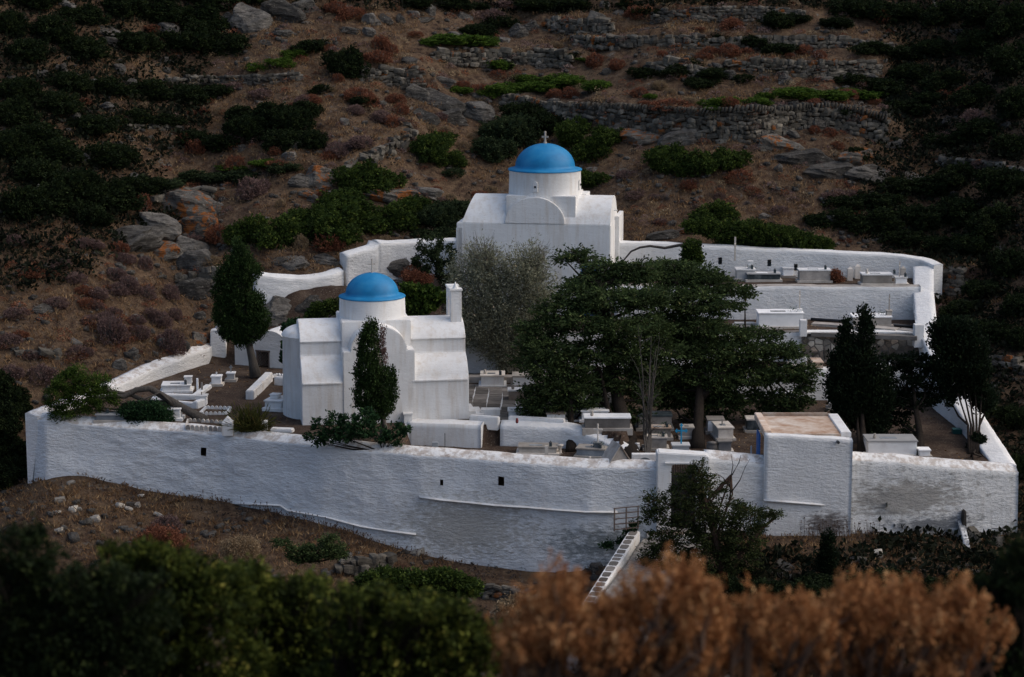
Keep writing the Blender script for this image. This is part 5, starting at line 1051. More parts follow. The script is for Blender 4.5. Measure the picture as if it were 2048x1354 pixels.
# the many knee-high dry cushions between them
def cushions(name, m, label, n, seed, box_):
    rg = np.random.default_rng(seed); Vs = []; Qs = []; Ts = []; k0 = 0
    for k in range(n):
        u, v = rg.uniform(*box_[:2]), rg.uniform(*box_[2:])
        if 890 < u < 1260 and v > 270: continue
        p = hit(u, v); w_ = rg.uniform(14, 34)/ppm(p)*.5; d = unit(90, rg); d[:, 2] = np.abs(d[:, 2]); c = np.array(p)+d*w_*np.array([1, 1, .85])*rg.uniform(.7, 1, (90, 1)); V, Q = leaf_quads(c, d+.6*rg.normal(size=d.shape), rg.uniform(.10, .2, 90)*w_*2, rg.uniform(.03, .08, 90)*w_*2, rg)
        Vs.append(V); Qs.append(Q+k0); k0 += len(V); Ts.append(np.clip(rg.normal(.5, .2)+.15*rg.normal(size=90), 0, 1))
    tag(link(name, mesh_np(name, np.concatenate(Vs), np.concatenate(Qs), M[m], tint=np.concatenate(Ts))), label, 'scrub', kind='stuff')
cushions('rust_cushions', 'l_rust', "knee-high rust-coloured cushion scrub sprinkled over the terraces", 260, 5, (330, 1780, 8, 470))
cushions('mauve_cushions', 'l_mauve', "knee-high grey-mauve cushion scrub sprinkled over the terraces", 300, 6, (330, 1780, 8, 470))
cushions('straw_cushions', 'l_straw', "knee-high straw-coloured cushion scrub sprinkled over the terraces", 160, 7, (330, 1780, 8, 470))
cushions('left_cushions', 'l_rust', "knee-high red-brown cushion scrub on the left slope", 90, 8, (0, 420, 480, 730))
# ------------------------------------------------------------------ tombs, crosses, posts of the cemetery
def cross_mb(h, x=0, y=0, z=0, t=.05, arm=.5, at=.7, fancy=False):
    mb = MB(); mb.box(x-t/2, x+t/2, y-t/2, y+t/2, z, z+h); mb.box(x-h*arm/2, x+h*arm/2, y-t*.45, y+t*.45, z+h*at-t/2, z+h*at+t/2)
    if fancy:
        for cx, cz in ((x, z+h), (x-h*arm/2, z+h*at), (x+h*arm/2, z+h*at)):
            mb.box(cx-t*1.1, cx+t*1.1, y-t*.4, y+t*.4, cz-t*.5, cz+t*.5); mb.box(cx-t*.5, cx+t*.5, y-t*.4+.001, y+t*.4+.001, cz-t*1.3, cz+t*1.3)
    return mb
def tomb(u, v, z, w, d, h, label, m='marble', rz=0, lid=None, base_=1, cross=None, head=None, cm='marble_warm', vase=None, lamp=None, plaque=True, cat='tomb', fancy=False, flowers=False):
    """u, v: foot of the middle of the front side; sizes in metres."""
    p = PZ(u, v, z); e = empty('tomb', p, R(rz), label=label, cat=cat, group="marble and plaster tombs in the cemetery")
    b = .09 if base_ else 0
    if base_: mb = MB(); mb.box(-w/2-.09, w/2+.09, -.02, d+.14, -.15, b); mb.obj('base', 'marble_warm' if m != 'white' else 'white', e, bev=.01)
    mb = MB(); mb.box(-w/2, w/2, .06, d+.06, b-.02, h-.05); mb.obj('body', m, e, bev=.008)
    mb = MB(); mb.box(-w/2-.035, w/2+.035, .025, d+.095, h-.05, h); lo = mb.obj('lid', lid or m, e, bev=.008)
    if plaque: 
        mb = MB(); mb.box(-w*.22, w*.12, d*.35, d*.6, h, h+.012); mb.obj('plaque', 'marble_grey' if m != 'marble_dark' else 'marble', lo)
    top = h; q_ = int(u*7+v*3)
    if w > .6 and not head and not vase and q_ % 3 == 0: vase = -w*.34
    if w > .6 and lamp is None and q_ % 3 == 1: lamp = w*.34
    if w > .7 and q_ % 4 == 2: flowers = True
    if head:
        hx, hw, hh = head; mb = MB(); mb.box(hx-hw/2, hx+hw/2, d*.35, d*.35+hw, h, h+hh-.03); ho = mb.obj('pedestal', m, e, bev=.006)
        mb = MB(); mb.box(hx-hw/2-.02, hx+hw/2+.02, d*.35-.02, d*.35+hw+.02, h+hh-.03, h+hh); mb.obj('pedestal_cap', m, ho); top = h+hh
    if cross:
        cx, chh = cross; cmb = cross_mb(chh, 0, 0, top, t=max(.04, chh*.075), fancy=fancy)
        if z > -14.5: cmb.v = [(y_+.12*x_, x_, z_) for x_, y_, z_ in cmb.v]      # the terrace crosses are seen almost edge on
        cmb.v = [(x_+cx, y_+d*.35+.1, z_) for x_, y_, z_ in cmb.v]; cmb.obj('cross', cm, e, bev=.004)
    if vase: mb = MB(); mb.lathe([(0, h), (.04, h), (.06, h+.06), (.03, h+.12), (.05, h+.16), (0, h+.16)], vase, d*.4, 10); mb.obj('vase', 'marble_warm', e, smooth=True)
    if lamp:
        mb = MB(); mb.box(lamp-.045, lamp+.045, .1, .19, h, h+.13); lm = mb.obj('lantern', 'glass', e); mb = MB(); mb.lathe([(.065, h+.13), (.02, h+.17), (0, h+.2)], lamp, .145, 8); mb.obj('lantern_roof', 'iron', lm)
    if flowers:
        rg = np.random.default_rng(int(u)); c = rg.normal(size=(60, 3))*np.array([.11, .06, .05])+np.array([w*.3, d*.4, h+.1]); V, Q = leaf_quads(c, rg.normal(size=(60, 3)), np.full(60, .05), np.full(60, .03), rg)
        fo = link('flowers', mesh_np('flowers', V, Q, M['l_fig'], tint=rg.random(60)), e); fo['kind'] = 'stuff'
    return e
A = Z_YARD; B_ = Z_LOW
tomb(352, 787, A, 1.0, .75, .30, "long white tomb by the left side wall with a square pedestal", 'white', rz=4, head=(.42, .26, .26))
tomb(432, 773, A, .34, .34, .38, "small white box tomb with a stub cross, halfway up the left graveyard", cross=(0, .12), cm='white', plaque=False, base_=1)
tomb(461, 764, A, .27, .27, .34, "smallest white box tomb with a thin iron-grey cross, nearest the tall cypress", cross=(0, .26), plaque=False, cm='marble_grey')
tomb(402, 812, A, .36, .34, .36, "white box pedestal at the end of a curved white kerb, above the leaning pine's trunk", cross=(0, .1), plaque=False, base_=0)
tomb(316, 806, A, .42, .4, .16, "little low white tomb behind the leaning pine's branches", 'white', head=(0, .2, .16), plaque=False)
tomb(348, 842, A, .40, .5, .42, "upright white tomb just right of the round green shrub by the front wall", 'white', plaque=False)
tomb(220, 846, A, .95, .5, .30, "grey-sided long tomb behind the left end of the front wall", 'marble_grey', lid='marble', lamp=-.1)
tomb(455, 723, A, .42, .9, .42, "white tomb with a slab top beside the vaulted hut at the top left", 'white', base_=1, plaque=False)
tomb(545, 822, A, .60, .9, .36, "white tomb with a raised block, against the near chapel's apse", 'white', rz=-14, head=(-.05, .3, .16), plaque=False)
tomb(985, 776, A, .84, .9, .46, "white tomb in front of the retaining wall, right of the near chapel", 'white', lid='marble_warm', vase=-.28)
tomb(1048, 776, A, .8, .8, .44, "white tomb half hidden under the big tree's left edge", 'marble', lid='marble_warm', plaque=False)
tomb(1044, 803, A, .95, .55, .40, "ochre-stained plaster tomb standing on the paved yard", 'plaster_ochre', lid='white', plaque=False, base_=0)
tomb(1040, 838, A, .78, .5, .30, "low white tomb on the edge of the paved yard above the lower tombs", 'white', plaque=False, base_=0)
tomb(1112, 846, A, .62, .45, .34, "white tomb with a rust-red top behind the thin trunk", 'white', lid='plaster_ochre', plaque=False)
tomb(1215, 862, A, 1.5, .6, .46, "wide stained white tomb in deep shade under the spreading trees", 'concrete', lid='marble', plaque=False)
tomb(1190, 845, A, .9, .5, .40, "white tomb behind the wide stained one under the spreading trees", 'white', plaque=False)
tomb(1075, 912, B_, 1.25, .62, .30, "old sunken grey marble tomb on a low platform, below the curved white wall", 'marble_warm', rz=-3, head=None)
tomb(1180, 918, B_, .92, .62, .34, "blue-grey marble tomb with a stone cross, at the foot of the thin trunk", 'marble_grey', rz=-12, lid='marble_warm', head=(.2, .26, .16), cross=(.2, .62))
tomb(1200, 940, B_, 1.0, .5, .22, "collapsed low tomb with broken slabs, just behind the front wall", 'marble_warm', rz=-5, plaque=False)
tomb(1312, 902, B_, .72, .5, .46, "grey tomb with an inlaid dark cross on its lid, right of the big trunk", 'concrete', lid='marble_warm')
tomb(1318, 880, B_, .80, .5, .42, "sand-coloured tomb behind the grey tomb with the inlaid cross", 'concrete', lid='plaster_ochre')
tomb(1310, 862, B_, 1.15, .7, .55, "big dark concrete tomb behind the two smaller ones, deepest under the trees", 'concrete', lid='marble_dark', plaque=False)
tomb(1375, 878, B_, .42, .5, .40, "small tomb with a slit lid behind the turquoise cross", 'concrete', lid='marble_warm')
tomb(1362, 912, B_, .54, .42, .36, "white grave niche with a tall turquoise iron cross", 'marble', base_=1, cross=(.02, .62), cm='turq', plaque=False, fancy=True)
tomb(1452, 882, B_, .52, 1.0, .46, "clean pale box tomb with a sloping-looking long lid, right of the third trunk", 'marble_warm', rz=6, lid='marble_warm', cross=(-.05, .22))
tomb(1450, 908, B_, .42, .40, .42, "small square tomb with a dark red lamp niche", 'concrete', lid='marble_warm', plaque=False)
tomb(1432, 868, B_, .55, .6, .50, "grey tomb behind the clean pale box tomb", 'marble', lid='marble_warm', plaque=False)
tomb(1508, 866, B_, .46, .6, .48, "dark-fronted tomb against the flat-roofed hut's left wall", 'marble_dark', lid='marble_warm', plaque=False)
tomb(1575, 815, B_, .78, .6, .50, "white tomb with a pale blue top behind the flat-roofed hut", 'marble', lid='marble', plaque=False)
tomb(1785, 915, B_, 1.60, .95, .56, "largest white marble tomb, behind the grey-stained right front wall", 'marble')
tomb(1850, 918, B_, .34, .4, .30, "small white headstone block right of the largest white tomb", 'marble', plaque=False)
tomb(1875, 800, B_, .8, .5, .46, "pale tomb in the shade of the rightmost dark cypress", 'marble', plaque=False)
tomb(1680, 822, B_, .7, .5, .3, "low white tomb between the leftmost dark cypress and the white sloping wall", 'marble', plaque=False)
D = Z_D
tomb(1492, 562, D, .72, .7, .46, "white tomb with a small slate headstone and a tall pink marble cross, top row left", 'marble', cross=(-.42, .95), head=(.2, .18, .3), plaque=False)
tomb(1528, 558+6, D, 1.28, .5, .34, "long dark-green veined marble tomb with a white lid, top row", 'marble_dark', lid='marble')
tomb(1532, 551, D, 1.15, .4, .32, "grey marble tomb just behind the dark-green veined one, top row", 'marble_grey', lid='marble_warm', plaque=False)
tomb(1577, 556, D, .40, .35, .40, "small white headstone with a blank face, between the top row tombs", 'marble', plaque=False)
tomb(1630, 566, D, 1.22, .55, .52, "bare cement tomb with a white slab on top, middle of the top row", 'concrete', lid='marble')
tomb(1755, 572, D, 1.15, .6, .46, "cream tomb with a stepped lid and a black lantern, right end of the top row", 'marble_warm', lid='marble', lamp=.66)
tomb(1803, 572, D, .44, .4, .34, "white block with a slim cross and round headstone, last in the top row", 'marble', cross=(-.05, .60), plaque=False, lamp=.16)
Cc = Z_C
tomb(1562, 658, Cc, 1.68, .85, .62, "big plain white tomb on the second terrace, cross and flowers at its right end", 'marble', head=(.74, .18, .10), cross=(.74, .70), flowers=True, lid='marble')
tomb(1490, 655, Cc, .7, .3, .16, "low row of white marble cylinders beside the big plain white tomb", 'marble', plaque=False)
tomb(1745, 655, Cc, 1.45, .8, .42, "white tomb with a tall thin cross behind the leftmost dark cypress's tips", 'marble_warm', head=(.68, .2, .2), cross=(.68, .62), lid='marble', flowers=True)
tomb(1590, 757, Z_B, .75, .5, .42, "black and white veined marble tomb at the edge of the small terrace", 'marble_dark', lid='marble_warm', plaque=False)
tomb(1765, 742, Z_B, .62, .6, .22, "white stepped slab at the foot of the tall marble pillar", 'marble', plaque=False)
tomb(1637, 738, Z_B, .34, .9, .25, "pale brown kerb block in front of the mortared rubble wall", 'plaster_ochre', plaque=False, base_=0)
# separate upright things
def post(u, v, z, w, d, h, label, m='marble_warm', cat='pillar', pointed=0, name='pillar', rz=0, lean=0):
    p = PZ(u, v, z); mb = MB(); mb.box(-w/2, w/2, 0, d, -.1, h-pointed)
    if pointed: mb.hull([(-w/2, 0, h-pointed), (w/2, 0, h-pointed), (w/2, d, h-pointed), (-w/2, d, h-pointed), (-.01, d/2-.01, h), (.01, d/2-.01, h), (.01, d/2+.01, h), (-.01, d/2+.01, h)])
    o = mb.obj(name, m, bev=.008); o.location = p; o.rotation_euler = (0, R(lean), R(rz)); return tag(o, label, cat)
post(1757, 722, Z_B, .17, .17, 1.18, "tall cream marble pillar with a pointed top between two dark cypresses", pointed=.1)
post(1110, 893, B_, .07, .07, .66, "thin cream upright stave beside the old sunken tomb", lean=2)
post(1093, 928, B_, .11, .09, .60, "broken upright marble post showing above the front wall", cat='post', name='post')
post(1502, 925, B_, .05, .05, .55, "thin white marker post on brown earth left of the blue hut door", 'marble', cat='post', name='post')
post(1700, 562, D, .22, .12, .56, "rounded narrow headstone with a red flower, top row", 'marble_warm', cat='headstone', name='headstone', pointed=.08)
post(1715, 558, D, .22, .12, .60, "taller narrow headstone behind the rounded one, top row", 'marble_warm', cat='headstone', name='headstone', pointed=.1)
post(1806, 562, D, .2, .12, .60, "rounded headstone standing behind the last top row cross", 'marble_warm', cat='headstone', name='headstone', pointed=.1)
post(455, 866, A, .36, .3, .55, "little white house-shaped shrine on the front wall beside the spiky bush", 'white', cat='shrine', name='shrine', pointed=.2)
post(528, 862, A, .22, .2, .34, "small white pot-like pillar on the front wall left of the near chapel", 'white', cat='pillar')
post(395, 785, A, .07, .06, .52, "small white standing cross slab beside the long white tomb's pedestal", 'marble', cat='cross', name='cross_slab')
post(404, 787, A, .07, .06, .40, "shorter cream grave marker right of the white cross slab", 'marble_warm', cat='headstone', name='headstone')
post(870, 898, B_, .20, .2, .22, "little grey urn box at the foot of the near chapel's plinth", 'marble_grey', cat='urn box', name='urn_box')
post(838, 902, B_, .26, .26, .10, "small pale slab marker under the near chapel's plinth", 'marble', cat='marker', name='marker')
post(955, 914, B_, .34, .25, .18, "white grave block with a thin spike, left of the yard steps", 'white', cat='marker', name='marker', pointed=.0)
post(1607, 668, Z_C, .26, .3, .52, "white square pier at the left end of the dark pipe rail", 'white', cat='pier', name='pier')
post(1838, 690, Z_C-.3, .34, .4, .75, "white square pier at the right end of the dark pipe rail", 'white', cat='pier', name='pier')
post(1600, 705, Z_B, .32, .4, .72, "upper white stepped pier beside the mortared rubble wall", 'white', cat='pier', name='pier')
post(1590, 728, Z_B, .42, .4, .45, "lower white stepped pier beside the mortared rubble wall", 'white', cat='pier', name='pier')
post(1608, 748, Z_B, .20, .3, .62, "white gate post at the edge of the small terrace", 'white', cat='post', name='post')
def lathe_thing(u, v, z, prof, m, label, cat, name):
    mb = MB(); mb.lathe(prof, n=16); o = mb.obj(name, m, smooth=True); o.location = PZ(u, v, z); return tag(o, label, cat)
lathe_thing(1274, 908, B_, [(0, 0), (.12, 0), (.05, .05), (.05, .1), (.11, .2), (.1, .3), (.07, .34), (.1, .37), (0, .37)], 'marble', "cream marble urn beside the big trunk", "urn", "urn")
lathe_thing(1120, 908, B_, [(0, 0), (.11, 0), (.06, .06), (.05, .2), (.1, .28), (.12, .32), (0, .32)], 'marble_warm', "small baluster-shaped marble stand near the thin trunk", "stand", "marble_stand")
lathe_thing(1424, 906, B_, [(0, 0), (.18, 0), (.20, .25), (.16, .34), (.19, .36), (0, .4)], 'concrete', "round dark stone drum between the third trunk and the small square tomb", "stone drum", "stone_drum")
# gabled stone shrine behind the front wall
p = PZ(1240, 950, B_); e = empty('shrine', p, R(18), label="gable-roofed stone shrine with an ochre roof side, just behind the front wall", cat="shrine")
mb = MB(); mb.prism([(-.30, 0), (.30, 0), (.30, .45), (0, .95), (-.30, .45)], 0, .7, 'y'); mb.obj('body', 'concrete', e, bev=.01)
mb = MB(); mb.hull([(.0, .72, .95), (.33, .72, .42), (.33, -.05, .42), (0, -.05, .95), (.0, .72, .99), (.37, .72, .44), (.37, -.05, .44), (0, -.05, .99)]); mb.obj('roof_slab', 'plaster_ochre', e)
mb = MB(); mb.hull([(-.33, .72, .42), (0, .72, .95), (0, -.05, .95), (-.33, -.05, .42), (-.37, .72, .44), (-.003, .72, .99), (-.003, -.05, .99), (-.37, -.05, .44)]); mb.obj('roof_slab', 'concrete', e)
p = PZ(1290, 935, B_); e = empty('grave_niche', p, 0, label="white grave front with a blue half-round panel between the shrine and dead trunk", cat="grave")
mb = MB(); mb.box(-.42, .42, .05, .3, -.1, .42); mb.obj('body', 'white', e, bev=.01); mb = MB(); mb.prism([(.24*math.cos(R(a)), .08+.24*math.sin(R(a))) for a in range(0, 181, 15)], .035, .1, 'y'); mb.obj('panel', 'marble_grey', e)
# scalloped tile kerbs of two plain graves
def tile_kerb(label, pts, z, h=.12, w=.13, m='white'):
    P = [PZ(u, v, z) for u, v in pts]; e = empty('grave_kerb', P[0], label=label, cat="grave kerb"); 
    for a, b in zip(P, P[1:]):
        n = max(1, int((b-a).length/(w+.015))); 
        for k in range(n):
            q = a.lerp(b, (k+.5)/n)-P[0]; mb = MB(); mb.prism([(-w/2, -.05), (w/2, -.05), (w/2, h*.5), (w*.3, h*.9), (0, h), (-w*.3, h*.9), (-w/2, h*.5)], -.025, .025, 'y', Matrix.Translation(q) @ Matrix.Rotation(math.atan2((b-a).y, (b-a).x), 4, 'Z')); mb.obj('tile', m, e)
tile_kerb("scalloped white kerb of a plain earth grave, left of the spiky bush", [(400, 830), (452, 830), (462, 819), (412, 818), (400, 830)], A)
tile_kerb("grey scalloped kerb of the earth grave right behind the front wall and pine trunk", [(372, 856), (444, 860), (446, 847), (376, 843), (372, 856)], A, m='marble_warm')
tile_kerb("broken scalloped tile kerb at the foot of the tall left cypress", [(528, 760), (556, 752), (572, 756)], A, m='marble')
# long low plaster walls between graves in the left part
def low_wall(label, p0, p1, z, h, t=.22, m='white', cat='low wall'):
    a, b = PZ(*p0, z), PZ(*p1, z); e = MB(); L_ = (b-a).length; e.box(0, L_, 0, t, -.2, h); o = e.obj('low_wall', m, bev=.03); o.location = a; o.rotation_euler = (0, 0, math.atan2(b.y-a.y, b.x-a.x)); return tag(o, label, cat)
low_wall("long white plaster kerb running diagonally down to the spiky bush, left of the apse", (508, 800), (546, 762), A, .34, .3)
low_wall("short white kerb between the diagonal kerb and the near chapel's apse", (548, 770), (574, 772), A, .30)
low_wall("rough stone kerb under the long white tomb in the left graveyard", (322, 798), (392, 800), A, .16, .3, 'rough')
low_wall("rough white kerb slanting up from the long white tomb to the small box tomb", (392, 800), (424, 776), A, .14, .25, 'rough')
low_wall("curved white kerb in front of the box pedestal, over the pine trunk", (330, 812), (395, 818), A, .2, .2)
low_wall("short white kerb end rising to the box pedestal", (395, 818), (412, 812), A, .26, .2)
low_wall("long white slab lying along the front wall beside the spiky bush", (540, 864), (584, 866), A, .12, .3)
low_wall("stone-topped white parapet at the near edge of the paved yard", (1016, 846), (1128, 852), A, .22, .25)
low_wall("short white parapet left of the yard steps, touching the near chapel", (938, 846), (996, 850), A, .26, .25)
# steps from the yard down to the lower graves
sp = PZ(982, 886, B_); e = empty('yard_steps', sp, label="dark worn steps between white walls, from the paved yard down to the lower graves", cat="steps")
for k in range(3): mb = MB(); mb.box(-.32, .34, .28*k, .28*k+.9, -.2, .10+.2*k); mb.obj('step', 'concrete', e, bev=.02)
mb = MB(); mb.box(-.36, .30, .95, 1.35, .5, .95); mb.obj('side_block', 'white', e, bev=.02); 
# pipes and slab benches on the second terrace
def pipe(label, u0, v0, u1, v1, z, r_, m='iron', h=0, cat='pipe'):
    a, b = PZ(u0, v0, z), PZ(u1, v1, z); mb = MB(); mb.tube([(0, 0, 0), tuple((b-a)*.5+Vector((0, 0, .02))), tuple(b-a)], r_, 8); o = mb.obj('pipe', m, smooth=True); o.location = a+Vector((0, 0, h)); return tag(o, label, cat)
pipe("long black pipe rail along the second terrace, left piece to the white slab", 1622, 641, 1838, 657, Z_C, .055, h=.06)
def slab(label, u0, v0, u1, v1, z, d, h, m='concrete', cat='slab'):
    a, b = PZ(u0, v0, z), PZ(u1, v1, z); mb = MB(); mb.box(0, (b-a).length, 0, d, -.1, h); o = mb.obj('slab', m, bev=.01); o.location = a; o.rotation_euler = (0, 0, math.atan2((b-a).y, (b-a).x)); return tag(o, label, cat)
slab("wide grey cement bench slab in front of the black pipe rail, left half", 1622, 652, 1730, 659, Z_C, .5, .10)
slab("cream slab set into the grey bench on the second terrace", 1734, 660, 1790, 665, Z_C, .55, .11, 'marble_warm')
slab("grey cement bench slab at the right end of the second terrace", 1793, 664, 1834, 668, Z_C, .5, .10)
slab("long lower grey cement step above the mortared rubble wall", 1622, 668, 1834, 676, Z_C, .42, .05)
slab("flat dark green marble sheet lying on the earth by the rightmost cypress", 1905, 845, 1945, 848, B_, .5, .05, 'marble_dark')
o = post(1915, 868, B_, .30, .3, .16, "teal plastic tub on the earth by the rightmost cypress", 'green_plastic', cat='tub', name='tub')
# red lamp, buckets
lathe_thing(1034, 846, A+.22, [(0, 0), (.04, 0), (.05, .1), (.03, .13), (.05, .14), (0, .18)], 'red', "small dark red grave lantern on the parapet below the paved yard", "lantern", "grave_lantern")
lathe_thing(890, 896, B_, [(0, 0), (.03, 0), (.012, .05), (.012, .5), (0, .52)], 'iron', "thin black metal stick in front of the near chapel's plinth", "stick", "stick")
# concrete stump against the front wall at the right
e = empty('stump_wall', PY(1925, 1095, 66.4), label="ruined dark buttress with a leaning slab against the right part of the front wall", cat="buttress")
mb = MB(); mb.hull([(-.10, .5, -.3), (.12, .5, -.3), (.12, -1.6, -.8), (-.10, -1.6, -.8), (-.10, .6, .85), (.12, .6, .85), (.10, -.5, .35), (-.08, -.5, .35)]); mb.obj('slab', 'rough_dirty', e, bev=.02)
mb = MB(); mb.box(.12, .62, -.2, .8, -.4, .55, .08); mb.obj('block', 'stone', e, bev=.06)
mb = MB(); mb.box(.0, .16, .2, .5, .5, 1.15, .03); mb.obj('stub', 'core', e, bev=.03)
# cable looping along the foot of the wall
mb = MB(); P = [PY(u, v, y) for u, v, y in [(1690, 1046, 66.7), (1740, 1050, 66.75), (1800, 1049, 66.9), (1860, 1040, 66.95), (1900, 1044, 67.0), (1960, 1057, 67.1), (2030, 1057, 67.2)]]
mb.tube([p-P[0] for p in P], .012, 5); o = mb.obj('cable', 'iron'); o.location = P[0]; tag(o, "thin dark cable hanging along the foot of the grey-stained right front wall", "cable")
# ------------------------------------------------------------------ trees and bushes inside and around the cemetery
def up(u, v, Y): return PY(u, v, Y)
DENS = 1.0
# tall cypress at the left
Y = 79.0
lb = pix_lobes([(476, 495, 9, 14), (482, 518, 18, 22), (466, 532, 20, 20), (452, 556, 20, 24), (496, 545, 22, 26), (474, 570, 24, 26), (444, 588, 18, 28), (470, 604, 24, 24), (446, 632, 20, 28), (466, 650, 26, 24), (506, 604, 20, 20), (498, 632, 28, 26), (522, 640, 18, 26), (500, 662, 30, 22), (484, 680, 18, 12), (460, 668, 20, 14)], Y)
limb_tree('cypress_tree', "tall dark double-headed cypress in the left graveyard, its bare trunk curving right", "tree", PZ(512, 756, Z_YARD), [PZ(512, 756, Z_YARD), up(505, 722, Y), up(498, 690, Y), up(482, 620, Y), up(478, 530, Y)], lb, 'l_cypress', 'bark', .19, 3, clump_r=.14, per=16, dens=42, lf=(.075, .022), style='flame', shell=.6)
# small cypress in front of the near chapel
Y = 68.6
lb = pix_lobes([(741, 655, 12, 12), (738, 672, 17, 20), (736, 700, 22, 30), (738, 745, 29, 38), (735, 790, 28, 36), (760, 775, 26, 40), (750, 818, 30, 22), (768, 812, 18, 22), (784, 752, 7, 16), (786, 780, 8, 26)], Y)
limb_tree('cypress_tree', "small lopsided cypress standing in front of the near chapel, one side bare", "tree", PZ(768, 905, Z_LOW), [PZ(768, 905, Z_LOW), up(768, 860, Y), up(765, 815, Y), up(762, 740, Y), up(745, 670, Y)], lb, 'l_cypress', 'twig', .16, 4, clump_r=.11, per=14, dens=60, lf=(.06, .02), style='flame', shell=.6)
lb = pix_lobes([(762, 690, 7, 22), (768, 715, 6, 16), (766, 665, 5, 12)], Y+.1)
tag(crown('dead_shoots', lb, 'l_mauve', seed=6, clump_r=.08, per=10, dens=70, lf=(.05, .015), style='flame'), "dead brown side shoots on the small cypress before the near chapel", "dead branches")
# big spreading cypresses in the middle
Yb = 73.0
LB = [(1300, 598, 40, 26, .2), (1310, 660, 36, 26, 0), (1250, 690, 44, 26, -.8), (1215, 535, 44, 16, 1), (1275, 532, 42, 14, 1), (1060, 720, 30, 22, -.4), (1300, 740, 40, 28, -.3), (1172, 568, 38, 20, 2.5), (1180, 612, 34, 20, 2.5), (1330, 700, 40, 24, -.2), (1150, 508, 26, 14, 2), (1175, 520, 22, 12, 2), (1130, 520, 22, 10, 2), (1200, 560, 46, 24, 1), (1250, 555, 50, 22, 1), (1290, 548, 36, 18, 1), (1160, 590, 56, 26, 0), (1220, 600, 60, 28, -.5), (1270, 600, 44, 26, -.4), (1120, 625, 50, 26, -.3), (1090, 655, 50, 24, -.6), (1170, 650, 60, 28, -1), (1240, 655, 56, 28, -1.2), (1070, 690, 36, 24, -.8), (1290, 650, 40, 26, -.6), (1200, 700, 56, 30, -1), (1270, 720, 44, 30, -.6), (1240, 760, 50, 30, -.6), (1190, 770, 40, 30, -.6), (1290, 790, 30, 28, -.4), (1240, 880, 24, 14, -1.3), (1215, 825, 40, 18, -.8), (1262, 830, 30, 20, 0)]
LA = [(1100, 700, 44, 28, 0), (1085, 735, 40, 30, -.2), (1140, 730, 46, 32, 0), (1075, 775, 34, 26, 0), (1120, 775, 44, 30, -.2), (1160, 775, 36, 30, 0), (1058, 812, 22, 18, 0), (1095, 810, 40, 22, -.1), (1140, 810, 34, 18, 0), (1175, 810, 26, 18, 0), (1070, 830, 22, 12, 0)]
LC = [(1350, 532, 40, 14, 1), (1410, 545, 40, 16, .8), (1385, 690, 44, 28, -.2), (1320, 770, 34, 26, -.2), (1375, 780, 44, 28, -.2), (1450, 790, 44, 26, -.3), (1520, 825, 34, 14, 0), (1560, 815, 36, 16, 0), (1615, 740, 20, 18, .2), (1330, 545, 40, 20, 1), (1370, 555, 50, 22, .6), (1420, 570, 50, 22, .5), (1460, 580, 40, 18, .6), (1490, 590, 18, 12, .8), (1335, 590, 50, 28, 0), (1395, 605, 60, 26, -.3), (1445, 615, 44, 20, .2), (1340, 640, 44, 28, 0), (1400, 655, 56, 28, -.4), (1460, 670, 52, 24, 0), (1520, 670, 40, 16, .4), (1350, 690, 44, 30, 0), (1420, 705, 60, 30, -.6), (1490, 705, 60, 26, -.2), (1560, 700, 36, 20, .2), (1590, 705, 20, 16, .2), (1360, 750, 44, 32, 0), (1430, 755, 60, 32, -.6), (1500, 750, 60, 30, -.2), (1560, 745, 50, 26, 0), (1600, 765, 28, 24, .1), (1400, 800, 44, 26, -.2), (1340, 800, 34, 24, 0), (1460, 800, 44, 22, -.2), (1540, 795, 44, 20, 0), (1590, 800, 30, 16, 0), (1440, 830, 26, 12, -.2), (1380, 835, 24, 14, 0)]
kw = dict(clump_r=.21, per=14, dens=22, lf=(.095, .028), style='spray', shell=.45, twigs=6, br=.04, gap=.30)
for _l in (LA, LB, LC): _l[:] = [(a[0], a[1], a[2], a[3]*.82, *a[4:]) for a in _l]
fb = PZ(1262, 925, Z_LOW)
limb_tree('spreading_cypress', "tallest spreading cypress with layered branches, its thick leaning trunk behind the front wall", "tree", fb, None, pix_lobes(LB, Yb, .95), 'l_spread', 'bark_dark', .3, 11, trunks=[([fb, up(1256, 870, 71), up(1236, 800, 72), up(1222, 720, 72.6), up(1215, 640, 73), up(1200, 570, 73.5)], .30), ([fb, up(1240, 870, 70.8), up(1215, 815, 71.4), up(1200, 740, 72)], .14)], group="spreading cypresses in the middle of the cemetery", **kw)
fa = PZ(1143, 905, Z_LOW)
limb_tree('spreading_cypress', "dense dark cypress left of the others, on one thin straight trunk", "tree", fa, None, pix_lobes(LA, 71.6, .95), 'l_spread', 'bark_dark', .15, 12, trunks=[([fa, up(1142, 860, 70.9), up(1140, 800, 71.2), up(1135, 730, 71.6)], .17)], group="spreading cypresses in the middle of the cemetery", **kw)
fc = PZ(1396, 898, Z_LOW)
limb_tree('spreading_cypress', "widest spreading cypress reaching right over the flat-roofed hut", "tree", fc, None, pix_lobes(LC, 74.4, .95), 'l_spread', 'bark_dark', .3, 13, trunks=[([fc, up(1396, 850, 72.4), up(1400, 780, 73.4), up(1390, 700, 74), up(1375, 620, 74.4), up(1350, 560, 74.6)], .21), ([up(1398, 800, 73.2), up(1450, 740, 73.8), up(1500, 700, 74.2)], .13)], group="spreading cypresses in the middle of the cemetery", **kw)
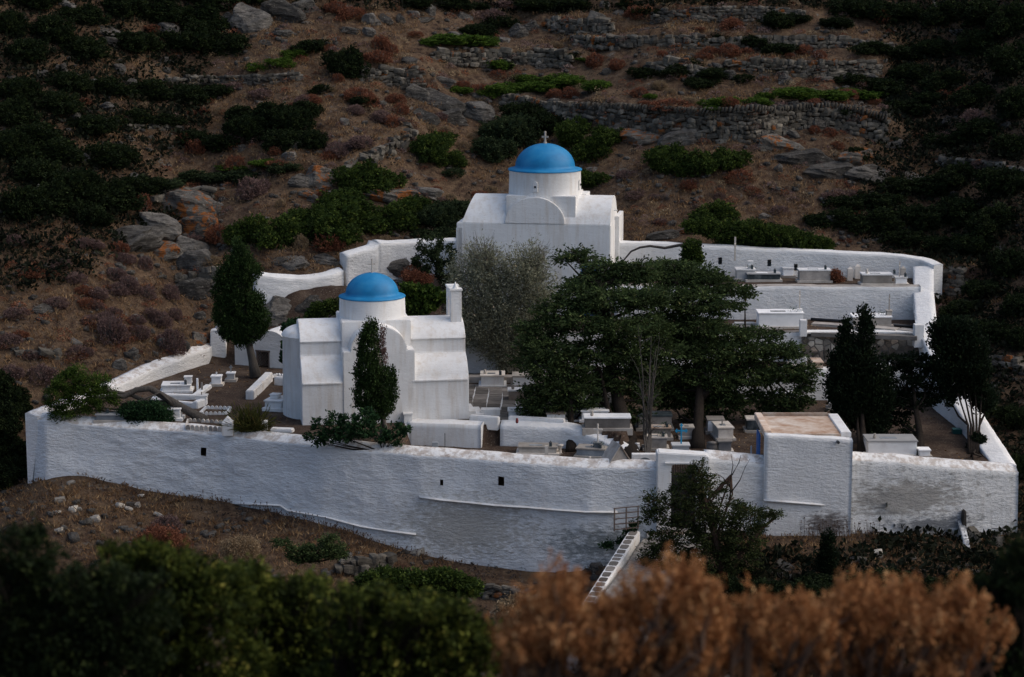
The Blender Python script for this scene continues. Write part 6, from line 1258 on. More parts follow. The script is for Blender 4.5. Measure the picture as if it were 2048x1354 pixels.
# dead grey many-stemmed trunk in front of them
f = PZ(1296, 945, Z_LOW); e = empty('dead_tree', f, label="dead grey tree of bundled bare stems rising in front of the spreading cypresses", cat="dead tree")
rd = random.Random(5)
for k in range(9):
    u0 = 1296+rd.uniform(-7, 7); u1 = 1296+rd.uniform(-34, 26); v1 = rd.uniform(640, 800); P = [PZ(u0, 945, Z_LOW)-f, up(1294+rd.uniform(-8, 8), 870, 69.9)-f, up((u1+1296)/2, (v1+860)/2, 70.0+rd.uniform(-.2, .2))-f, up(u1, v1, 70.2+rd.uniform(-.4, .4))-f]
    mb = MB(); mb.tube(P, [.045, .035, .022, .006], 6, cap=False)
    for j in range(7):
        a = P[2].lerp(P[3], rd.random()) if j % 2 else P[1].lerp(P[2], rd.random()); b = a+Vector((rd.uniform(-.4, .4), rd.uniform(-.3, .3), rd.uniform(.1, .6))); mb.tube([a, a.lerp(b, .5)+Vector((0, 0, .05)), b], [.011, .008, .003], 4, cap=False)
    mb.obj('stem', 'bark', e)
# leader shoot standing above the right-hand spreading tree
Y = 76.5; f = PZ(1386, 640, Z_C); f = up(1386, 600, Y)
limb_tree('young_cypress', "small tufted leader of a young cypress poking up against the rear wall", "tree", f, [f, up(1386, 560, Y), up(1386, 500, Y)], pix_lobes([(1385, 492, 15, 12), (1380, 508, 17, 14), (1392, 515, 14, 12), (1376, 522, 10, 10)], Y), 'l_lentisk', 'twig', .05, 21, clump_r=.12, per=14, dens=70, lf=(.07, .03), style='round', twigs=6)
# bare bough over the rear wall
f = up(1236, 531, 80.5); e = empty('bare_bough', f, label="long bare grey bough curving in front of the rear wall, right of the far chapel", cat="branch")
mb = MB(); P = [up(*q) for q in [(1226, 530, 78), (1248, 520, 78), (1262, 503, 78), (1280, 495, 78), (1300, 492, 78), (1330, 496, 78), (1350, 492, 78), (1374, 488, 77.6)]]
mb.tube([p-f for p in P], [.022, .03, .035, .04, .045, .05, .055, .06], 7); mb.obj('limb', 'bark', e, smooth=True)
mb = MB(); mb.tube([P[1]-f, up(1246, 538, 78)-f], [.02, .015], 5); mb.obj('side_shoot', 'bark', e)
# grey-green feathery tree (tamarisk) in front of the far chapel
Yt = 79.2; ft = PZ(985, 700, -14.6); ft = Vector((up(1000, 640, 80.2)[0], 80.3, Z_C))
LT = [(960, 520, 30, 30), (935, 545, 32, 28), (985, 540, 30, 30), (960, 580, 40, 36), (930, 600, 32, 34), (1055, 520, 34, 24), (1030, 545, 36, 28), (1075, 545, 30, 26), (1050, 580, 42, 34), (1000, 600, 40, 40), (1085, 590, 30, 30), (960, 640, 42, 36), (1010, 650, 44, 38), (1055, 635, 40, 34), (940, 680, 24, 22), (985, 690, 32, 28), (1030, 695, 30, 28), (1002, 725, 18, 18), (915, 640, 18, 26), (1060, 670, 30, 26)]
kt = dict(clump_r=.27, per=20, dens=22, lf=(.085, .017), style='feather', shell=.35, twigs=7, gap=.38)
limb_tree('tamarisk_tree', "grey-green feathery tree with bare twiggy tops in front of the far chapel", "tree", ft, None, pix_lobes(LT, Yt, .8), 'l_olive', 'bark_dark', .2, 31, trunks=[([ft, up(1000, 610, 80), up(985, 570, 79.7), up(975, 520, 79.6)], .2), ([ft, up(1015, 610, 80), up(1035, 570, 79.7), up(1050, 520, 79.6)], .17)], br=.04, **kt)
e = bpy.data.objects.get('tamarisk_tree'); mb = MB(); rd = random.Random(8)
for cu, cv in [(975, 520), (1065, 520), (960, 500), (1080, 530)]:
    for k in range(26):
        a = up(cu+rd.uniform(-12, 12), cv+rd.uniform(10, 40), Yt); b = up(cu+rd.uniform(-40, 40), cv-rd.uniform(5, 42), Yt+rd.uniform(-.3, .3)); mb.tube([a-ft, a.lerp(b, .6)-ft+Vector((rd.uniform(-.05, .05), 0, .03)), b-ft], [.012, .008, .003], 3, cap=False)
o = mb.obj('bare_twigs', 'twig', e); o['kind'] = 'stuff'
# dark cypresses at the right
def rtree(label, foot, Y, lobes, trunks, seed, m='l_black', **k2):
    k3 = dict(clump_r=.17, per=16, dens=36, lf=(.085, .03), style='flame', shell=.6, twigs=3); k3.update(k2)
    limb_tree('cypress_tree', label, "tree", foot, None, pix_lobes(lobes, Y, .9), m, 'bark_dark', .15, seed, trunks=trunks, group="dark cypresses in the right part of the cemetery", **k3)
f = PZ(1728, 908, Z_LOW)
rtree("leftmost dark cypress of the right part, with two thin pointed tips", f, 71.2, [(1690, 690, 14, 34), (1692, 660, 9, 18), (1728, 640, 11, 20), (1732, 675, 13, 30), (1690, 735, 32, 32), (1722, 725, 30, 34), (1690, 780, 38, 34), (1725, 780, 40, 36), (1755, 760, 24, 30), (1700, 820, 34, 24), (1740, 815, 30, 26), (1745, 850, 30, 22), (1765, 800, 22, 26), (1710, 845, 14, 14)], [([f, up(1726, 860, 70.6), up(1722, 800, 71), up(1710, 700, 71.2)], .12), ([f+Vector((-.12, 0, 0)), up(1716, 860, 70.6), up(1712, 800, 71)], .08)], 41)
f = PZ(1840, 912, Z_LOW)
rtree("middle dark spreading tree of the right part, with see-through branches on one bare trunk", f, 72.0, [(1790, 725, 30, 16), (1825, 722, 34, 16), (1800, 760, 44, 22), (1850, 755, 36, 20), (1780, 795, 36, 20), (1830, 800, 40, 18), (1870, 790, 26, 18), (1790, 835, 28, 14), (1815, 860, 12, 10), (1770, 870, 10, 10)], [([f, up(1840, 870, 70.8), up(1832, 820, 71.4), up(1822, 740, 72)], .15)], 42, gap=.5, twigs=9, style='spray', dens=24)
f = PZ(1945, 908, Z_LOW)
rtree("rightmost dark cypress, on a fan of thin bare stems", f, 71.6, [(1888, 665, 26, 20), (1925, 660, 26, 18), (1905, 690, 40, 28), (1940, 695, 34, 28), (1895, 735, 36, 26), (1935, 735, 44, 32), (1905, 770, 28, 18), (1945, 775, 26, 24), (1968, 800, 22, 24), (1900, 800, 12, 8)], [([f+Vector((dx, 0, 0)), up(1945+du, 850, 71), up(1935+du*2.0, 790, 71.3), up(1925+du*2.2, 710, 71.6)], .05) for dx, du in ((-.1, -9), (-.04, -3), (.03, 2), (.1, 8), (.14, 14))], 43)
f = PZ(1945, 925, Z_LOW); limb_tree('small_shrub', "small dark shrub at the foot of the rightmost cypress's stems", "bush", f, [f, f+Vector((0, 0, .3))], pix_lobes([(1955, 890, 18, 22), (1968, 905, 14, 16), (1945, 905, 14, 14)], 70.2), 'l_black', 'bark_dark', .04, 44, clump_r=.1, per=12, dens=60, lf=(.07, .03))
# juniper-like tree in front of the gate
Yj = 63.0; fj = hit(1440, 1175) if False else Vector((up(1450, 1150, Yj)[0], Yj, float(grid_z(HZ, up(1450, 1150, Yj)[0], Yj))))
LJ = [(1400, 938, 20, 16), (1385, 960, 34, 20), (1420, 975, 34, 22), (1375, 990, 40, 24), (1310, 1000, 24, 20), (1295, 1030, 14, 20), (1330, 1030, 32, 26), (1395, 1025, 46, 28), (1450, 1020, 46, 26), (1500, 1035, 40, 22), (1545, 1030, 20, 10), (1360, 1070, 44, 30), (1430, 1070, 54, 32), (1490, 1070, 44, 26), (1320, 1080, 28, 20), (1340, 1120, 46, 28), (1420, 1120, 60, 34), (1480, 1115, 40, 26), (1300, 1110, 20, 16), (1380, 1160, 60, 26), (1460, 1165, 60, 26), (1290, 1125, 14, 14)]
limb_tree('juniper_tree', "wind-shaped dark green tree in front of the gate, leaning right", "tree", fj, None, pix_lobes(LJ, Yj, .9), 'l_juniper', 'twig_brown', .16, 51, trunks=[([fj, up(1440, 1110, Yj), up(1420, 1040, Yj), up(1400, 960, Yj)], .14), ([fj, up(1480, 1110, Yj), up(1520, 1060, Yj), up(1550, 1035, Yj)], .10), ([up(1430, 1080, Yj), up(1460, 1000, Yj), up(1462, 950, Yj)], .04)], clump_r=.14, per=13, dens=34, lf=(.065, .019), style='spray', shell=.4, twigs=7, gap=.42, br=.025)
e = bpy.data.objects.get('juniper_tree'); mb = MB()
for P in ([(1461, 1000), (1460, 965), (1466, 930), (1462, 908)], [(1461, 975), (1446, 955), (1430, 945)], [(1464, 950), (1478, 925), (1482, 910)], [(1462, 985), (1480, 960), (1490, 935), (1500, 918)]):
    Q = [up(u, v, Yj-.2)-fj for u, v in P]; mb.tube(Q, [.022-.016*i/(len(Q)-1) for i in range(len(Q))], 5, cap=False)
mb.obj('bare_branches', 'bark_dark', e)
# leaning pine at the left end
Yp = 71.2; fp = PZ(412, 842, Z_YARD)
LP = [(150, 745, 22, 12), (135, 762, 34, 16), (175, 768, 32, 18), (205, 768, 20, 14), (120, 785, 30, 16), (165, 792, 40, 20), (205, 795, 30, 20), (108, 808, 18, 14), (140, 818, 28, 16), (118, 832, 22, 14), (185, 815, 22, 14), (225, 800, 14, 16)]
limb_tree('pine_tree', "bright green pine leaning left over the front wall on a long bent bare trunk", "tree", fp, None, pix_lobes(LP, Yp, .9), 'l_pine', 'bark', .17, 61, trunks=[([fp, up(370, 818, 71.6), up(330, 795, 71.5), up(300, 777, 71.4), up(272, 780, 71.4), up(250, 793, 71.3), up(225, 792, 71.2), up(170, 800, 71.2)], .15), ([up(352, 806, 71.6), up(300, 806, 71.6), up(262, 790, 71.5), up(228, 783, 71.4), up(160, 770, 71.2)], .10), ([up(350, 812, 71.5), up(320, 785, 71.3), up(285, 800, 71.2), up(240, 808, 71.2)], .045)], clump_r=.13, per=18, dens=36, lf=(.07, .014), style='round', shell=.4, gap=.5, br=.03)
def bush(label, u, v, Y, lobes, m, seed, z=None, name='bush', cat='bush', **k2):
    f = PZ(u, v, z) if z is not None else PY(u, v, Y); e = empty(name, f, label=label, cat=cat); L_ = pix_lobes(lobes, Y, .9); k3 = dict(clump_r=.12, per=14, dens=60, lf=(.07, .028), shell=.55); k3.update(k2)
    mb = MB(); rd = random.Random(seed)
    for c, r_ in L_[::1 if len(L_) < 11 else 3]:
        for k in range(2): q = Vector(c)-f+Vector((rd.uniform(-.5, .5)*r_[0], 0, rd.uniform(-.3, .5)*r_[2])); mb.tube([(rd.uniform(-.05, .05), 0, 0), q*.5+Vector((0, 0, -.05)), q], [.025, .016, .006], 4, cap=False)
    o = mb.obj('stems', 'bark_dark' if m not in ('l_rust', 'l_mauve') else 'twig', e); crown('crown', L_, m, e, tuple(f), seed, **k3); return e
bush("rounded dark green shrub spilling over the front wall, under the pine's trunk", 290, 850, 71.2, [(262, 825, 26, 18), (295, 822, 34, 20), (322, 832, 26, 18), (280, 842, 30, 14), (315, 845, 20, 10)], 'l_fig', 71, lf=(.06, .022))
bush("tree-like green shrub between the vaulted hut and the near chapel's apse", 575, 742, 76, [(583, 655, 16, 12), (592, 670, 12, 16), (578, 690, 12, 16), (572, 715, 8, 12), (600, 650, 10, 8)], 'l_fig', 72, lf=(.11, .045))
bush("green shrub showing over the near chapel's left vault", 650, 640, 77, [(640, 620, 22, 14), (665, 612, 20, 12), (625, 630, 14, 8), (690, 600, 14, 8)], 'l_lentisk', 73)
bush("green fig-like tree behind the near chapel, left of the belfry", 850, 640, 78, [(815, 580, 16, 12), (845, 585, 26, 14), (875, 592, 20, 12), (820, 605, 18, 14), (850, 610, 24, 14), (808, 625, 14, 12), (835, 628, 16, 8)], 'l_pine', 74, lf=(.10, .045), dens=40)
bush("dark leafy shrub and bare stems beside the far chapel's left corner", 880, 560, 84, [(860, 490, 28, 20), (885, 510, 26, 24), (855, 525, 30, 20), (890, 545, 20, 20)], 'l_mid', 75, dens=40, gap=.5)
bush("rust-coloured dry shrub on the rock behind the near blue dome", 835, 568, 83.5, [(825, 552, 20, 10), (848, 558, 16, 10), (835, 562, 24, 8)], 'l_rust', 76, name='dry_shrub', lf=(.05, .02), dens=70)
bush("dark red dry bush between two top row tombs", 1672, 566, 84, [(1670, 552, 13, 10), (1676, 560, 12, 8)], 'l_rust', 77, name='dry_shrub', lf=(.05, .02), dens=80)
bush("mass of green shrub hanging over the rear cemetery wall, right of the bare bough", 1500, 500, 86.4, [(1400, 452, 34, 14), (1450, 462, 44, 18), (1500, 465, 52, 22), (1550, 472, 50, 20), (1600, 484, 46, 18), (1640, 490, 26, 14), (1480, 485, 50, 12), (1570, 498, 22, 12), (1628, 503, 22, 12), (1520, 490, 40, 10)], 'l_lentisk', 79, dens=50)
# broad-leaved branches over the front wall beside the small cypress
bush("broad-leaved green branches hanging over the front wall below the near chapel", 765, 905, 67.6, [(640, 850, 18, 12), (665, 838, 18, 12), (660, 868, 26, 14), (628, 872, 22, 8), (700, 845, 22, 12), (695, 868, 28, 14), (640, 885, 12, 6), (735, 832, 22, 12), (730, 858, 30, 16), (762, 870, 18, 14), (790, 862, 22, 12), (812, 858, 10, 8), (785, 882, 16, 8)], 'l_fig', 78, lf=(.12, .045), clump_r=.12, per=9, dens=34, gap=.4, boost=.4)
# spiky frond bush
f = PZ(500, 862, Z_YARD); e = empty('spiky_bush', f, label="spiky yellow-green palm-like bush behind the front wall, left of the apse", cat="bush"); rg = np.random.default_rng(9); Cn = []; Dn = []
for k in range(520):
    a = rg.uniform(0, 6.28); el = rg.uniform(.35, 1.5); ln = rg.uniform(.5, 1.0); d = np.array([math.cos(a)*math.cos(el)*1.1, math.sin(a)*math.cos(el)*.8, math.sin(el)*1.05]); o0 = np.array([rg.uniform(-.35, .35), rg.uniform(-.2, .2), 0])
    for j in range(5): t = (j+.5)/5; Cn.append(o0+d*ln*t*1.05+np.array([0, 0, -.22*t*t*math.cos(el)])); Dn.append(d+np.array([0, 0, -.5*t*math.cos(el)]))
Cn = np.array(Cn); Dn = np.array(Dn); V, Q = leaf_quads(Cn, Dn, np.full(len(Cn), .24), np.full(len(Cn), .028), rg); link('fronds', mesh_np('fronds', V, Q, M['l_palm'], tint=np.repeat(np.clip(rg.normal(.45, .22, 520), 0, 1), 5)), e)
# gully shrubs in front of the wall
def gz(u, v, Y): p = PY(u, v, Y); return Vector((p[0], p[1], float(grid_z(HZ, p[0], p[1]))))
bush("low windswept conifer bush on the brown bank below the front wall", 620, 1125, 61, [(655, 1078, 14, 8), (665, 1095, 24, 10), (640, 1105, 34, 12), (600, 1098, 26, 9), (565, 1085, 16, 5), (610, 1115, 30, 10), (675, 1110, 18, 8)], 'l_spread', 81, style='spray', dens=50, lf=(.06, .02))
bush("round golden-brown cushion bush on the bank above the dark foreground shrubs", 482, 1122, 60, [(482, 1098, 34, 22)], 'l_straw', 82, name='dry_shrub', lf=(.035, .015), dens=140, shell=.85)
bush("reddish dry bush left of the golden-brown cushion bush", 325, 1110, 61, [(320, 1075, 36, 22), (350, 1088, 30, 18), (290, 1085, 24, 14)], 'l_rust', 83, name='dry_shrub', lf=(.05, .018), dens=60)
bush("pair of rounded green bushes in the gully, left of the path", 790, 1180, 58, [(775, 1160, 44, 20), (820, 1165, 40, 20), (885, 1160, 44, 18), (930, 1175, 36, 16), (860, 1185, 60, 18), (740, 1165, 30, 16)], 'l_lentisk', 84, dens=70)
bush("tan dome-shaped dry bush above the brown foreground clusters", 1035, 1235, 54, [(1035, 1215, 36, 18), (1020, 1228, 26, 12)], 'l_straw', 85, name='dry_shrub', lf=(.05, .02), dens=100, shell=.8)
bush("dark shrub mass in the gully below the tree by the gate", 1520, 1200, 60, [(1450, 1180, 60, 22), (1530, 1185, 60, 20), (1600, 1190, 60, 18), (1500, 1210, 80, 20)], 'l_dark', 86, dens=40)
bush("spiky small young conifer on the dark bank below the right front wall", 1655, 1140, 63, [(1655, 1075, 8, 10), (1655, 1092, 13, 12), (1655, 1112, 17, 14), (1655, 1132, 20, 12)], 'l_black', 87, style='flame', dens=80, lf=(.06, .02))
for k, (u, v, w_, h_) in enumerate([(1730, 1180, 130, 40), (1830, 1190, 140, 50), (1930, 1150, 120, 50), (2010, 1120, 110, 60), (1780, 1230, 160, 50), (1960, 1210, 160, 70), (1640, 1210, 120, 40)]):
    shrub(u, v, w_, h_, 'dark', ["low black-green scrub bush left in the dark bank below the right wall", "low black-green scrub bush middle of the dark bank below the right wall", "black-green scrub bush beside the ruined buttress", "black-green scrub bush under the right front corner", "dark scrub bush just above the brown foreground, right", "dark scrub bush at the far right above the brown foreground", "dark scrub bush right of the young conifer"][k], p=gz(u, v, 62))
bush("ivy-like dark green plant in the corner between the front wall and path", 1262, 1070, 65.3, [(1258, 1068, 10, 8), (1245, 1085, 8, 7), (1268, 1050, 6, 6), (1215, 1090, 10, 5)], 'l_fig', 88, dens=90, lf=(.05, .03))

# foreground evergreen bushes, close to the lens and out of focus
FG = [
 ("big dark foreground bush at the bottom left corner", 17.5, [(40, 1140, 90, 50), (150, 1190, 100, 56), (20, 1250, 110, 90), (120, 1270, 130, 90), (230, 1240, 110, 70), (60, 1340, 120, 60), (200, 1340, 130, 60)], 'l_dark'),
 ("foreground bush with lit yellow-green tips, left of the middle", 19, [(270, 1150, 60, 30), (350, 1160, 70, 34), (300, 1190, 110, 50), (430, 1180, 70, 40), (400, 1220, 110, 60), (300, 1280, 120, 60), (440, 1300, 110, 60), (360, 1350, 120, 40)], 'l_fore'),
 ("foreground bush under the golden-brown cushion bush", 20, [(490, 1165, 50, 26), (540, 1185, 70, 34), (600, 1172, 40, 20), (620, 1210, 80, 36), (530, 1220, 90, 50), (640, 1250, 90, 50), (560, 1300, 110, 60), (690, 1320, 110, 60)], 'l_fore'),
 ("foreground bush nearest the centre, left of the brown dry clusters", 18.5, [(720, 1225, 70, 34), (790, 1240, 80, 36), (850, 1262, 80, 40), (760, 1280, 110, 50), (900, 1295, 90, 50), (820, 1330, 120, 50), (950, 1330, 80, 50), (950, 1275, 60, 30), (700, 1350, 100, 40)], 'l_fore'),
 ("dark leafy bush at the far right edge of the foreground", 17, [(2040, 1160, 50, 60), (2010, 1230, 60, 60), (2050, 1290, 60, 80), (1980, 1320, 70, 60)], 'l_dark')]
for k, (lab, Yg, lb, m) in enumerate(FG):
    u, v = lb[0][:2]; p = PY(u, v, Yg); f = Vector((p[0], Yg, float(grid_z(HZ, p[0], Yg)))); e = empty('foreground_bush', f, label=lab, cat="bush", group="green bushes filling the foreground")
    rd = random.Random(k+90); lb = [(q[0]+rd.uniform(-15, 15), q[1]+rd.uniform(-26, 26), *q[2:]) for q in lb]; lb = lb+[(q[0]+rd.uniform(-1, 1)*q[2], q[1]-q[3]*rd.uniform(.6, 1.15), rd.uniform(14, 34), rd.uniform(12, 24), rd.uniform(-.4, .4)) for q in lb[:5] for _ in range(3)]
    L_ = pix_lobes(lb, Yg, .9); mb = MB()
    for c, r_ in L_:
        for j in range(5): q = Vector(c)-f+Vector((rd.uniform(-.6, .6)*r_[0], rd.uniform(-.4, .4)*r_[1], rd.uniform(-.3, .7)*r_[2])); mb.tube([(q.x*.5, rd.uniform(-.05, .05), -.1), q*.6+Vector((rd.uniform(-.1, .1), 0, -.05)), q], [.018, .010, .004], 4, cap=False)
    mb.obj('stems', 'bark_dark', e); crown('crown', L_, m, e, tuple(f), k+90, clump_r=.075, per=14, dens=150, lf=(.050, .020), shell=.4, boost=.45, gap=.5)
# foreground dry spurge: branching grey stems ending in rust-orange clusters
def spurge(label, Yg, heads, seed, dsc=1.0):
    rg = np.random.default_rng(seed); rd = random.Random(seed); u, v = heads[0][:2]; heads = [(a+rd.uniform(-22, 22), b+22+rd.uniform(-12, 14), c*rd.uniform(.8, 1.25), d*rd.uniform(.75, 1.2)) for a, b, c, d in heads]+[(a+rd.uniform(-.8, .8)*c, b+20-d*rd.uniform(.5, 1.0), rd.uniform(12, 26), rd.uniform(16, 30)) for a, b, c, d in heads for _ in range(2)]; p = PY(u, v, Yg); f = Vector((p[0], Yg, float(grid_z(HZ, p[0], Yg)))); e = empty('dry_spurge', f, label=label, cat="bush", group="rust-orange dry spurge bushes in the foreground"); Vs = []; Qs = []; Ts = []; n0 = 0; mb = MB()
    for (hu, hv, ru, rv) in heads:
        c = PY(hu, hv, Yg+rd.uniform(-.3, .3)); s = ppm(c); rx, rz = ru/s, rv/s; nh = int(ru*rv/105*dsc)
        root = Vector((c[0]+rd.uniform(-.1, .1), c[1], c[2]-rz*1.6))
        for k in range(nh):
            d = unit(1, rg)[0]; d[2] = abs(d[2])*1.0+.05; d /= np.linalg.norm(d); q = np.array(c)+d*np.array([rx, rx*.8, rz])*rg.uniform(.55, 1.0)+np.array([0, 0, -rz*.35*rg.random()])
            ax = d*.4+np.array([0, 0, 1.]); ax /= np.linalg.norm(ax); m_ = 34; t = rg.random(m_); ln = rg.uniform(.09, .22); P = q+ax*(t*ln)[:, None]+rg.normal(size=(m_, 3))*(.014*(.5+np.sin(t*3.0)))[:, None]
            dirs = ax*.7+rg.normal(size=(m_, 3))*.55; V, Q = leaf_quads(P, dirs, rg.uniform(.028, .050, m_), rg.uniform(.014, .024, m_), rg); Vs.append(V-np.array(f)); Qs.append(Q+n0); n0 += len(V); Ts.append(np.clip(rg.normal(.5, .16)+.18*rg.normal(size=m_)+.15*(t-.5), 0, 1))
            if k % 7 == 0:
                a = Vector(q)-f; b = root-f; mid = a.lerp(b, .5)+Vector((rd.uniform(-.05, .05), rd.uniform(-.05, .05), -.04)); mb.tube([b, mid, a], [.014, .009, .005], 4, cap=False)
        mb.tube([(0, 0, -.2), (root-f)*.55+Vector((0, 0, -.1)), root-f], [.035, .025, .015], 6, cap=False)
    mb.obj('stems', 'twig_brown', e); link('clusters', mesh_np('clusters', np.concatenate(Vs), np.concatenate(Qs), M['l_euph'], tint=np.concatenate(Ts)), e); return e
spurge("largest rust-orange dry spurge bush, bottom centre-right of the foreground", 13.5, [(1110, 1230, 70, 70), (1180, 1250, 70, 60), (1255, 1238, 60, 46), (1345, 1192, 44, 62), (1410, 1196, 50, 50), (1320, 1240, 90, 70), (1210, 1290, 100, 70), (1100, 1300, 90, 60), (1420, 1250, 80, 60), (1350, 1310, 110, 60), (1230, 1345, 120, 50), (1080, 1345, 80, 40), (1030, 1290, 40, 40)], 101)
spurge("middle rust-orange dry spurge bush of the foreground", 14, [(1500, 1240, 70, 44), (1570, 1250, 70, 44), (1520, 1290, 90, 50), (1620, 1270, 60, 44), (1460, 1330, 90, 50), (1580, 1330, 100, 50), (1650, 1320, 60, 44)], 102)
spurge("rust-orange dry spurge bush at the right of the foreground", 14.6, [(1720, 1210, 60, 36), (1780, 1215, 60, 36), (1850, 1205, 70, 40), (1920, 1220, 60, 44), (1740, 1260, 70, 44), (1830, 1260, 80, 44), (1920, 1270, 60, 44), (1700, 1320, 80, 40), (1800, 1325, 90, 40), (1900, 1330, 70, 40), (1965, 1250, 36, 40), (1970, 1310, 50, 44), (1660, 1245, 50, 36)], 103)

# ------------------------------------------------------------------ ground cover nobody could count
rg = np.random.default_rng(77)
def dark_vignette_scrub():  # scrub added to imitate lens vignette darkening towards the view's edges
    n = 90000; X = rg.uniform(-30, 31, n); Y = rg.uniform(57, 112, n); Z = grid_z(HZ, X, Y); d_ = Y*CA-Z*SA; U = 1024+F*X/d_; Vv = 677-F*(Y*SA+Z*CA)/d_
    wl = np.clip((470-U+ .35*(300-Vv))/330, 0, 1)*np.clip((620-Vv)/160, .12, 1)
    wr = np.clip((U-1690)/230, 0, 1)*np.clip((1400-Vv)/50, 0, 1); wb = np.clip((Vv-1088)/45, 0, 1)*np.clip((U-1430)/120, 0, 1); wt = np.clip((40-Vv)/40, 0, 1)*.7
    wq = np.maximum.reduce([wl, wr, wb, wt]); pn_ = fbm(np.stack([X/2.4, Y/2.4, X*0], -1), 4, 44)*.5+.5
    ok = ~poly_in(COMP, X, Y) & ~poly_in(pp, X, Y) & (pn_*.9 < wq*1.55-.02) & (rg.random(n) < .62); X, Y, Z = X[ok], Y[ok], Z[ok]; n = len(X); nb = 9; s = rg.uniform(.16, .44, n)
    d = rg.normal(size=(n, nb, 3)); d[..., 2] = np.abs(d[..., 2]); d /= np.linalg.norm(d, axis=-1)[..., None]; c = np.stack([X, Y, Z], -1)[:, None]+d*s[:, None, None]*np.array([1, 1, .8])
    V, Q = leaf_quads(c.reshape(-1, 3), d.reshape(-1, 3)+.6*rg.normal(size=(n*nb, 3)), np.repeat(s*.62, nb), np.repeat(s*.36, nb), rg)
    tag(link('vignette_scrub', mesh_np('vignette_scrub', V, Q, M['l_vignette_scrub'], tint=np.repeat(np.clip(rg.normal(.5, .25, n), 0, 1), nb))), "black-green low undergrowth between the bushes at the left, right and top", "vignette_scrub", kind='stuff'); print('vignette_scrub', n)
dark_vignette_scrub()
def outside(X, Y): return ~poly_in(COMP, X, Y) & ~poly_in(pp, X, Y)
def scatter(n, y0, y1, thr, sd, sc=3.0, inside=False):
    X = rg.uniform(-1, 1, n*3)*(.27*rg.uniform(y0, y1, n*3)); Y = rg.uniform(y0, y1, n*3); X = np.clip(X, -29, 30)
    ok = (poly_in(COMP, X, Y) if inside else outside(X, Y)) & (fbm(np.stack([X/sc, Y/sc, X*0], -1), 3, sd) > thr)
    X, Y = X[ok][:n], Y[ok][:n]; return X, Y, grid_z(HZ, X, Y)
X, Y, Z = scatter(24000, 58, 112, -.12, 4); n = len(X); nb = 6
d = rg.normal(size=(n, nb, 3))*np.array([.55, .55, .25])+np.array([0, 0, .8]); c = np.stack([X, Y, Z], -1)[:, None]+d*.07+rg.normal(size=(n, nb, 3))*np.array([.09, .09, .0]); sz = rg.uniform(.12, .26, (n, 1))*np.ones((n, nb))
V, Q = leaf_quads(c.reshape(-1, 3), d.reshape(-1, 3), sz.ravel(), sz.ravel()*.14, rg); t = np.clip(rg.normal(.5, .2, (n, 1))+.12*rg.normal(size=(n, nb)), 0, 1)
tag(link('dry_grass', mesh_np('dry_grass', V, Q, M['l_grass'], tint=t.ravel())), "dry straw-brown grass tufts all over the hillside and banks", "grass", kind='stuff')
X, Y, Z = scatter(9000, 58, 112, -.3, 14, 2.0); n = len(X); nb = 10; s = rg.uniform(.06, .22, n)
d = rg.normal(size=(n, nb, 3)); d[..., 2] = np.abs(d[..., 2]); d /= np.linalg.norm(d, axis=-1)[..., None]; c = np.stack([X, Y, Z], -1)[:, None]+d*s[:, None, None]*np.array([1, 1, .75])
V, Q = leaf_quads(c.reshape(-1, 3), d.reshape(-1, 3)+.5*rg.normal(size=(n*nb, 3)), np.repeat(s*.62, nb), np.repeat(s*.28, nb), rg)
tag(link('low_scrub', mesh_np('low_scrub', V, Q, M['l_scrub'], tint=np.repeat(np.clip(rg.normal(.5, .25, n), 0, 1), nb))), "tiny grey-brown cushion scrub between the bushes", "scrub", kind='stuff')
X, Y, Z = scatter(2700, 58, 110, .0, 24, 1.6); Vs = []; Fs = []; k0 = 0
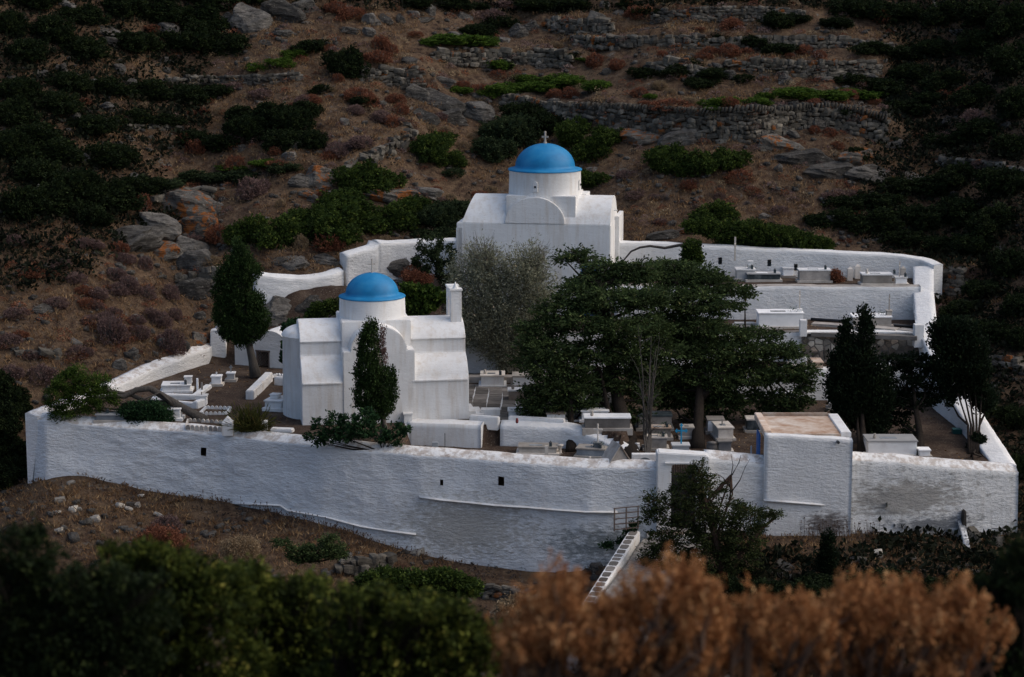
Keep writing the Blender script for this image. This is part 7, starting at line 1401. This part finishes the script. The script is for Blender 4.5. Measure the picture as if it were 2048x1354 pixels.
for x, y, z in zip(X, Y, Z):
    V_, F_ = TRI['stone'][rnd.randrange(6)]; s = rnd.uniform(.05, .22)*(1.6 if rnd.random() < .08 else 1); Vs.append((V_*np.array([s*1.4, s, s*.7])) @ rotm(rnd.uniform(-.4, .4), rnd.uniform(-.4, .4), rnd.uniform(0, 6)).T+np.array([x, y, z+.02])); Fs.append(F_+k0); k0 += len(V_)
tag(link('scattered_stones', mesh_np('scattered_stones', np.concatenate(Vs), np.concatenate(Fs), M['rock'])), "loose stones scattered over the hillside", "stones", kind='stuff')
X, Y, Z = scatter(2600, 67, 82, -.1, 34, 1.6, True); n = len(X); d = rg.normal(size=(n, 3))*np.array([1, 1, .2]); V, Q = leaf_quads(np.stack([X, Y, Z+.02], -1), d, rg.uniform(.04, .12, n), rg.uniform(.02, .06, n), rg)
tag(link('leaf_litter', mesh_np('leaf_litter', V, Q, M['l_grass'], tint=rg.random(n))), "dead leaves and dry litter on the cemetery earth", "leaf litter", kind='stuff')
# dry stalks at the foot of the front wall
Cn = []; 
rd = random.Random(3); mb = MB()
for k in range(260):
    i = rd.random(); u = rd.choice([rd.uniform(400, 860), rd.uniform(1600, 1760), rd.uniform(500, 760)]); lst = FRONT_L if u < 1300 else FRONT_R; vb = np.interp(u, [q[0] for q in lst], [q[2] for q in lst]); yy = np.interp(u, [q[0] for q in lst], [q[3] for q in lst])-rd.uniform(.25, .7); p = PY(u, vb, yy); z = float(grid_z(HZ, p[0], p[1])); h_ = rd.uniform(.1, .4)*(1.5 if u > 1600 else 1); a = Vector((p[0], p[1], z)); b = a+Vector((rd.uniform(-.1, .1), rd.uniform(-.05, .05), h_)); mb.tube([a, b], [.006, .004], 3, cap=False); mb.box(b.x-.015, b.x+.015, b.y-.015, b.y+.015, b.z-.01, b.z+.02)
o = mb.obj('dry_stalks', 'twig_brown'); tag(o, "thin dry seed stalks along the foot of the front wall", "stalks", kind='stuff')
finish_labels()
print('TRIS', sum(sum(len(p.vertices)-2 for p in me.polygons) if len(me.polygons) < 2000 else 2*len(me.polygons) for me in bpy.data.meshes if me.users), len(bpy.data.objects))
